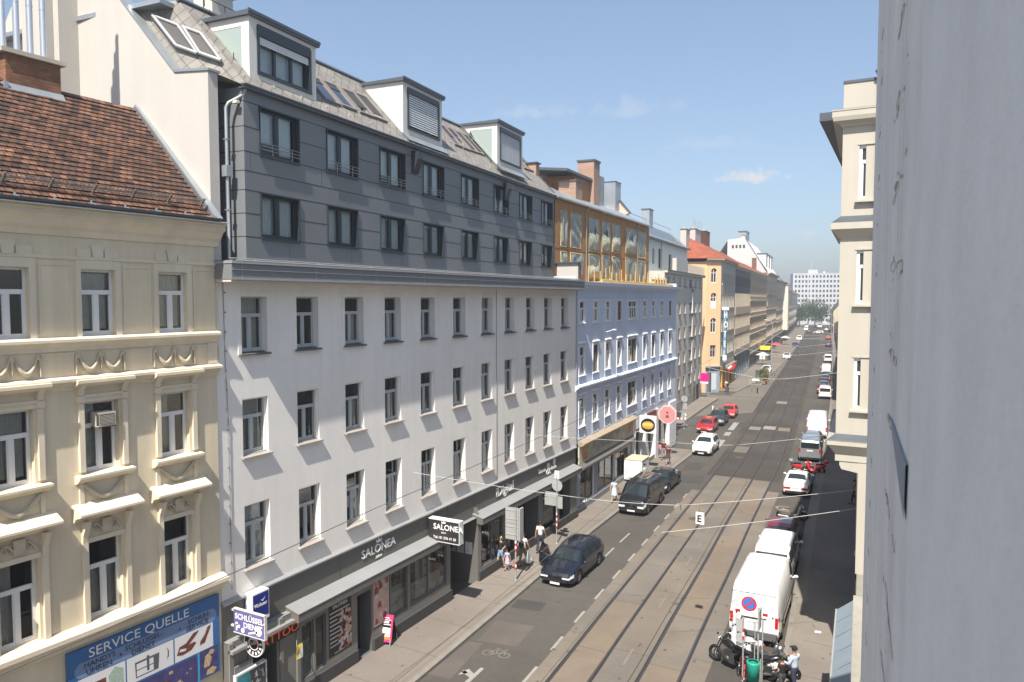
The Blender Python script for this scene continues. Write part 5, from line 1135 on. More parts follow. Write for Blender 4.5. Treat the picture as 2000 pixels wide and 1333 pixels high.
m.poly([cpt(0,4.05),cpt(a0,4.05),cpt(a0,20.1),cpt(0,20.1)]); m.poly([cpt(a1,4.05),cpt(cl,4.05),cpt(cl,20.1),cpt(a1,20.1)])
for lo, hi in zip(zs, zs[1:]):
    if not any(abs(lo-w[0]) < .01 for w in aw): m.poly([cpt(a0,lo),cpt(a1,lo),cpt(a1,hi),cpt(a0,hi)])
for z0, z1, ar in aw:
    out = arch(a0, a1, z0, z1) if ar else [(a0,z0),(a1,z0),(a1,z1),(a0,z1)]
    for i in range(len(out)):
        p, q = out[i], out[(i+1) % len(out)]; m.poly([cpt(*p),cpt(*q),cpt(*q,-.25),cpt(*p,-.25)])
    if ar:
        r = (a1-a0)/2; arc = out[2:]; half = len(arc)//2
        m.poly([cpt(a1,z1)] + [cpt(*p) for p in arc[:half+1]]); m.poly([cpt(a0,z1)] + [cpt(*p) for p in reversed(arc[half:])])
m.poly([(-1.9,-1.55,0),(-12,-1.9,0),(-12,-1.9,20.1),(-1.9,-1.55,20.1)]); m.poly([(-12,-1.9,0),(-12,PL,0),(-12,PL,20.1),(-12,-1.9,20.1)])
m.poly([(-12,PL,0),(0,PL,0),(0,PL,20.1),(-12,PL,20.1)])
part(m, 'corner_wall', [peach_wall], PE)
for i, (z0, z1, ar) in enumerate(aw):
    w = MB(); out = arch(a0, a1, z0, z1) if ar else [(a0,z0),(a1,z0),(a1,z1),(a0,z1)]
    w.poly([cpt(*p,-.2) for p in out], 1); c = (a0+a1)/2
    for s0, s1, lo, hi in ((a0,a0+.09,z0,z1-.4*ar),(a1-.09,a1,z0,z1-.4*ar),(c-.05,c+.05,z0,z1-.05),(a0,a1,z0,z0+.09),(a0,a1,z1-.75,z1-.66)): w.poly([cpt(s0,lo,-.17),cpt(s1,lo,-.17),cpt(s1,hi,-.17),cpt(s0,hi,-.17)], 0)
    if i == 0: w.poly([cpt(a0+.02,z0,-.15),cpt(a1-.02,z0,-.15),cpt(a1-.02,z0+1.1,-.15),cpt(a0+.02,z0+1.1,-.15)], 2)
    part(w, 'window', [frame_white if i != 2 else frame_grey, far_glass, white_p], PE)
m = MB(); us = [1.0+1.72*i for i in range(9)]; prow = [(5.6,7.6),(9.4,11.45),(13.1,15.05),(16.6,18.4)]
facade(m, 0, PL, 3.9, 20.1, [(u, u+.95, a, b, .3) for u in us for a, b in prow], 0, 0, 0, 1, .05); part(m, 'wall', [beige_wall, inner_dark], PE)
wm = far_win(.95, 2.0, frame_white); ws = far_win(.95, 1.8, frame_white)
for u in us:
    for a, b in prow: O('window', wm if b-a > 1.9 else ws, PE, (-.28, u, a))
m = MB(); m.prism([(-.02,20.1),(.1,20.12),(.55,20.4),(.55,20.6),(-.02,20.6)],'y',-.3,PL); m.poly([cpt(-.3,20.1,.1),cpt(cl+.3,20.1,.1),cpt(cl+.3,20.4,.55),cpt(-.3,20.4,.55)]); m.poly([cpt(-.3,20.4,.55),cpt(cl+.3,20.4,.55),cpt(cl+.3,20.6,.55),cpt(-.3,20.6,.55)])
for u in us:
    for a, b in prow[:-1]: m.box(-.01,.1,u-.1,u+1.05,a-.14,a)
part(m, 'cornice', [tan_wall], PE)
m = MB(); P_a, P_b, P_c, P_d = cpt(-.3,20.6,.6), cpt(cl+.3,20.6,.6), (.6,PL,20.6), (-5.5,PL,24.2)
m.poly([P_b,P_c,P_d,(-5.5,4,24.2)]); m.poly([P_a,P_b,(-5.5,4,24.2)]); m.poly([(-12.5,-2.3,20.6),P_a,(-5.5,4,24.2)]); m.poly([(-12.5,PL,20.6),(-12.5,-2.3,20.6),(-5.5,4,24.2),P_d])
part(m, 'roof', [red_roof], PE)
for (x0, y0, y1, zt, mt) in ((-6.2,-.5,2.5,25.2,fire_wall),(-5.6,4,9,25.6,fire_wall),(-5.2,12,16,25.9,red_roof)):
    m = MB(); m.box(x0, x0+.9, y0, y1, 21.5, zt, 0); m.box(x0-.08, x0+.98, y0-.08, y1+.08, zt, zt+.12, 1)
    for i in range(int((y1-y0)/.6)): m.tube([(x0+.45,y0+.3+.6*i,zt+.1),(x0+.45,y0+.3+.6*i,zt+.5)],.12,2,6)
    part(m, 'chimney', [mt, dark_clad, fire_wall], PE)
m = MB()
for i in range(5): u = 5+i*1.9; m.tube([(-5.2,u,25),(-5.2,u,27.6)],.03,0,4); m.tube([(-5.2,u-.4,27.2),(-5.2,u+.4,27.2)],.02,0,4); m.tube([(-5.2,u-.3,26.7),(-5.2,u+.3,26.7)],.02,0,4)
part(m, 'roof_antenna', galv, PE)
m = MB(); facade(m, 0, PL, 0, 3.9, [(.6,2.4,.2,3.1,.4),(3.2,6,.2,3.1,.4),(7,10,.3,3.0,.4),(11,15.6,.3,3.1,.4)], .05, 0, 0, 1, .2); m.box(.05,.5,5,PL,3.3,3.6,2)
m.poly([cpt(0,0),cpt(cl,0),cpt(cl,4.05),cpt(0,4.05)],3); m.poly([cpt(.3,.1,.02),cpt(.95,.1,.02),cpt(.95,3.1,.02),cpt(.3,3.1,.02)],1); m.poly([cpt(1.05,.4,.02),cpt(1.9,.4,.02),cpt(1.9,3.0,.02),cpt(1.05,3.0,.02)],4)
m.poly([cpt(-.2,3.95,.4),cpt(cl+.2,3.95,.4),cpt(cl+.2,4.12,.4),cpt(-.2,4.12,.4)],2); m.poly([cpt(-.2,4.12,.4),cpt(cl+.2,4.12,.4),cpt(cl,4.14,0),cpt(0,4.14,0)],2); m.poly([cpt(-.2,3.95,.4),cpt(cl+.2,3.95,.4),cpt(cl,3.95,0),cpt(0,3.95,0)],1)
part(m, 'shop_front', [M('orange shop front', (.60,.36,.12), .7, .2, .4), far_glass, fascia_lip, M('blue grey shop front', (.25,.31,.38), .6, .1, .5), M('pale foil', (.50,.55,.60), .5)], PE)
hs = tag(MB().box(0,.35,0,.85,0,8.6,0).build('vertical_sign', [M('hotel sign blue', (.12,.30,.48), .5, .2, 1), white_p], None, (-24.95, 117.0, 4.6), (0,0,R(4))), 'tall blue vertical hotel sign on the peach corner house', 'sign')
for i, c_ in enumerate('HOTEL'): text(c_, 1.35, white_p, hs, (.0, -.012, 6.9-1.5*i), '-y', font_off=.02, sx=.55)
m = MB(); m.box(-.1,.5,-.02,.0,.3,1.1); m.box(-.3,.75,-.02,.0,8.1,8.55)
part(m, 'white_field', white_p, hs)
ss = thing('shop_sign', 'small red and white arrow shop sign under the blue vertical sign', 'sign', (-24.6, 117.8, 3.3), R(4))
m = MB(); m.prism([(0,.2),(.9,1.0),(1.5,.9),(1.1,.3),(.4,-.1)],'y',0,.1,0); m.prism([(.15,.35),(.7,.85),(.85,.6),(.4,.2)],'y',-.02,0,1); part(m, 'panel', [red_p, white_p], ss)
# the dark clad house, the pink house, the long row
row_house('clad_house', 'narrow house with dark brown cladding bands between greenish and pink fronts', (-26.5,133), (-28.35,157.5), 20.2, dark_clad, [(5.6,8.0),(9.35,11.4),(13.2,15.2),(16.6,18.5)], 14, .85, tan_wall, red_roof, 3.6, 12, 5.0, M('blue grey shop hall', (.20,.24,.27), .7, .2, .2), .3, .5, frame_brown, .8, ledges=False)
cb = MB()
for z0, z1 in ((4.9,5.5),(8.1,9.2),(11.6,13.0)): cb.box(-.02,.1,0,24.5,z0,z1,0)
for i in range(15): cb.box(-.02,.07,.5+1.64*i,.85+1.64*i,5.5,15.4,1)
part(cb, 'facade_band', [tan_wall, sand_wall], [o for o in C.objects if o.name == 'clad_house'][0])
row_house('pink_house', 'dusty pink house with dark vertical stair windows in the far row', (-28.35,157.5), (-31.1,195), 20.2, tan_wall, [(4.6,6.6),(8.2,10.2),(11.7,13.6),(15.1,17.0),(18.0,19.2)], 15, 1.15, sand_wall, red_roof, 3.0, 12, 3.6, None, .25)
o, L = row_house('gabled_house', 'tall house with white mansard roof and steep white gable', (-31.1,195), (-34.2,232), 21.0, sand_wall, [(4.8,7.2),(8.8,11.2),(12.8,15.0),(16.6,18.8)], 12, 1.3, tan_wall, pale_wall, 9.2, 15, 4.0, None, .3, .9, pitch_roof=False)
m = MB(); m.poly([(.3,0,21.1),(.3,37,21.1),(-5.6,37,29.7),(-5.6,0,29.7)]); m.poly([(-5.6,0,29.7),(-5.6,37,29.7),(-9.6,37,29.5),(-9.6,0,29.5)]); m.poly([(-9.6,0,29.5),(-9.6,37,29.5),(-15,37,21.1),(-15,0,21.1)]); part(m, 'mansard_roof', [M('white roof coating', (.62,.62,.61), .8)], o)
m = MB(); m.prism([(0,21),(-5.2,29.5),(-5.5,30.5),(-6.1,30.5),(-6.3,29.9),(-9.7,29.5),(-9.7,21)],'y',-.3,.35,0)
m.prism([(.1,21),(-5.12,29.55),(-5.45,30.6),(-6.1,30.6),(-6.1,30.5),(-5.5,30.5),(-5.2,29.5),(0,21)],'y',-.4,.45,1)
for i in range(4): m.box(-8.6+i*.9,-8.1+i*.9,-.34,-.3,27.3,28.1,2)
part(m, 'gable_wall', [M('bright white render', (.52,.52,.515), .9), zinc_dark, far_glass], o)
m = MB()
for i in range(3): u = 8+i*9; m.box(-3.6,-.9,u,u+4.5,22.6,26.2,0); m.box(-.92,-.86,u+.5,u+4,23.2,25.4,1); m.box(-3.8,-.7,u-.2,u+4.7,26.2,26.4,2)
m.box(-9,-7,18,26,29,33,3); m.box(-9.2,-6.8,17.8,26.2,33,33.2,2)
part(m, 'dormer', [bpy.data.materials['bright white render'], far_glass, zinc_dark, zinc], o)
m = MB(); m.box(-3.4,-2.4,-3.2,-2.2,20,24.6); part(m, 'chimney', [brick_ch], o)
row_house('bay_house', 'ochre house with round corner bays in the far row', (-34.2,232), (-38.7,285), 20, sand_wall, [(4.6,6.8),(8.2,10.4),(11.8,14.0),(15.4,17.6)], 14, 1.3, tan_wall, zinc, 5, 14, 4, None, .3, .9)
row_house('ochre_house', 'plain pale ochre house near the far end of the row', (-38.7,285), (-43.1,335), 18, M('pale ochre plaster', (.60,.50,.34), .9, .06, .2), [(4.6,6.8),(8.2,10.4),(11.8,14.0)], 12, 1.3, sand_wall, zinc, 4, 14, 4, None, .3, .7)
row_house('cream_house', 'last cream house of the left row before the trees', (-43.1,335), (-50,410), 17, pale_wall, [(4.6,6.8),(8.2,10.4),(11.8,14.0)], 16, 1.3, sand_wall, red_roof, 4, 14, 4, None, .3, .7)
m = MB(); m.box(0,1.6,0,9,3.9,19,0); m.box(-.1,1.9,-.2,9.2,19,19.4,1); m.poly([(1.9,-.2,19.4),(1.9,9.2,19.4),(-3,9.2,23),(-3,-.2,23)],1)
part(m, 'bay', [M('bay render', (.66,.62,.55), .9, .05, .2), zinc], [q for q in C.objects if q.name == 'bay_house'][0], (0, 34, 0))
# tower block at the end of the street
tb, TL = house_root('tower_block', 'wide pale tower block closing the far end of the street', (-57, 446), (-30.5, 452), 'building')
m = MB(); tops = []; twin = []
for i in range(14):
    for j in range(10): tops.append((1+i*1.85, 2.0+i*1.85, 2+2.7*j, 3.4+2.7*j, .15))
facade(m, 0, TL, 0, 28.6, tops, 0, 0, 0, 1, .05); shell(m, TL, 16, 28.6)
for u in (0, 9, 17, TL-.3): m.box(-.02,.25,u,u+.3,0,28.8,2)
m.box(-14,.1,0,TL,28.6,28.9,2); m.box(-8,-1,8,13,28.9,30.8,0); m.box(-6,-2,16,17,28.9,30,0); m.tube([(-4,10,30.8),(-4,10,36)],.08,2,5)
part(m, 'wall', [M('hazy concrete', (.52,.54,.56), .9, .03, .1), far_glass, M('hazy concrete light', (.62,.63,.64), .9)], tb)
# ---- right side: our own house front (the grey wall at the frame edge), the low shop, the bay house, far row
OWN = thing('apartment_house', 'weathered grey house wall close at the right frame edge', 'house', (0, 0, 0))
own_p = M('old grey wall plaster', (.80, .785, .755), .95, .07, .9, bump=.55, bscale=90, streak=.06, fine=.05)
own_q = M('grey wall plaster near', (.78, .775, .765), .95, .05, 2.2, bump=.5, bscale=60, fine=.04)
def fo(y): return .25 - .06*y
m = MB()
m.prism([(fo(11.6),11.6),(fo(3.55),3.55),(9,3.55),(9,11.6)], 'z', 0, 19.6, 0)
m.prism([(fo(3.55)-.004,3.55),(fo(1.0),.95),(9,.95),(9,3.55)], 'z', 0, 19.6, 1); m.prism([(.45,.95),(.55,-16),(9,-16),(9,.95)], 'z', 0, 19.6, 0)
r_ = random.Random(4); dirt_k = 2
def fleck(y, z, s_, k):
    n = r_.randint(5, 8); pts = []
    for i in range(n):
        a = 2*math.pi*i/n; q = s_*r_.uniform(.5, 1.2); pts.append((y + q*math.cos(a)*4.5, z + q*math.sin(a)))
    m.poly([(fo(p)-.0025, p, z_) for p, z_ in pts], k)
def chip(y, z, s_):
    """a broken edge in the plaster: a small dished scar with a raised lip"""
    ring = [(y + s_*6.5*math.cos(a*math.pi/5)*r_.uniform(.7, 1.2), z + s_*math.sin(a*math.pi/5)*r_.uniform(.7, 1.2)) for a in range(10)]
    c = (fo(y)+.012, y, z)
    for i in range(10):
        p, q = ring[i], ring[(i+1) % 10]; m.poly([(fo(p[0])-.003, *p), (fo(q[0])-.003, *q), c], 2 if i < 6 else 3)
for col, (yc, dz, z0) in enumerate(((5.2, .53, 10.9), (9.3, .53, 9.9))):
    for i in range(20):
        z = z0 + dz*i + r_.uniform(-.03, .03)
        if col == 0:
            for q in range(r_.randint(2, 3)): chip(yc + r_.uniform(-.5, .5), z + r_.uniform(-.05, .05), r_.uniform(.02, .05))
            for q in range(5): fleck(yc + r_.uniform(-.8, .8), z + r_.uniform(-.1, .1), r_.uniform(.006, .018), r_.choice([2, 3]))
        else:
            chip(yc + r_.uniform(-.15, .15), z, r_.uniform(.02, .035)); fleck(yc + r_.uniform(-.3,.3), z + r_.uniform(-.2,.2), .02, 2)
for i in range(60): fleck(r_.uniform(3.7, 11), r_.uniform(9.5, 19.4), r_.uniform(.003, .009), r_.choice([2, 3]))
for i in range(14): fleck(r_.uniform(1.5, 3.4), r_.uniform(12.6, 16.2), r_.uniform(.006, .018), 4)
for i in range(9):
    y = r_.choice([4.9, 5.3, 5.0]) + r_.uniform(-.2, .2); m.poly([(fo(y)-.0015, y, 10), (fo(y+.02)-.0015, y+.02, 10), (fo(y+.02)-.0015, y+.02, 19), (fo(y)-.0015, y, 19)], 3) if i < 2 else None
part(m, 'wall', [own_p, own_q, M('plaster scar', (.30,.24,.17), .95, .3, 20), M('rusty streak', (.58,.52,.44), .95, .2, 10), M('damp stain', (.60,.58,.55), .95, .2, 6)], OWN)
m = MB(); ya, yb, yc = 5.2, 3.72, 3.75; za = 13.66
m.poly([(fo(ya)-.012, ya, za), (fo(yb)-.012, yb, za), (fo(yc)-.012, yc, za-.26)]); m.poly([(fo(ya)-.003, ya, za), (fo(yb)-.003, yb, za), (fo(yc)-.003, yc, za-.26)])
m.poly([(fo(ya)-.012, ya, za), (fo(yb)-.012, yb, za), (fo(yb)-.003, yb, za), (fo(ya)-.003, ya, za)])
part(m, 'triangle_patch', [M('blue grey triangle', (.17,.235,.31), .45, .08, 2, metal=.2)], OWN)  # small blue grey triangle set just off the wall face
# low shop next door, pale awning; unseen sloping top shaped for its pavement shadow
LO = thing('low_shop', 'low shop wing with pale blue awning beside the grey wall', 'building', (0, 0, 0))
fr_ = lambda y: -.03 - .048*y
m = MB(); m.prism([(11.6,0),(29.3,0),(29.3,3.6),(28.4,3.9),(26.5,6.2),(23.5,8.7),(21.4,9.5),(18,10.3),(11.6,11.2)], 'x', .2, 8, 0)
m.prism([(fr_(11.6),11.6),(.3,11.6),(.3,29.3),(fr_(29.3),29.3)], 'z', 0, 3.6, 1)
for y in (13,16.5,20,23.5,26.6): m.box(fr_(y+1)-.05, fr_(y)-.0, y, y+2.2, .5, 2.9, 2)
part(m, 'wall', [grey_wall, stone_base, far_glass], LO)
m = MB(); n = 6
aw_m = M('awning cloth', (.20,.245,.28), .85, .07, 1.2, streak=.05)
for i in range(n):
    y0, y1 = 20.4 + 7.2*i/n, 20.4 + 7.2*(i+1)/n - .03
    m.poly([(fr_(y0)-.0, y0, 4.05),(fr_(y1)-.0, y1, 4.05),(fr_(y1)-.52, y1, 3.62),(fr_(y0)-.52, y0, 3.62)], 0); m.poly([(fr_(y0)-.52, y0, 3.62),(fr_(y1)-.52, y1, 3.62),(fr_(y1)-.54, y1, 3.35),(fr_(y0)-.54, y0, 3.35)], 0)
m.poly([(fr_(27.6), 27.57, 4.05),(fr_(27.6)-.52, 27.57, 3.62),(fr_(27.6)-.54, 27.57, 3.35),(fr_(27.6), 27.57, 3.35)], 0); m.tube([(fr_(20.4)-.53,20.4,3.62),(fr_(27.6)-.53,27.6,3.62)],.03,1,6)
part(m, 'awning', [aw_m, galv], LO)
# the sunlit bay house on the right
BH = thing('bay_house', 'cream house with projecting bay, cornices and sunlit side on the right', 'house', (0, 0, 0))
bay_w = M('warm cream render', (.44, .41, .35), .9, .03, .3, streak=.04); Y0 = 29.3
m = MB(); bx0, bx1 = -2.17, -1.36
bops = []
for z0, z1 in ((17.95,19.85),(14.25,16.15),(10.55,12.3)): bops.append((-1.62, -.78, z0, z1))
def xwall(mb, y, x0, x1, z0, z1, ops, dep, m_=0, md=1):
    xs = sorted({x0, x1} | {v for o in ops for v in o[:2]}); zs = sorted({z0, z1} | {v for o in ops for v in o[2:]})
    for a, b in zip(xs, xs[1:]):
        for c, d in zip(zs, zs[1:]):
            if any(o[0] < (a+b)/2 < o[1] and o[2] < (c+d)/2 < o[3] for o in ops): continue
            mb.poly([(a,y,c),(b,y,c),(b,y,d),(a,y,d)], m_)
    for a, b, c, d in ops:
        mb.poly([(a,y,c),(a,y+dep,c),(a,y+dep,d),(a,y,d)], m_); mb.poly([(b,y,c),(b,y+dep,c),(b,y+dep,d),(b,y,d)], m_); mb.poly([(a,y,c),(b,y,c),(b,y+dep,c),(a,y+dep,c)], m_); mb.poly([(a,y,d),(b,y,d),(b,y+dep,d),(a,y+dep,d)], m_); mb.poly([(a,y+dep,c),(b,y+dep,c),(b,y+dep,d),(a,y+dep,d)], md)
bops = [(-1.62, -.86, z0, z1) for z0, z1 in ((17.95,19.85),(14.25,16.15),(10.45,12.3))]
xwall(m, Y0, bx0, -.6, 9.1, 22.05, bops, .16)
m.poly([(bx0,Y0,9.1),(bx0-.3,Y0+7,9.1),(bx0-.3,Y0+7,22.05),(bx0,Y0,22.05)], 0)
m.poly([(bx0-.3,Y0+7,9.1),(-1.8,Y0+7,9.1),(-1.8,Y0+7,22.05),(bx0-.3,Y0+7,22.05)], 0); m.poly([(bx0,Y0,9.1),(-.6,Y0,9.1),(-.6,Y0+7,9.1),(bx0-.3,Y0+7,9.1)], 0); m.poly([(bx0,Y0,22.05),(-.6,Y0,22.05),(-.6,Y0+7,22.05),(bx0-.3,Y0+7,22.05)], 3)
m.box(-.6, 8, Y0, Y0+.4, 0, 22.05, 0); m.prism([(-1.4,Y0+.02),(-.6,Y0+.02),(-.6,78),(-3.95,78)], 'z', 4.4, 20.9, 0); m.prism([(-1.35,Y0+.02),(-.6,Y0+.02),(-.6,78),(-3.9,78)], 'z', 0, 4.4, 2)
m.box(-3, 9, Y0+.4, 78, 20.9, 21.2, 3)
m.prism([(-2.02,9.1),(-2.02,8.35),(-1.95,8.2),(-1.38,8.1),(-1.38,9.1)], 'y', Y0+.03, Y0+6.9, 0)
m.poly([(-1.40,Y0+.3,4.4),(-1.40,Y0+3.6,4.4),(-1.40,Y0+3.6,3.9),(-1.40,Y0+.3,3.9)], 2)
part(m, 'wall', [bay_w, far_glass, stone_base, zinc_dark], BH)
for a, b, z0, z1 in bops:
    f = MB(); w, h = b-a, z1-z0
    for x0, x1, c, d in ((0,.1,0,h),(w-.1,w,0,h),(.1,w-.1,0,.1),(.1,w-.1,h-.12,h),(.1,w-.1,h*.66,h*.66+.12)): f.box(x0, x1, -.04, .03, c, d, 0)
    for x0, x1 in ((.1,.14),(w-.14,w-.1)): f.box(x0, x1, -.02, .02, .1, h*.66, 0)
    o = f.build('window', [frame_white], BH, (a, Y0+.12, z0)); p = MB(); p.poly([(.1,0,.1),(w-.1,0,.1),(w-.1,0,h-.12),(.1,0,h-.12)]); O('pane', p.mesh('pane', [far_glass]), o)
    s_ = MB(); s_.box(-.1, w+.02, -.28, .0, -.12, -.05, 0); s_.box(-.06, w+.1, -.14, -.12, h, h+.06, 0); O('sill', s_.mesh('sill', [bay_w]), o)
m = MB()
def ring_c(z, prof, x0=bx0, y1=Y0+7):
    for (a, za), (b, zb) in zip(prof, prof[1:]):
        m.poly([(x0-a,Y0-a,z+za),(-.55,Y0-a,z+za),(-.55,Y0-b,z+zb),(x0-b,Y0-b,z+zb)], 0 if zb <= za or a < b + .2 else 1); m.poly([(x0-a,Y0-a,z+za),(x0-.3-a,y1,z+za),(x0-.3-b,y1,z+zb),(x0-b,Y0-b,z+zb)], 0)
ring_c(20.5, [(0,0),(.06,.02),(.1,.12),(.3,.2),(.34,.34),(.34,.52)]); ring_c(21.02, [(.34,0),(.36,.02),(.36,.06),(0,.16)])
ring_c(16.55, [(0,0),(.05,.06),(.12,.16),(.24,.3),(.3,.34),(.3,.52)]); ring_c(17.07, [(.3,0),(.3,.05),(0,.3)])
ring_c(8.75, [(0,-.25),(.0,.0),(.2,.3),(.26,.36),(.26,.5)]); ring_c(9.25, [(.26,0),(.28,.05),(0,.25)])
m.box(bx0-.02, -.55, Y0-.03, Y0+7, 22.05, 22.14, 1); m.box(-1.3, -.6, Y0-.3, Y0, 20.9, 21.05, 1)
part(m, 'cornice', [bay_w, zinc_dark], BH)
m = MB(); m.tube([(-1.02,Y0-.12,22.2),(-1.02,Y0-.12,10)], .07, 0, 8); m.tube([(-1.02,Y0-.12,22.2),(-1.1,Y0-.2,22.35)], .09, 0, 8); m.box(-1.0,-.7,Y0-.1,Y0-.02,9.2,20,1)
part(m, 'downpipe', [zinc_dark, bay_w], BH)
m = MB(); m.box(-1.62,-1.42,Y0+9.4,Y0+12.6,2.4,3.3,0); m.box(-1.78,-1.74,Y0+10.0,Y0+10.4,2.6,2.75,1); part(m, 'shop_sign_panel', [M('teal shop panel', (.0,.26,.30), .5), white_p], BH, (-.12, -.6, -.5))
m = MB(); m.box(-1.72,-1.62,Y0+15,Y0+15.05,.1,2.8); m.box(-2.1,-2.05,Y0+21,Y0+21.1,.1,3.2); m.box(-2.1,-2.0,Y0+15.2,Y0+17.4,1.3,3.0); part(m, 'shop_front', [M('shaded shop glass', (.15,.2,.22), .2, spec=.6)], BH)
R_SP = [(-3.95,78,-4.7,92,18,pale_wall,'pale right hand house beyond the cream bay house',3), (-5.5,101,-8.1,134,19,grey_wall,'grey right hand house further down the street',10), (-8.1,134,-11.5,187,20,sand_wall,'ochre right hand house further down the street',16), (-11.5,187,-16.1,240,17,M('dark glazed front', (.10,.115,.13), .4, .1, .3),'dark glazed right hand building far down the street',16), (-16.1,240,-24,330,16.5,tan_wall,'long tan right hand house near the far crossing',24)]
for x0, y0, x1, y1, h, wl, lb, nc in R_SP:
    row_house('town_house', lb, (x1, y1), (x0, y0), h, wl, [(4.6,6.6),(8.2,10.2),(11.8,13.8)], nc, 1.2, wl, zinc_dark, 3.5, 12, 3.8, None, .2, .5, group='houses on the right side')
gb, L = house_root('gabled_house', 'small cream house with dark steep roof at the far right', (-31,372), (-27,338), 'house')
m = MB(); m.box(-10,0,0,L,0,9.5,0); m.prism([(0,9.5),(-10,9.5),(-5,15.5)],'y',0,L,0); part(m, 'wall', [sand_wall], gb)
m = MB(); m.poly([(.4,-.3,9.2),(.4,L+.3,9.2),(-5,L+.3,15.7),(-5,-.3,15.7)]); m.poly([(-10.4,-.3,9.2),(-10.4,L+.3,9.2),(-5,L+.3,15.7),(-5,-.3,15.7)]); part(m, 'roof', [dark_clad], gb)
# ================================================================ vehicles (local +Y = forward)
car_glass = M('car glass', (.018,.026,.03), .06, spec=.8); lamp_m = M('headlamp', (.62,.66,.68), .12, spec=.8); tail_m = M('tail lamp', (.45,.012,.012), .2, spec=.6)
trim_m = M('black car trim', (.02,.02,.021), .6); rim_m = M('alloy rim', (.42,.43,.44), .3, metal=.8); plate_m = M('number plate', (.66,.67,.68), .5); chrome = M('chrome', (.6,.6,.6), .15, metal=1)
def paint(name, col, metal=.25): return M(name, col, .32, metal=metal, coat=.9, spec=.5)
def prof(pts, t):
    for (a, x), (b, y) in zip(pts, pts[1:]):
        if t <= b:
            u = (t-a)/max(1e-6, b-a); return x + (y-x)*u
    return pts[-1][1]
def car_section(S, t):
    L, W_, = S['L'], S['W']; y = (t-.5)*L; zt = prof(S['top'], t); zb = min(prof(S['belt'], t), zt - .03); r = S['r']; ra = r + .055; zs = S.get('sill', .2)
    zs = zs + .1*max(0, 1-min(t, 1-t)/.06)
    for ya in S['axles']:
        if abs(y-ya) < ra: zs = max(zs, r + math.sqrt(ra*ra-(y-ya)**2))
    e = min(t, 1-t); tp = S.get('taper', .16); k = max(0, 1 - e/.12); w = W_/2*(1 - tp*k*k*(1.0 if t > .5 else .6))
    zs = min(zs, zb - .03); zm = max(zs+.02, zs + (zb-zs)*.5)
    inset = S.get('inset', .42); wr = max(w*.97 - max(0, zt-zb)*inset, w*.5)
    return y, [(0,zs),(w*.93,zs),(w*.985,zs+(zm-zs)*.35),(w,zm),(w*.975,zb),(wr,zt-.045),(wr*.82,zt-.008),(0,zt+.018)]
def lerp(a, b, k): return a + (b-a)*k
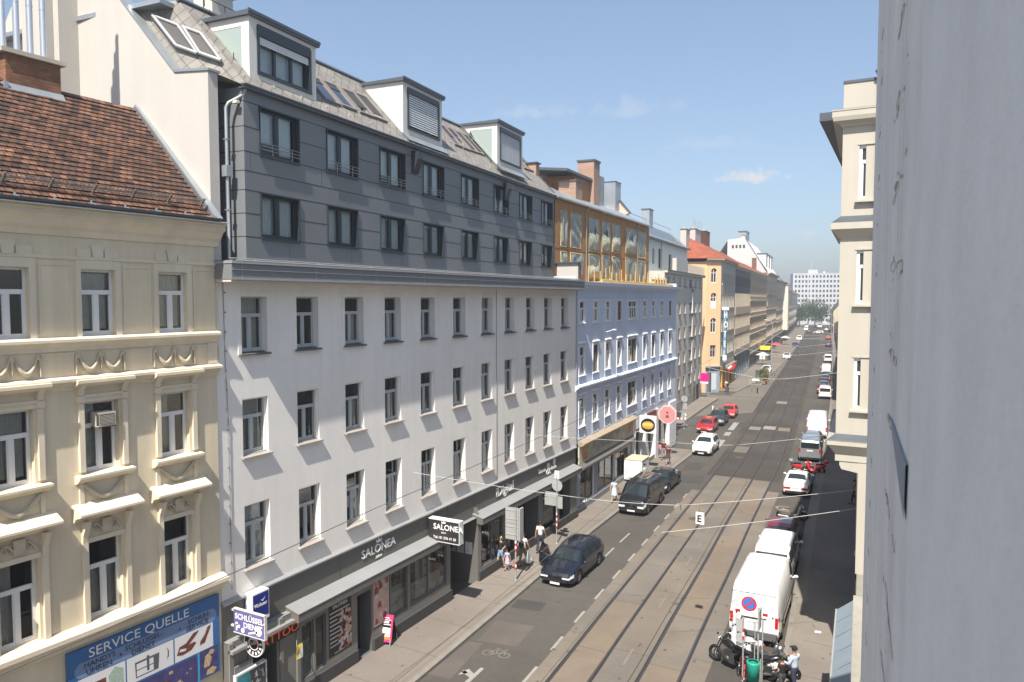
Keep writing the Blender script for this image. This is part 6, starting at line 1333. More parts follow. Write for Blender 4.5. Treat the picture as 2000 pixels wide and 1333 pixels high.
def make_car_meshes(S):
    n = S.get('n', 56); ts = sorted({i/n for i in range(n+1)} | {p[0] for p in S['top']}); rows = []
    m = MB()
    for t in ts:
        y, h = car_section(S, t); rows.append([(x, y, z) for x, z in h] + [(-x, y, z) for x, z in reversed(h[1:-1])])
    m.grid(rows, 0, True, True); m.poly([p for p in rows[0]], 0, True); m.poly(list(reversed(rows[-1])), 0, True)
    # lower trim: sills and bumpers
    out = {'body': m}
    gl = {}
    def side_patch(mb, t0, t1, lo=.10, hi=.86, off=.006, k=5, a=4, b=5, sides=(1,-1), mi=0):
        for sg in sides:
            rr = []
            for i in range(k+1):
                y, h = car_section(S, lerp(t0, t1, i/k)); p, q = h[a], h[b]
                rr.append([(sg*(lerp(p[0],q[0],f)+off), y, lerp(p[1],q[1],f)) for f in (lo, hi)])
            mb.grid(rr, mi, True)
    def top_patch(mb, t0, t1, w=.9, k=5, dz=.010, dy=0, mi=0):
        rr = []
        for i in range(k+1):
            y, h = car_section(S, lerp(t0, t1, i/k)); p5, p6, p7 = h[5], h[6], h[7]
            rr.append([(x*w, y+dy, z+dz) for x, z in ((-p5[0],p5[1]),(-p6[0],p6[1]),(0,p7[1]),(p6[0],p6[1]),(p5[0],p5[1]))])
        mb.grid(rr, mi, True)
    g_ = MB(); top_patch(g_, *S['ws'], dy=.008); out['windscreen'] = g_
    if 'rw' in S: g_ = MB(); top_patch(g_, *S['rw'], dy=-.008); out['rear_window'] = g_
    out['side_windows'] = []
    for a, b in S.get('sides', []):
        for sg in (1, -1): g_ = MB(); side_patch(g_, a, b, sides=(sg,)); out['side_windows'].append(g_)
    out['headlight'] = []; out['tail_light'] = []
    for sg in (1, -1):
        g_ = MB(); side_patch(g_, .93, .997, .25, .95, .008, 5, 3, 4, (sg,)); y, h = car_section(S, 1); 
        zt = h[4][1]; w = h[3][0]; z0 = lerp(h[3][1], h[4][1], .25)
        g_.box(sg*w*.5, sg*w*1.0, y-.01, y+.012, z0, zt-.01); out['headlight'].append(g_)
        g_ = MB(); tl = S.get('tail', (3,4,.3,.98)); side_patch(g_, .0, .045, tl[2], tl[3], .008, 4, tl[0], tl[1], (sg,)); y, h = car_section(S, 0)
        p, q = h[tl[0]], h[tl[1]]; z0, z1 = lerp(p[1],q[1],tl[2]), lerp(p[1],q[1],tl[3]); g_.box(sg*p[0]*S.get('tlw',.62), sg*p[0]*.99, y-.012, y+.01, z0, z1); out['tail_light'].append(g_)
    y, h = car_section(S, 1); w = h[3][0]; zc = h[4][1]
    g_ = MB(); g_.box(-w*.62, w*.62, y-.02, y+.014, zc-.26, zc-.13); g_.box(-w*.8, w*.8, y-.03, y+.02, h[0][1]-.02, h[0][1]+.12); out['grille'] = g_
    g_ = MB(); g_.box(-.26,.26, y+.015, y+.025, zc-.40, zc-.29); out['front_plate'] = g_
    y, h = car_section(S, 0); w = h[3][0]; zp = S.get('plate_z', .62)
    g_ = MB(); g_.box(-.26,.26, y-.02, y-.012, zp, zp+.11); out['rear_plate'] = g_
    g_ = MB(); g_.box(-w*.9, w*.9, y-.02, y+.03, h[0][1]-.04, h[0][1]+.12); out['bumper'] = g_
    if S.get('rear_panes'):
        g_ = MB()
        for a, b, c, d in S['rear_panes']: g_.box(a, b, y-.016, y-.004, c, d)
        out['rear_window'] = g_
    out['mirror'] = []
    tm = S['ws'][1] - .03; y, h = car_section(S, tm)
    for sg in (1, -1): g_ = MB(); g_.ball((sg*(h[4][0]+.13), y, h[4][1]+.06), (.11,.06,.075), 0, 8, 5); g_.box(sg*h[4][0]*.98, sg*(h[4][0]+.06), y-.03, y+.02, h[4][1]-.01, h[4][1]+.05); out['mirror'].append(g_)
    # shut lines, handles and cladding
    g_ = MB()
    for t in S.get('lines', []):
        y, h = car_section(S, t)
        for sg in (1, -1):
            for a, b in zip(h[2:5], h[3:6]): g_.poly([(sg*(a[0]+.004), y-.006, a[1]), (sg*(a[0]+.004), y+.006, a[1]), (sg*(b[0]+.004), y+.006, b[1]), (sg*(b[0]+.004), y-.006, b[1])])
    for sg in (1, -1):
        rr = []
        for i in range(13):
            y, h = car_section(S, lerp(.2, .8, i/12)); rr.append([(sg*(h[1][0]+.012), y, h[1][1]-.005), (sg*(h[2][0]+.008), y, h[2][1])])
        g_.grid(rr, 0, False)
    if S.get('rails'):
        for sg in (1, -1):
            pts = []
            for i in range(7): y, h = car_section(S, lerp(*S['rails'], i/6)); pts.append((sg*h[5][0]*.93, y, h[5][1]+.075 - .05*(i in (0,6))))
            g_.tube(pts, .018, 0, 6)
    out['trim'] = g_
    return out
def wheel_meshes(r, w=.2):
    t = MB(); t.lathe([(-w/2,r*.66),(-w/2,r*.93),(-w/2+.03,r),(w/2-.03,r),(w/2,r*.93),(w/2,r*.66)], 0, 20)
    m = MB(); m.lathe([(w/2-.01,r*.67),(w/2-.03,r*.62),(w/2-.07,r*.58),(w/2-.07,.02)], 1, 20)
    for i in range(5):
        a = 2*math.pi*i/5; c, s_ = math.cos(a), math.sin(a); q = .05
        m.poly([(w/2-.02, .05*c - q*s_, .05*s_ + q*c), (w/2-.015, r*.64*c - q*.7*s_, r*.64*s_ + q*.7*c), (w/2-.015, r*.64*c + q*.7*s_, r*.64*s_ - q*.7*c), (w/2-.02, .05*c + q*s_, .05*s_ - q*c)], 0)
    m.lathe([(w/2-.01,.0),(w/2-.005,.07)], 0, 10); m.lathe([(w/2-.012,r*.67),(w/2-.004,r*.64),(w/2-.02,r*.6)], 0, 20)
    return t.mesh('tyre', [rubber]), m.mesh('rim', [rim_m, trim_m])
_cm = {}; _wm = {}
def car(key, S, name, label, pm, x, y, heading, cat='car', group=None, extra=None, detail=True):
    """heading = world angle of the car's forward (+Y) axis, degrees turned left from the street axis"""
    o = thing(name, label, cat, (x, y, .012), R(heading), group)
    if key not in _cm: _cm[key] = make_car_meshes(S)
    me = _cm[key]; O('body', me['body'].mesh('body', [pm]), o)
    def put(n, mb, mt):
        if not isinstance(mb, bpy.types.Mesh): mb = mb.mesh(n, [mt])
        O(n, mb, o)
    put('windscreen', me['windscreen'], car_glass)
    if 'rear_window' in me: put('rear_window', me['rear_window'], car_glass)
    for g_ in me['side_windows']: put('side_window', g_, car_glass)
    for g_ in me['headlight']: put('headlight', g_, lamp_m)
    for g_ in me['tail_light']: put('tail_light', g_, tail_m)
    for g_ in me['mirror']: put('mirror', g_, pm)
    put('grille', me['grille'], trim_m); put('number_plate', me['front_plate'], plate_m); put('number_plate', me['rear_plate'], plate_m); put('bumper', me['bumper'], S.get('bumper_m', trim_m)); put('trim', me['trim'], trim_m)
    r = S['r']
    if r not in _wm: _wm[r] = wheel_meshes(r)
    for ya in S['axles']:
        for sg in (1, -1):
            w = O('wheel', None, o, (sg*(S['W']/2-.115), ya, r), (0, 0, 0 if sg > 0 else math.pi)); O('tyre', _wm[r][0], w); O('rim', _wm[r][1], w)
    if extra: extra(o)
    return o
ESTATE = dict(L=4.8, W=1.86, H=1.48, r=.33, axles=(-1.42,1.40), top=[(0,.70),(.012,.98),(.05,1.26),(.09,1.40),(.2,1.47),(.4,1.49),(.55,1.45),(.60,1.38),(.74,.99),(.78,.95),(.9,.85),(.97,.73),(1,.58)], belt=[(0,.9),(.3,.93),(.75,.90),(1,.62)], ws=(.605,.735), rw=(.014,.085), sides=[(.11,.24),(.26,.42),(.44,.60)], lines=[.25,.43,.64], rails=(.12,.55), tail=(3,4,.2,1))
SEDAN = dict(L=4.7, W=1.84, H=1.43, r=.33, axles=(-1.40,1.42), top=[(0,.72),(.01,.92),(.05,1.02),(.14,1.05),(.19,1.13),(.30,1.36),(.38,1.42),(.5,1.43),(.58,1.38),(.72,1.0),(.76,.95),(.9,.85),(.97,.72),(1,.58)], belt=[(0,.86),(.3,.93),(.75,.90),(1,.62)], ws=(.585,.715), rw=(.185,.31), sides=[(.27,.44),(.46,.62)], lines=[.45,.65], tail=(3,4,.25,1), tlw=.45)
SUV = dict(L=4.4, W=1.84, H=1.62, r=.345, axles=(-1.33,1.33), top=[(0,.8),(.012,1.05),(.05,1.3),(.1,1.50),(.2,1.60),(.4,1.63),(.54,1.58),(.6,1.49),(.735,1.12),(.78,1.07),(.9,.98),(.97,.84),(1,.66)], belt=[(0,1.0),(.3,1.03),(.75,1.0),(1,.72)], ws=(.605,.73), rw=(.02,.1), sides=[(.12,.22),(.24,.41),(.43,.6)], lines=[.23,.42,.63], rails=(.12,.52), tail=(3,4,.3,1), sill=.24)
HATCH = dict(L=4.0, W=1.76, H=1.45, r=.31, axles=(-1.22,1.25), top=[(0,.75),(.012,1.0),(.06,1.22),(.1,1.36),(.2,1.44),(.4,1.46),(.55,1.41),(.6,1.34),(.745,.98),(.79,.93),(.91,.83),(.97,.72),(1,.58)], belt=[(0,.92),(.3,.94),(.75,.9),(1,.64)], ws=(.605,.74), rw=(.02,.095), sides=[(.13,.38),(.4,.6)], lines=[.39,.63], tail=(3,4,.25,1))
VAN = dict(L=4.9, W=1.92, H=1.97, r=.34, axles=(-1.35,1.62), top=[(0,1.5),(.008,1.84),(.03,1.93),(.1,1.97),(.5,1.98),(.68,1.94),(.74,1.86),(.88,1.22),(.91,1.15),(.975,1.0),(1,.72)], belt=[(0,1.16),(.6,1.16),(.85,1.13),(1,.78)], ws=(.745,.872), sides=[(.03,.3),(.33,.55),(.57,.74)], lines=[.32,.56,.78], inset=.16, taper=.1, rear_panes=[(-.74,.74,1.22,1.72)], tail=(3,5,.15,.62), tlw=.84, plate_z=.95)
MASTER = dict(L=6.2, W=2.07, H=2.5, r=.35, axles=(-1.9,1.75), top=[(0,1.8),(.006,2.30),(.03,2.44),(.1,2.48),(.6,2.5),(.72,2.44),(.78,2.3),(.89,1.42),(.92,1.3),(.98,1.12),(1,.8)], belt=[(0,1.3),(.75,1.3),(.9,1.2),(1,.85)], ws=(.785,.885), sides=[(.70,.82)], lines=[.4,.68,.83], inset=.11, taper=.08, tail=(2,4,.4,1), tlw=.86, plate_z=.98, sill=.28)
CADDY = dict(L=4.4, W=1.8, H=1.83, r=.31, axles=(-1.3,1.33), top=[(0,1.3),(.01,1.66),(.04,1.77),(.15,1.83),(.45,1.83),(.58,1.74),(.64,1.62),(.78,1.12),(.82,1.06),(.93,.96),(.98,.8),(1,.62)], belt=[(0,1.05),(.7,1.05),(1,.7)], ws=(.645,.775), sides=[(.42,.62)], lines=[.4,.65], inset=.2, taper=.12, rear_panes=[(-.68,.68,1.1,1.6)], tail=(3,5,.1,.55), tlw=.86, plate_z=.75)
navy = paint('navy paint', (.008,.012,.026)); blackp = paint('black paint', (.008,.009,.011)); whitep = paint('white car paint', (.74,.74,.73), 0); redp = paint('dark red paint', (.20,.012,.03)); red2 = paint('bright red paint', (.55,.03,.02), 0); redc = paint('crimson paint', (.42,.012,.012)); silverp = paint('silver paint', (.46,.48,.50), .7); greyp = paint('blue grey paint', (.13,.17,.20), .5); wine = paint('wine paint', (.16,.01,.02)); bluep = paint('blue paint', (.02,.03,.10)); dkg = paint('dark grey paint', (.03,.035,.04))
def c5_extra(o):
    """open passenger door"""
    d = O('open_door', None, o, (.90, .78, 0), (0, 0, R(62))); m = MB()
    m.box(-.02, .05, -1.05, 0, .30, .92, 0); m.box(-.025, -.0205, -1.0, -.06, .36, .86, 1)
    for a, b in (((0,-.03,.9),(-.1,-.5,1.36)), ((-.1,-.5,1.36),(-.12,-1.0,1.38)), ((-.12,-1.0,1.38),(0,-1.03,.92))): m.tube([a, b], .03, 0, 6)
    O('door_panel', m.mesh('door_panel', [navy, trim_m]), d); g_ = MB(); g_.poly([(.01,-.08,.94),(.01,-1.0,.94),(-.1,-.98,1.36),(-.08,-.52,1.34)]); O('pane', g_.mesh('pane', [glass]), d)
def chevrons(o, z, y, s_=.12):
    m = MB()
    for k in (0, 1): m.poly([(-s_,y,z-.07*k),(0,y,z+.08-.07*k),(s_,y,z-.07*k),(s_,y,z-.03-.07*k),(0,y,z+.05-.07*k),(-s_,y,z-.03-.07*k)])
    O('emblem', m.mesh('emblem', [chrome]), o)
C5 = car('estate', ESTATE, 'parked_car', 'dark navy estate car with its kerbside front door open', navy, -15.2, 35.55, 180.6, extra=lambda o: (c5_extra(o), chevrons(o, .62, 2.43)))
def ring_badge(o, y, z, r=.1):
    m = MB(); m.tube([(r*math.cos(a*math.pi/8), y, z + r*math.sin(a*math.pi/8)) for a in range(17)], .012, 0, 5, False)
    for a, b in (((-.05,0),(-.02,-.08)),((-.02,-.08),(.0,-.02)),((0,-.02),(.02,-.08)),((.02,-.08),(.05,0))): m.tube([(a[0],y,z+a[1]+.03),(b[0],y,z+b[1]+.03)], .009, 0, 4)
    O('emblem', m.mesh('emblem', [chrome]), o)
car('van', VAN, 'parked_van', 'black passenger van with windscreen sticker stopped by the kerb', blackp, -15.85, 49.1, 180.8, 'van', extra=lambda o: ring_badge(o, 2.47, .68))
car('sedan', SEDAN, 'parked_car', 'black saloon car standing behind the black van', blackp, -16.15, 55.0, 181)
car('suv', SUV, 'parked_car', 'white compact off-roader at the left kerb facing the camera', whitep, -16.35, 69.8, 181.4)
car('hatch', HATCH, 'parked_car', 'crimson small car with yellow badge beyond the white off-roader', redc, -18.85, 81.1, 182)
car('suv', SUV, 'parked_car', 'dark blue grey off-roader between the crimson and the bright red car', dkg, -18.9, 86.6, 183)
car('hatch', HATCH, 'parked_car', 'bright red small car at the head of the three at the crossing', red2, -18.9, 92.6, 184)
def master_extra(o):
    m = MB(); y = -3.108; n = 24
    for r0, k, dy in ((.31,0,0),(.235,1,.003)): m.poly([(-.2+r0*math.cos(2*math.pi*i/n), y-dy, 1.72+r0*math.sin(2*math.pi*i/n)) for i in range(n)], k)
    c, s_ = math.cos(R(45)), math.sin(R(45)); m.poly([(-.2+a*c-b*s_, y-.005, 1.72+a*s_+b*c) for a, b in ((-.24,-.035),(.24,-.035),(.24,.035),(-.24,.035))], 0)
    O('no_parking_disc', m.mesh('no_parking_disc', [M('sign red', (.55,.03,.05), .5), M('sign mid blue', (.05,.16,.50), .5)]), o)
    m = MB(); m.box(-.006,.006,-3.112,-3.10,.6,2.25); m.box(-.9,.9,-3.111,-3.10,2.2,2.212); m.box(-.5,.15,-3.125,-3.10,1.13,1.18); m.box(.3,.5,-3.118,-3.1,1.16,1.2)
    for x in (-.7,.75): m.box(x-.03,x+.03,-3.115,-3.1,1.25,1.31)
    O('door_seams', m.mesh('door_seams', [trim_m]), o)
    m = MB(); m.box(-.95,.95,-3.2,-3.05,.33,.62); O('rear_step', m.mesh('rear_step', [M('grey bumper', (.10,.10,.105), .7)]), o)
    m = MB()
    for a, b in ((-.75,-.55),(.35,.55)): m.box(a,b,-3.116,-3.105,1.32,1.42)
    O('reflector', m.mesh('reflector', [tail_m]), o)
    m = MB(); m.tube([(1.0,-2.7,1.05),(1.06,-2.6,1.02),(1.06,2.2,1.02)], .022); O('side_rub_strip', m.mesh('side_rub_strip', [trim_m]), o)
car('master', MASTER, 'parked_van', 'tall white box van with blue and red no stopping disc on its rear', whitep, -5.35, 34.45, 1.6, 'van', extra=master_extra)
car('van', dict(VAN, rear_panes=[]), 'parked_van', 'plain white van squeezed between the tall van and the wine red car', whitep, -5.72, 40.75, 2, 'van')
car('hatch', HATCH, 'parked_car', 'wine red small car in front of the plain white van', redp, -6.15, 45.9, 2.5)
car('sedan', SEDAN, 'parked_car', 'white saloon car seen from behind with red tail lamps', whitep, -6.9, 59.15, 3)
car('van', VAN, 'parked_van', 'silver passenger van seen from behind beyond the red scooters', silverp, -7.35, 72.1, 3.4, 'van')
car('suv', SUV, 'parked_car', 'silver off-roader between the silver van and the long white van', silverp, -7.75, 77.5, 3.6)
car('master', MASTER, 'parked_van', 'long high white van beyond the silver off-roader', whitep, -8.0, 84.3, 3.8, 'van')
car('caddy', CADDY, 'parked_van', 'small white panel van with dark rear window beyond the side street', whitep, -10.2, 117.0, 4.8, 'van')
for y, pm, lb in ((122.4, wine, 'wine red car behind the small white panel van'), (127.4, greyp, 'blue grey car between two wine red cars in the far right row'), (132.6, wine, 'second wine red car further back in the far right row'), (138.2, greyp, 'farther blue grey car in the right row'), (143.6, dkg, 'dark grey car before the white pickup in the right row')):
    car('hatch', HATCH, 'parked_car', lb, pm, kerb_r(y)-1.15, y, 4.8, group='cars parked on the far right')
car('vitofar', dict(VAN, rear_panes=[]), 'parked_van', 'white flat-roofed van in the far right row', whitep, kerb_r(154)-1.2, 154, 5, 'van')
car('caddy', CADDY, 'parked_van', 'white van with dark rear window at the far end of the right row', whitep, kerb_r(184)-1.2, 184, 5, 'van')
for y, pm, lb in ((243, dkg, 'dark car parked near the far right crossing'), (287, red2, 'tiny red car far down the right kerb'), (300, dkg, 'tiny dark car beyond the tiny red car')):
    car('hatch', HATCH, 'parked_car', lb, pm, kerb_r(y)-1.2, y, 5.2)
for x, y, k, S, pm, h, lb, c_ in ((-25.2,189,'sedan',SEDAN,whitep,186,'white saloon parked beyond the planted parking lane','car'),(-23.9,151.5,'hatch',HATCH,whitep,185,'white small car behind the planter bushes','car'),(-29.2,236,'hatch',HATCH,bluep,186,'dark blue car on the far left','car'),(-32.6,274,'caddy',CADDY,whitep,186,'white van at the far left kerb','van'),
        (-36.4,338,'hatch',HATCH,dkg,6,'dark car driving away in the far distance','car'),(-40,360,'caddy',CADDY,whitep,186,'white van coming in the far distance','van'),(-32,331,'hatch',HATCH,whitep,96,'white car crossing far down the street','car'),(-44.5,402,'caddy',CADDY,whitep,186,'pale van near the trees on the left','van'),(-38,398,'master',MASTER,whitep,186,'pale truck near the trees on the right','van'),(-31.5,360,'hatch',HATCH,silverp,6,'silver car at the right before the trees','car'),(-46,386,'hatch',HATCH,greyp,186,'blue grey car beside the pale far vans','car')):
    car(k, S, 'parked_car' if c_ == 'car' else 'parked_van', lb, pm, x, y, h, c_)
# ---------------------------------------------------------------- two-wheelers
def bike_wheel(o, y, r, w):
    wh = O('wheel', None, o, (0, y, r)); t = MB()
    rows = [[((w/2)*math.cos(2*math.pi*j/8), (r - w/2 + (w/2)*math.sin(2*math.pi*j/8))*math.cos(2*math.pi*i/20), (r - w/2 + (w/2)*math.sin(2*math.pi*j/8))*math.sin(2*math.pi*i/20)) for j in range(8)] for i in range(21)]
    t.grid(rows, 0, True, True); O('tyre', t.mesh('tyre', [rubber]), wh)
    m = MB()
    for i in range(6):
        a = math.pi*i/3; m.tube([(0, .03*math.cos(a), .03*math.sin(a)), (0, (r-w)*math.cos(a), (r-w)*math.sin(a))], .014 if w > .06 else .004, 0, 5)
    m.lathe([(-.03,.0),(-.03,.05),(.03,.05),(.03,0)], 0, 8); O('rim', m.mesh('rim', [rim_m]), wh)
def scooter(label, bodym, x, y, heading, lean=8, seatm=None, case=None, screen=False, name='motor_scooter', group=None, sc_=1.0, nose=None):
    o = thing(name, label, 'scooter', (x, y, .01), 0, group); o.rotation_euler = (0, R(lean), R(heading)); o.scale = (sc_,)*3
    bike_wheel(o, .66, .28, .12); bike_wheel(o, -.62, .28, .13)
    m = MB()
    rows = []
    for yy, z0, z1, w in ((-.95,.62,.72,.05),(-.8,.5,.78,.13),(-.5,.42,.78,.17),(-.2,.3,.74,.17),(-.08,.22,.45,.16),(.1,.20,.30,.16),(.28,.2,.32,.15),(.36,.25,.7,.17),(.44,.35,.95,.19),(.52,.55,.98,.12),(.60,.7,.93,.04)):
        rows.append([(w,yy,z0),(w*1.05,yy,(z0+z1)/2),(w*.8,yy,z1),(0,yy,z1+.02),(-w*.8,yy,z1),(-w*1.05,yy,(z0+z1)/2),(-w,yy,z0),(0,yy,z0-.01)])
    m.grid(rows, 0, True, True); m.poly(rows[0]); m.poly(list(reversed(rows[-1])))
    m.grid([[(.08*math.cos(a)*1.0, .66+.33*math.sin(b), .28+.33*math.cos(b)) for a in (math.pi, 1.57, 0)] for b in (-1.0,-.5,0,.5,1.0)], 0)
    O('body', m.mesh('body', [bodym]), o)
    s_ = MB(); s_.grid([[(.15*k/2, yy, z - .03*abs(k)) for k in (-2,-1,0,1,2)] for yy, z in ((-.78,.86),(-.6,.85),(-.4,.82),(-.15,.79))], 0); s_.box(-.15,.15,-.78,-.15,.74,.8); O('seat', s_.mesh('seat', [seatm or rubber]), o)
    h = MB(); h.tube([(0,.62,.3),(0,.46,.98),(0,.42,1.04)], .025, 0, 8); h.tube([(-.34,.34,1.03),(-.15,.42,1.05),(.15,.42,1.05),(.34,.34,1.03)], .016, 0, 6)
    for sg in (-1,1): h.tube([(sg*.36,.33,1.03),(sg*.25,.37,1.035)], .025, 0, 6); h.tube([(sg*.22,.42,1.05),(sg*.33,.46,1.22)], .008, 0, 5); h.ball((sg*.34,.46,1.25),(.07,.02,.05),0,8,5)
    O('handlebar', h.mesh('handlebar', [trim_m]), o)
    e = MB(); e.tube([(.16,-.2,.25),(.18,-.8,.32)], .05, 0, 8); O('exhaust', e.mesh('exhaust', [galv]), o)
    l = MB(); l.ball((0,.62,.86),(.1,.05,.07),0,8,5); O('headlight', l.mesh('headlight', [lamp_m]), o); l = MB(); l.box(-.08,.08,-.98,-.93,.64,.72); O('tail_light', l.mesh('tail_light', [tail_m]), o)
    if case: b = MB(); b.ball((0,-.95,1.0),(.24,.21,.17),0,12,8); b.box(-.18,.18,-1.1,-.78,.84,.88); O('top_case', b.mesh('top_case', [case]), o)
    if screen:
        q = MB(); q.grid([[(.22*k/2, .5+.1*j/3-.04*abs(k)*.5, 1.0+.4*j/3) for k in (-2,-1,0,1,2)] for j in range(4)]); O('windshield', q.mesh('windshield', [glass]), o)
    return o
sc_silver = paint('champagne scooter paint', (.38,.35,.31), .5); sc_red = paint('scooter red', (.55,.02,.025), 0); sc_white = paint('scooter white', (.7,.7,.69), 0); sc_grey = paint('scooter grey', (.09,.09,.095), .3)
scooter('silver beige scooter parked across the kerb before the wine red car', sc_silver, -6.25, 50.75, -82, 10, sc_c := M('tan seat', (.12,.10,.085), .7), sc_=1.08)
scooter('red scooter with dark top case, left of the pair by the silver van', sc_red, -7.3, 65.3, -70, 8, None, M('top case grey', (.2,.21,.22), .4))
scooter('red scooter with red top case, right of the pair by the silver van', sc_red, -6.4, 65.2, 100, 8, None, sc_red)
MG = 'two-wheelers crowded at the near right kerb'
scooter('white scooter with tall clear windshield behind the tall van', sc_white, -5.55, 30.35, 62, 9, None, None, True, group=MG)
scooter('dark scooter with white seat cover and black top case behind the tall van', sc_grey, -4.55, 30.0, -105, 8, white_p, M('black top case', (.02,.018,.018), .35), group=MG)
scooter('white and pink scooter nearest the bottom frame edge', sc_white, -4.75, 28.9, 65, 9, M('blue seat', (.03,.08,.3), .6), None, group=MG)
def motorbike(label, x, y, heading, bm, lean=9, group=None):
    o = thing('motorcycle', label, 'motorcycle', (x, y, .01), 0, group); o.rotation_euler = (0, R(lean), R(heading))
    bike_wheel(o, .75, .31, .13); bike_wheel(o, -.7, .31, .17)
    m = MB(); rows = []
    for yy, zc, h, w in ((-.95,.86,.03,.06),(-.7,.80,.07,.13),(-.3,.74,.09,.14),(-.1,.85,.12,.15),(.15,.92,.14,.17),(.38,.88,.12,.13),(.48,.82,.05,.07)):
        rows.append([(w*math.cos(a*math.pi/5), yy, zc+h*math.sin(a*math.pi/5)) for a in range(10)])
    m.grid(rows, 0, True, True); m.poly(rows[0]); m.poly(list(reversed(rows[-1]))); O('body', m.mesh('body', [bm]), o)
    e = MB(); e.box(-.17,.17,-.3,.3,.25,.62); e.lathe([(-.22,.02),(-.2,.13),(.2,.13),(.22,.02)],0,10,'x',(0,.05,.36))
    for i in range(5): e.box(-.2,.2,-.1+.06*i,-.07+.06*i,.5,.7)
    for sg in (-1,1): e.tube([(sg*.09,.75,.31),(sg*.09,.5,.98)], .025, 0, 6); e.tube([(sg*.1,-.7,.31),(sg*.1,-.2,.45)], .025, 0, 6)
    O('engine', e.mesh('engine', [M('engine grey', (.07,.07,.07), .45, metal=.5) if 'engine grey' not in bpy.data.materials else bpy.data.materials['engine grey']]), o)
    s_ = MB(); s_.box(-.13,.13,-.85,-.1,.86,.92); O('seat', s_.mesh('seat', [rubber]), o)
    h = MB(); h.tube([(-.38,.34,1.05),(-.1,.48,1.02),(.1,.48,1.02),(.38,.34,1.05)], .017, 0, 6)
    for sg in (-1,1): h.tube([(sg*.25,.4,1.04),(sg*.33,.46,1.2)], .008, 0, 5); h.ball((sg*.35,.46,1.22),(.07,.02,.045),0,8,5)
    O('handlebar', h.mesh('handlebar', [trim_m]), o)
    l = MB(); l.ball((0,.6,.92),(.09,.07,.09),0,8,6); O('headlight', l.mesh('headlight', [lamp_m]), o); x_ = MB(); x_.tube([(.17,.2,.3),(.2,-.3,.32),(.22,-.95,.42)], [.03,.05,.06], 0, 8); O('exhaust', x_.mesh('exhaust', [chrome]), o)
    return o
motorbike('black motorcycle leaning outermost at the near right kerb', -5.75, 28.95, 62, blackp, group=MG)
motorbike('black motorcycle with bare rear wheel beside the two signposts', -4.15, 28.8, -75, blackp, group=MG)
def bicycle(label, x, y, heading, fmt, lean=12):
    o = thing('bicycle', label, 'bicycle', (x, y, .01)); o.rotation_euler = (0, R(lean), R(heading)); bike_wheel(o, .52, .34, .04); bike_wheel(o, -.52, .34, .04)
    m = MB()
    for a, b in (((0,-.12,.3),(0,-.2,.85)),((0,-.12,.3),(0,.36,.82)),((0,-.2,.82),(0,.36,.84)),((0,-.12,.3),(0,-.52,.34)),((0,-.2,.8),(0,-.52,.34)),((0,.52,.34),(0,.36,.95))): m.tube([a, b], .017, 0, 6)
    O('frame', m.mesh('frame', [fmt]), o); h = MB(); h.tube([(-.28,.25,1.02),(0,.36,.98),(.28,.25,1.02)], .013, 0, 6); O('handlebar', h.mesh('handlebar', [trim_m]), o); s_ = MB(); s_.ball((0,-.22,.9),(.07,.13,.03),0,8,5); O('saddle', s_.mesh('saddle', [rubber]), o)
bicycle('red bicycle at the bottom frame edge by the signposts', -5.2, 28.1, 20, red_p); bicycle('dark bicycle parked at the planted parking lane', -21.0, 140.5, 80, black_m)
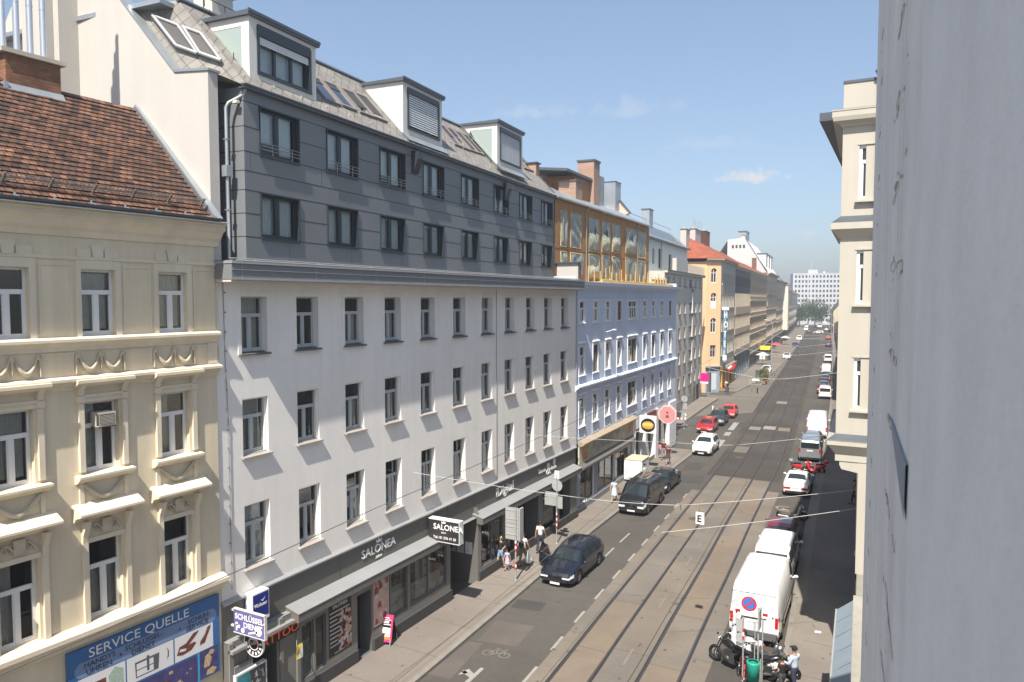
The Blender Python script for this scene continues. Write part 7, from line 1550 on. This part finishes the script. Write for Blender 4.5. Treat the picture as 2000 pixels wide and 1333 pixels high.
# ================================================================ people
skin_t = M('skin', (.48,.30,.22), .6); skin_d = M('tanned skin', (.36,.21,.14), .6); eye_m = M('eye', (.02,.015,.012), .3)
def skin_obj(name, verts, edges, radii, mt, parent, sub=1):
    me = bpy.data.meshes.new(name); me.from_pydata(verts, edges, []); me.materials.append(mt); o = O(name, me, parent)
    md = o.modifiers.new('skin', 'SKIN'); md.use_smooth_shade = True
    for i, r in enumerate(radii):
        sv = me.skin_vertices[0].data[i]; sv.radius = r if isinstance(r, tuple) else (r, r); sv.use_root = (i == 0)
    sb = o.modifiers.new('sub', 'SUBSURF'); sb.levels = sub; sb.render_levels = sub
    return o
def person(label, x, y, z, heading, top, bottom, hair, skin=None, h=1.75, step=.2, arms=(.15,-.15), sleeves='short', legs='long', dress=False, hairlen=0, cap=None, bend=(0,0), group='people on the pavement', lift=(0,0), shoe=None):
    skin = skin or skin_t; k = h/1.75; o = thing('person', label, 'person', (x, y, z), R(heading), group); o.scale = (k,k,k)
    V = []; E_ = []; Rr = []; idx = {}
    def v(n, p, r, to=None):
        idx[n] = len(V); V.append(p); Rr.append(r)
        if to is not None: E_.append((idx[to], idx[n]))
    v('pelvis',(0,0,.95),(.135,.10)); v('waist',(0,.0,1.10),(.12,.09),'pelvis'); v('chest',(0,.01,1.30),(.15,.105),'waist'); v('collar',(0,0,1.43),(.10,.075),'chest'); v('neck',(0,.01,1.50),(.05,.052),'collar')
    v('jaw',(0,.03,1.575),(.058,.07),'neck'); v('face',(0,.03,1.66),(.072,.088),'jaw'); v('crown',(0,.02,1.735),(.05,.06),'face'); v('nose',(0,.135,1.645),(.011,.011),'face')
    for sg, s_ in ((1,'r'),(-1,'l')):
        a = arms[0] if sg > 0 else arms[1]; b = bend[0] if sg > 0 else bend[1]
        v('sh'+s_,(sg*.17,0,1.42),(.058,.058),'collar'); v('el'+s_,(sg*.235,a*.5,1.15+abs(a)*.1),(.041,.041),'sh'+s_)
        wr = (sg*.235, a + .04 + b*.8, .92 + abs(a)*.15 + b*.75); v('wr'+s_, wr, (.027,.03), 'el'+s_)
        d = Vector((0, .2+b, -.9+b)).normalized(); pc = Vector(wr) + d*.07; v('pa'+s_, tuple(pc), (.018,.040), 'wr'+s_)
        for j, (oy, ln) in enumerate(((.034,.07),(.012,.08),(-.012,.075),(-.034,.058))):
            e = pc + d*.035 + Vector((0, oy, 0)); m1 = e + d*ln*.5; t1 = m1 + d*ln*.42 + Vector((-sg*.014,0,0)); n = 'f%d%s' % (j, s_)
            v(n, tuple(e), (.0095,.0095), 'pa'+s_); v(n+'b', tuple(m1), (.0085,.0085), n); v(n+'c', tuple(t1), (.007,.007), n+'b')
        tb_ = pc + Vector((-sg*.012,.045,.0)); v('th'+s_, tuple(tb_), (.011,.011), 'pa'+s_); v('tt'+s_, tuple(tb_ + d*.045 + Vector((-sg*.01,.02,0))), (.008,.008), 'th'+s_)
        f = step*sg; up = lift[0] if sg > 0 else lift[1]
        v('hi'+s_,(sg*.088,.0,.89),(.09,.10),'pelvis'); v('kn'+s_,(sg*.095,f*.55+.03+up*.2,.50+up*.1),(.058,.06),'hi'+s_); v('an'+s_,(sg*.095,f-.02-up*.3,.085+up*.3),(.038,.042),'kn'+s_); v('to'+s_,(sg*.11,f+.13-up*.3,.035+up*.25),(.036,.03),'an'+s_)
    skin_obj('body', V, E_, Rr, skin, o)
    def shell(name, names, grow, mt, cut=None):
        vs, es, rs, mp = [], [], [], {}
        for n in names: mp[idx[n]] = len(vs); vs.append(V[idx[n]]); r = Rr[idx[n]]; rs.append((r[0]+grow, r[1]+grow))
        for a, b in E_:
            if a in mp and b in mp: es.append((mp[a], mp[b]))
        for (n0, n1, f, r) in (cut or []):
            p = Vector(V[idx[n0]]).lerp(Vector(V[idx[n1]]), f); vs.append(tuple(p)); rs.append((r, r)); es.append((mp[idx[n0]], len(vs)-1))
        skin_obj(name, vs, es, rs, mt, o)
    up_ = ['pelvis','waist','chest','collar','shr','shl']; cut = [('shr','elr',.6,.058),('shl','ell',.6,.058)] if sleeves == 'short' else []
    if sleeves == 'long': up_ += ['elr','ell']; cut = [('elr','wrr',.85,.042),('ell','wrl',.85,.042)]
    if sleeves == 'none': cut = []
    shell('shirt' if not dress else 'dress_top', up_, .026, top, cut)
    if dress:
        m = MB(); m.grid([[(rx*math.cos(2*math.pi*i/16), ry*math.sin(2*math.pi*i/16)+.02*math.sin(i*2.1)*(1.2-z_), z_) for i in range(16)] for z_, rx, ry in ((1.12,.15,.12),(.98,.18,.15),(.78,.20,.18),(.58,.235,.21))], 0, True, True); O('skirt', m.mesh('skirt', [bottom]), o)
    else:
        lo = ['pelvis','waist','hir','hil','knr','knl']; c2 = [('knr','anr',.93,.062),('knl','anl',.93,.062)] if legs == 'long' else []
        if legs == 'shorts': lo = ['pelvis','waist','hir','hil']; c2 = [('hir','knr',.75,.092),('hil','knl',.75,.092)]
        shell('trousers' if legs == 'long' else 'shorts', lo, .017, bottom, c2)
    m = MB()
    for s_ in 'rl': a, t_ = V[idx['an'+s_]], V[idx['to'+s_]]; m.ball(((a[0]+t_[0])/2, (a[1]+t_[1])/2+.01, max(.045, t_[2]+.01)), (.052,.135,.045), 0, 10, 6)
    O('shoes', m.mesh('shoes', [shoe or trim_m]), o)
    m = MB(); m.ball((0,.005,1.69), (.093,.108,.105), 0, 12, 7, -12, 90)
    if hairlen: m.grid([[(.09*math.cos(a), -.02+.09*math.sin(a)-.02*j, 1.69-hairlen*j/3) for a in [math.pi + math.pi*i/8 for i in range(9)]] for j in range(4)], 0)
    O('hair', m.mesh('hair', [hair]), o)
    if cap: m = MB(); m.ball((0,.01,1.70),(.10,.115,.10),0,12,6,5,90); m.prism([(-.07,.1),(.07,.1),(.06,.2),(-.06,.2)],'z',1.70,1.712); O('cap', m.mesh('cap', [cap]), o)
    m = MB()
    for sg in (1,-1): m.ball((sg*.032,.112,1.672),(.012,.008,.008),0,6,4)
    O('eyes', m.mesh('eyes', [eye_m]), o); m = MB(); m.ball((0,.104,1.598),(.024,.008,.007),0,6,4); O('mouth', m.mesh('mouth', [M('lips', (.35,.12,.1), .5) if 'lips' not in bpy.data.materials else bpy.data.materials['lips']]), o)
    return o
def held(name, label, cat, mb, mats, group=None): return tag(mb.build(name, mats), label, cat, group)
clothes = {n: M('cloth ' + n, c, .85, .08, 9) for n, c in dict(white=(.70,.70,.69), black=(.02,.02,.022), denim=(.22,.33,.48), darkblue=(.03,.035,.06), dkgrey=(.05,.05,.055), olive=(.16,.14,.08), mint=(.34,.52,.48), paleblue=(.46,.54,.60), maroon=(.10,.02,.03), lilac=(.40,.38,.50), grey=(.2,.2,.21), shirtblue=(.42,.50,.62), pink=(.5,.14,.22), khaki=(.22,.2,.15)).items()}
blond = M('blond hair', (.50,.36,.18), .7, .2, 20); dark_h = M('dark hair', (.018,.014,.012), .6); ginger = M('ginger hair', (.34,.15,.05), .7); greyh = M('grey hair', (.3,.29,.28), .7)
PZ = .135
person('blonde woman in black top and denim shorts walking near the sign post', -18.68, 33.9, PZ, 172, clothes['black'], clothes['denim'], blond, h=1.70, legs='shorts', hairlen=.14, arms=(.1,-.2), bend=(.2,.3))
person('small child in pale dress walking beside the blonde woman', -18.2, 33.75, PZ, 176, clothes['lilac'], clothes['lilac'], dark_h, h=1.12, dress=True, step=.12, group='people on the pavement')
person('man in white shirt with dark rucksack walking away by the sign post', -17.75, 34.7, PZ, -6, clothes['white'], clothes['olive'], dark_h, h=1.8, arms=(.2,-.2), step=.22)
b = MB(); b.ball((-17.76,34.49,1.40),(.17,.11,.25),0,12,8); b.tube([(-17.88,34.6,1.2),(-17.88,34.8,1.55)],.02,0,6); held('rucksack', 'dark rucksack on the back of the man in the white shirt', 'rucksack', b, [clothes['darkblue']])
b = MB(); b.grid([[(-17.48+r*math.cos(a*math.pi/6), 34.78+r*.7*math.sin(a*math.pi/6), z) for a in range(12)] for z, r in ((.34,.13),(.42,.2),(.6,.2),(.78,.12),(.92,.03))],0,True,True); b.poly([(-17.48+.13*math.cos(a*math.pi/6),34.78+.09*math.sin(a*math.pi/6),.34) for a in range(12)]); held('carrier_bag', 'bulging white carrier bag held by the man with the rucksack', 'bag', b, [M('bag plastic', (.6,.66,.64), .4)])
person('man in white shirt and dark trousers walking away from the open car door', -17.86, 37.03, PZ, -4, clothes['white'], clothes['darkblue'], dark_h, h=1.78, arms=(.18,-.15), step=.2, skin=skin_d)
person('person in pale blue dress walking ahead of the black van', -17.75, 48.7, PZ, -3, clothes['paleblue'], clothes['paleblue'], dark_h, h=1.68, dress=True, arms=(.2,-.2), step=.22)
b = MB(); b.ball((-17.4,48.75,.85),(.09,.2,.18),0,10,6); b.tube([(-17.45,48.6,.95),(-17.5,48.75,1.1),(-17.45,48.9,.95)],.012,0,5); held('handbag', 'brown handbag carried by the person in the pale blue dress', 'bag', b, [M('brown leather', (.2,.09,.04), .6)])
person('man in mint shirt standing beside the white cargo box', -17.25, 54.0, PZ, 80, clothes['mint'], clothes['khaki'], dark_h, h=1.76, skin=skin_d, bend=(.25,.2), step=.05)
person('bald man in maroon shirt walking past the pink shop sign', -18.75, 64.1, PZ, 178, clothes['maroon'], clothes['grey'], M('shaved head', (.46,.28,.2), .6), h=1.76, step=.2)
b = MB(); b.ball((-19.1,64.0,1.2),(.12,.16,.3),0,10,7); held('shoulder_bag', 'pink shoulder bag of the man in the maroon shirt', 'bag', b, [clothes['pink']])
person('ginger haired woman in dark dress walking towards the camera', -17.81, 62.28, PZ, 178, clothes['maroon'], clothes['dkgrey'], ginger, h=1.66, dress=True, hairlen=.2, step=.2)
person('man in pale shirt and black cap at the bottom of the frame', -3.22, 27.75, PZ, 60, clothes['shirtblue'], clothes['darkblue'], dark_h, h=1.78, skin=skin_d, cap=clothes['black'], bend=(.35,.3), sleeves='long', arms=(.15,.1))
person('dark haired child in black shirt beside the man with the cap', -3.6, 27.5, PZ, 40, clothes['black'], clothes['dkgrey'], dark_h, h=1.42, skin=skin_d, bend=(.2,.2))
person('person in dark clothes standing in the shade by the right hand wall', -2.85, 56.0, PZ, 90, clothes['khaki'], clothes['dkgrey'], dark_h, h=1.74, skin=skin_d)
for x, y, h, t_, b_, lb in ((-23.7,114.6,182,'black','dkgrey','person in black near the peach house corner'),(-24.3,116.6,182,'white','darkblue','person in white by the peach house shop'),(-35.2,249,182,'darkblue','dkgrey','person in dark blue far along the left pavement'),(-34.4,246,20,'lilac','dkgrey','person in pale top far along the left pavement')):
    person(lb, x, y, PZ, h, clothes[t_], clothes[b_], dark_h, group='people in the distance')
# ================================================================ street furniture
def sign_post(name, label, x, y, h, r=.035, bands=()):
    o = thing(name, label, 'sign', (x, y, .13)); m = MB(); m.tube([(0,0,0),(0,0,h)], r, 0, 10); m.lathe([(0,.06),(.04,.06),(.05,r)],0,10,'z')
    part(m, 'pole', galv, o)
    if bands:
        m = MB()
        for z, k in bands: m.tube([(0,0,z),(0,0,z+.14)], r+.004, k, 10, False)
        part(m, 'band', [red_p, white_p], o)
    return o
sign_back = M('bare aluminium sign back', (.45,.46,.46), .45, .06, 3, metal=.3)
o = sign_post('road_sign', 'tall road sign pole with two large grey panel backs and red white bands', -17.17, 32.74, 3.75, .045, [(.55+.14*i, i % 2) for i in range(3)] + [(1.5+.14*i, i % 2) for i in range(4)])
m = MB(); m.box(-.62,.12,.05,.075,2.92,3.72,0); m.box(-.62,.12,.05,.075,2.06,2.88,0); m.box(-.64,.14,.045,.08,2.89,2.91,0)
for z in (2.3,2.7,3.1,3.55): m.box(-.6,.1,.03,.05,z,z+.03,0)
part(m, 'panel', [sign_back], o); m = MB(); m.box(.16,.24,.0,.4,2.05,3.7,0); part(m, 'side_panel', [sign_back], o)
o = sign_post('road_sign', 'road sign pole with round and square sign backs behind the navy car', -17.7, 38.9, 4.1, .035, [(.9+.16*i, i % 2) for i in range(6)])
m = MB(); m.prism([(.33*math.cos(i*math.pi/12), 3.42+.33*math.sin(i*math.pi/12)) for i in range(24)],'y',.04,.06); part(m, 'round_sign', sign_back, o)
m = MB(); m.box(-.8,.05,.045,.065,2.2,3.0); m.box(-.8,.05,.03,.045,2.7,2.74); part(m, 'square_sign', sign_back, o)
m = MB(); m.box(.06,.36,.0,.03,2.1,2.8); part(m, 'small_sign', sign_back, o); m = MB(); m.box(-.14,.14,.0,.03,3.85,4.3); part(m, 'small_sign', white_p, o)
o = sign_post('road_sign', 'road sign pole with round sign back at the blue house corner', -21.3, 80.5, 3.6); m = MB(); m.prism([(.36*math.cos(i*math.pi/12), 3.3+.36*math.sin(i*math.pi/12)) for i in range(24)],'y',.04,.06); m.box(-.3,.3,.045,.06,2.2,2.85); m.box(-.9,.05,.03,.05,1.2,1.8); part(m, 'sign_plate', sign_back, o)
o = sign_post('road_sign', 'slim signpost with red white bands among the motorcycles', -5.05, 27.9, 2.45, .03, [(1.6,0),(1.74,1),(1.88,0)]); m = MB(); m.box(-.28,.02,.03,.05,1.85,2.35); m.prism([(.2*math.cos(i*math.pi/10)-.1, 1.62+.2*math.sin(i*math.pi/10)) for i in range(20)],'y',.03,.045); part(m, 'sign_plate', sign_back, o)
o = sign_post('road_sign', 'pair of steel sign poles with narrow panel at the bottom right', -4.5, 27.8, 2.95, .03); m = MB(); m.tube([(.14,.1,0),(.14,.1,2.5)],.025,0,8); m.tube([(-.12,.0,0),(-.12,.0,2.4)],.02,0,8); part(m, 'second_pole', galv, o); m = MB(); m.box(.0,.04,-.1,.4,2.1,2.85); part(m, 'sign_plate', sign_back, o)
o = thing('litter_bin', 'green litter bin beside the signposts at the bottom frame edge', 'bin', (-4.6, 27.45, .13)); m = MB(); m.lathe([(.35,.02),(.35,.2),(1.0,.24),(1.05,.24),(1.05,.18)],0,14,'z'); m.tube([(.25,0,0),(.25,0,1.2)],.025,1,6); part(m, 'drum', [M('bin green', (.02,.30,.22), .5), galv], o)
m = MB(); m.box(-23.9,-21.7,82.9,82.98,.75,1.05,0); m.box(-23.9,-21.7,82.9,82.98,1.2,1.45,0)
for i in range(5): m.box(-23.85+.44*i,-23.65+.44*i,82.89,82.899,.75,1.05,1); m.box(-23.8+.44*i,-23.6+.44*i,82.89,82.899,1.2,1.45,1)
for x in (-23.7,-21.9): m.box(x,x+.06,82.98,83.04,.0,1.5,2); m.box(x-.3,x+.36,82.7,83.3,0,.12,2)
tag(m.build('barrier', [white_p, red_p, galv]), 'red and white construction barrier closing the side street', 'barrier')
for x, y, lb, mt in ((-21.3,94.3,'white traffic bollard at the crossing near the bright red car',white_p),(-20.6,117.2,'pale stone bollard at the far crossing corner',kerbst),(-19.8,117.3,'dark iron bollard at the far crossing corner',black_m)):
    m = MB(); m.lathe([(0,.1),(.7,.09),(.78,.11),(.86,.09),(.9,.0)],0,12,'z',(x,y,.0)); tag(m.build('bollard', mt), lb, 'bollard')
o = thing('shop_totem', 'square magenta shop sign on two posts before the peach house', 'sign', (-25.8, 108.4, .0)); m = MB(); m.box(-.55,.6,0,.12,2.35,3.6,0); m.box(-.55,.6,-.002,.122,2.1,2.35,1); part(m, 'panel', [M('magenta panel', (.75,.0,.22), .5), white_p], o); m = MB(); m.tube([(-.5,.06,0),(-.5,.06,2.3)],.04); m.tube([(.55,.06,0),(.55,.06,2.3)],.04); part(m, 'post', galv, o)
m = MB(); m.box(-1.15,-.75,.0,.08,4.6,5.2,0); m.tube([(-.95,.04,0),(-.95,.04,5.2)],.04,1,6); m.tube([(.75,-.1,0),(.75,-.1,5.8)],.03,1,6); part(m, 'small_sign', [sign_back, galv], o)
# white cargo box
o = thing('cargo_box', 'tall white cargo box with plywood top standing on the pavement', 'box', (-18.55, 56.0, .13), R(2)); m = MB(); m.box(-.72,.72,-1.0,1.0,.16,.84,0); m.box(-.72,.72,-1.0,1.0,.87,1.72,0); m.box(-.70,.70,-.98,.98,.84,.87,1); m.poly([(-.7,-1.002,.2),(.1,-1.002,.18),(.5,-1.002,.35),(-.2,-1.002,.42)],3)
part(m, 'box', [white_p, trim_m, M('ply top', (.62,.47,.33), .7, .1, 2), M('green print', (.3,.45,.33), .5)], o); m = MB(); m.box(-.75,.75,-1.03,1.03,1.72,1.76); part(m, 'lid', [bpy.data.materials['ply top']], o)
for sx_ in (-.5,.5):
    for sy_ in (-.8,.8): m = MB(); m.lathe([(-.03,.02),(-.03,.08),(.03,.08),(.03,.02)],0,10,'x',(sx_,sy_,.08)); part(m, 'castor', rubber, o)
for x, y, col, lb in ((-30.6,208,(.5,.06,.09),'faded red parasol over a pavement table'),(-33.4,246,(.55,.62,.5),'pale green parasol further along the left pavement'),(-27.4,168,(.5,.53,.55),'pale grey parasol by the dusty pink house')):
    o = thing('parasol', lb, 'parasol', (x, y, .13), 0, 'parasols on the left pavement'); m = MB(); m.lathe([(2.1,1.6),(2.15,1.6),(2.75,.05),(2.78,0)],0,8,'z'); part(m, 'canopy', M('canopy ' + lb[:9], col, .8), o); m = MB(); m.tube([(0,0,0),(0,0,2.8)],.03); part(m, 'pole', galv, o)
o = thing('kiosk', 'dark kiosk with bright yellow awning in the left parking lane', 'kiosk', (-29.2, 179, .1)); m = MB(); m.box(-1.3,1.3,0,3,0,2.6,0); m.box(-.7,.6,-.02,0,.3,2.2,1); part(m, 'hut', [dark_clad, pale_wall], o); m = MB(); m.prism([(-.9,2.6),(.2,3.3),(3.2,3.3),(3.2,2.6)],'x',-1.6,1.6); part(m, 'awning', M('awning yellow', (.80,.56,.03), .6), o)
# parklet with planters and bushes
leafm = [M('leaf olive', (.10,.12,.035), .7, .3, 3), M('leaf brown green', (.16,.13,.05), .7, .3, 3), M('leaf green', (.045,.095,.025), .7, .3, 2), M('leaf dark green', (.025,.06,.018), .7, .3, 2)]
def leaves(mb, c, rad, n, size, rng, ks=(0,1), squash=1.):
    clumps = [Vector((c[0]+rad*rng.gauss(0,.45), c[1]+rad*rng.gauss(0,.45), c[2]+rad*squash*rng.gauss(0,.42))) for _ in range(max(4, n//45))]
    for i in range(n):
        q = rng.choice(clumps); p = q + Vector((rng.gauss(0,1), rng.gauss(0,1), rng.gauss(0,1)))*rad*.2
        d = Vector((rng.uniform(-1,1), rng.uniform(-1,1), rng.uniform(-.6,.8))).normalized()*size*rng.uniform(.6,1.3); e = d.cross(Vector((rng.uniform(-1,1),rng.uniform(-1,1),rng.uniform(-1,1)))).normalized()*size*.5
        mb.poly([p-d, p+e, p+d, p-e], rng.choice(ks))
rg = random.Random(17)
o = thing('parklet', 'timber parklet with railing and seats in the left parking lane', 'parklet', (-21.9, 127.5, .0), R(1)); m = MB(); m.box(-1.0,1.0,0,9,.02,.16,0)
for z in (.45,.75,1.0): m.box(-1.0,1.0,.0,.04,z,z+.06,1); m.box(.96,1.0,0,9,z,z+.06,1)
for i in range(7): m.box(.95,1.01,1.45*i,1.45*i+.07,.1,1.06,1)
m.box(-1,-.94,0,.06,.1,1.06,1); m.box(-.7,.5,1.2,2.4,.7,.95,2); m.box(-.5,.5,3.4,3.5,.2,2.3,3)
part(m, 'deck', [M('grey deck timber', (.22,.2,.18), .8), M('pale railing', (.42,.42,.40), .6), white_p, Mglass('parklet glass', (.6,.75,.66), .1)], o)
for i, (y, h) in enumerate(((129.5,1.3),(131.5,1.6),(134,2.6),(137,2.2),(140.5,1.6))):
    o = thing('planter_bush', ['low reddish planter bush at the parklet rail','second planter bush along the parklet rail','tall olive planter bush in the parklet','broad olive planter bush behind the tall one','last planter bush beyond the parklet'][i], 'bush', (-20.9 - .35*i*(i > 1), y, .1), 0, 'bushes of the parklet')
    m = MB(); leaves(m, (0,0,h*.62), h*.42, 420, .12, rg, (0,1) if i < 2 else (0,1,2)); part(m, 'foliage', leafm, o); m = MB(); m.lathe([(0,.3),(.5,.36),(.5,.3)],0,10,'z'); m.tube([(0,0,.4),(0,0,h*.6)],.03,0,5); part(m, 'tub', M('terracotta', (.25,.12,.07), .8) if i == 0 else bpy.data.materials['terracotta'], o)
# trees closing the view
for i, (x, y, h, w) in enumerate(((-47.5,398,12.5,3.6),(-44.2,405,15,4.2),(-40.6,402,15.5,4.6),(-37.3,399,14.5,3.6),(-50.5,402,13,3.6))):
    o = thing('street_tree', ['dark green tree at the left of the far trees','tall olive green tree left of centre among the far trees','broad olive green tree right of centre among the far trees','green tree at the right end of the far trees','half hidden tree behind the last cream house'][i], 'tree', (x, y, 0), 0, 'trees at the end of the street')
    m = MB(); m.tube([(0,0,0),(.1,0,3),(.0,.1,6),(.2,0,h*.7)],[.3,.24,.18,.06],0,8)
    for k in range(5): a = 2*math.pi*k/5; m.tube([(0,0,3.5+.6*k),(w*.35*math.cos(a),w*.35*math.sin(a),5.5+.8*k)],[.12,.04],0,5)
    part(m, 'trunk', M('bark', (.09,.07,.05), .9) if i == 0 else bpy.data.materials['bark'], o); m = MB(); leaves(m, (0,0,h*.56), w*1.0, 1900, .36, rg, (2,3) if i in (0,3) else (0,2,3), 1.15); part(m, 'crown', leafm, o)
for x, y, lb in ((-11.9,150,'slim lamp mast by the far right kerb'),(-18.6,236,'farther slim lamp mast on the right pavement'),(-25.5,168,'slim lamp mast on the left pavement'),(-24.5,300,'lamp mast near the far right crossing')):
    o = thing('lamp_post', lb, 'lamp post', (x, y, .13), 0, 'lamp masts of the street'); m = MB(); m.tube([(0,0,0),(0,0,9),(-.3,0,9.6),(-1.2,0,9.8)],[.09,.06,.05,.04],0,8); part(m, 'mast', galv, o); m = MB(); m.ball((-1.4,0,9.75),(.35,.14,.08),0,10,6); part(m, 'lamp_head', white_p, o)
m = MB(); m.poly([(-3.1,33.5,.14),(-2.85,33.55,.142),(-2.88,33.75,.14),(-3.12,33.7,.141)]); tag(m.build('paper_scrap', white_p), 'scrap of white paper lying on the right pavement', 'litter')
# ---------------------------------------------------------------- overhead wires
def wire(name, label, pts, r, mt, sag=0., n=14):
    P = []
    for a, b in zip(pts, pts[1:]):
        a, b = Vector(a), Vector(b)
        for i in range(n + 1):
            t = i/n; q = a.lerp(b, t); q.z -= sag*4*t*(1-t); P.append(q)
    m = MB(); m.tube(P, r, 0, 5); return tag(m.build(name, mt), label, 'wire', 'overhead wires of the tramway')
def along(f, d, z, y0, y1, n): return [(f(y0+(y1-y0)*i/n)+d, y0+(y1-y0)*i/n, z) for i in range(n+1)]
wire('contact_wire', 'tram contact wire over the left hand track', along(track1, 0, 5.5, -20, 330, 24), .008, wire_m, .05, 4)
wire('contact_wire', 'tram contact wire over the right hand track', along(track2, 0, 5.5, -20, 330, 24), .008, wire_m, .05, 4)
wire('feeder_wire', 'dark feeder wire running along the white facade', [(-15.5,5,7.0),(-15.5,19.5,7.42),(-15.5,43,8.1),(-17,75,8.4)], .014, wire_m, .06)
SP = [('pale span wire from the white building across the tracks', [(-19.05,26.6,6.75),(-12.1,29.6,5.75),(-8.3,31,5.6),(-1.6,33.6,6.5)]), ('pale span wire over the black van', [(-19.1,37.8,6.6),(-12.0,43.6,5.8),(-8.8,45,5.7),(-2.2,47.5,6.7)]),
      ('short pale span wire over the right pavement', [(-7.95,27,5.6),(-1.4,31,6.4)]), ('pale span wire beyond the silver van', [(-20.4,83,7),(-14.3,84,5.8),(-11.4,84,5.8),(-4.5,85,7)]), ('pale span wire over the far crossing', [(-25.8,121,7),(-17.6,121,5.8),(-14.6,121,5.8),(-7,121,7)]),
      ('pale span wire by the parklet', [(-27,143,7),(-19.5,143,5.8),(-16.4,143,5.8),(-8.5,143,7)]), ('far pale span wire before the kiosk', [(-29.3,171,7),(-21.6,171,5.8),(-18.8,171,5.8),(-10.5,171,7)])]
for lb, pts in SP: wire('span_wire', lb, pts, .012 if pts[0][1] < 60 else .02, wire_l, .05)
m = MB()
for p in ((-12.1,29.6,5.75),(-8.3,31,5.6)): m.tube([(p[0],p[1],p[2]+.02),(p[0],p[1],p[2]-.2)],.02,0,6)
tag(m.build('wire_hanger', wire_m), 'small hangers joining the nearest span wire to the contact wires', 'wire')
m = MB(); m.box(-7.55,-7.2,30.6,30.63,5.02,5.52,0); m.tube([(-7.4,30.62,5.5),(-7.4,30.62,5.68)],.012,1,5)
o = tag(m.build('tram_sign', [white_p, wire_m]), 'small white hanging tram sign with black letter E over the tracks', 'sign'); text('E', .40, pr_k, o, (-7.50, 30.595, 5.12), '-y', font_off=.012)
# lettering curves become meshes
bpy.context.view_layer.update(); dg = bpy.context.evaluated_depsgraph_get()
for o in TEXTS:
    me = bpy.data.meshes.new_from_object(o.evaluated_get(dg)); n = O(o.name, me, o.parent); n.matrix_local = o.matrix_local.copy(); n.name = 'lettering'
for o in TEXTS: bpy.data.objects.remove(o)
# ---------------------------------------------------------------- summer haze between the houses
hz = bpy.data.materials.new('summer haze'); hz.use_nodes = True; t = hz.node_tree; t.nodes.remove(t.nodes['Principled BSDF']); v_ = t.nodes.new('ShaderNodeVolumePrincipled')
v_.inputs['Color'].default_value = (.86, .90, .95, 1); v_.inputs['Density'].default_value = .0011; v_.inputs['Anisotropy'].default_value = .35; t.links.new(v_.outputs[0], t.nodes['Material Output'].inputs['Volume'])
tag(MB().box(-130, 60, -40, 640, -1.5, 40).build('haze', hz), kind='stuff')
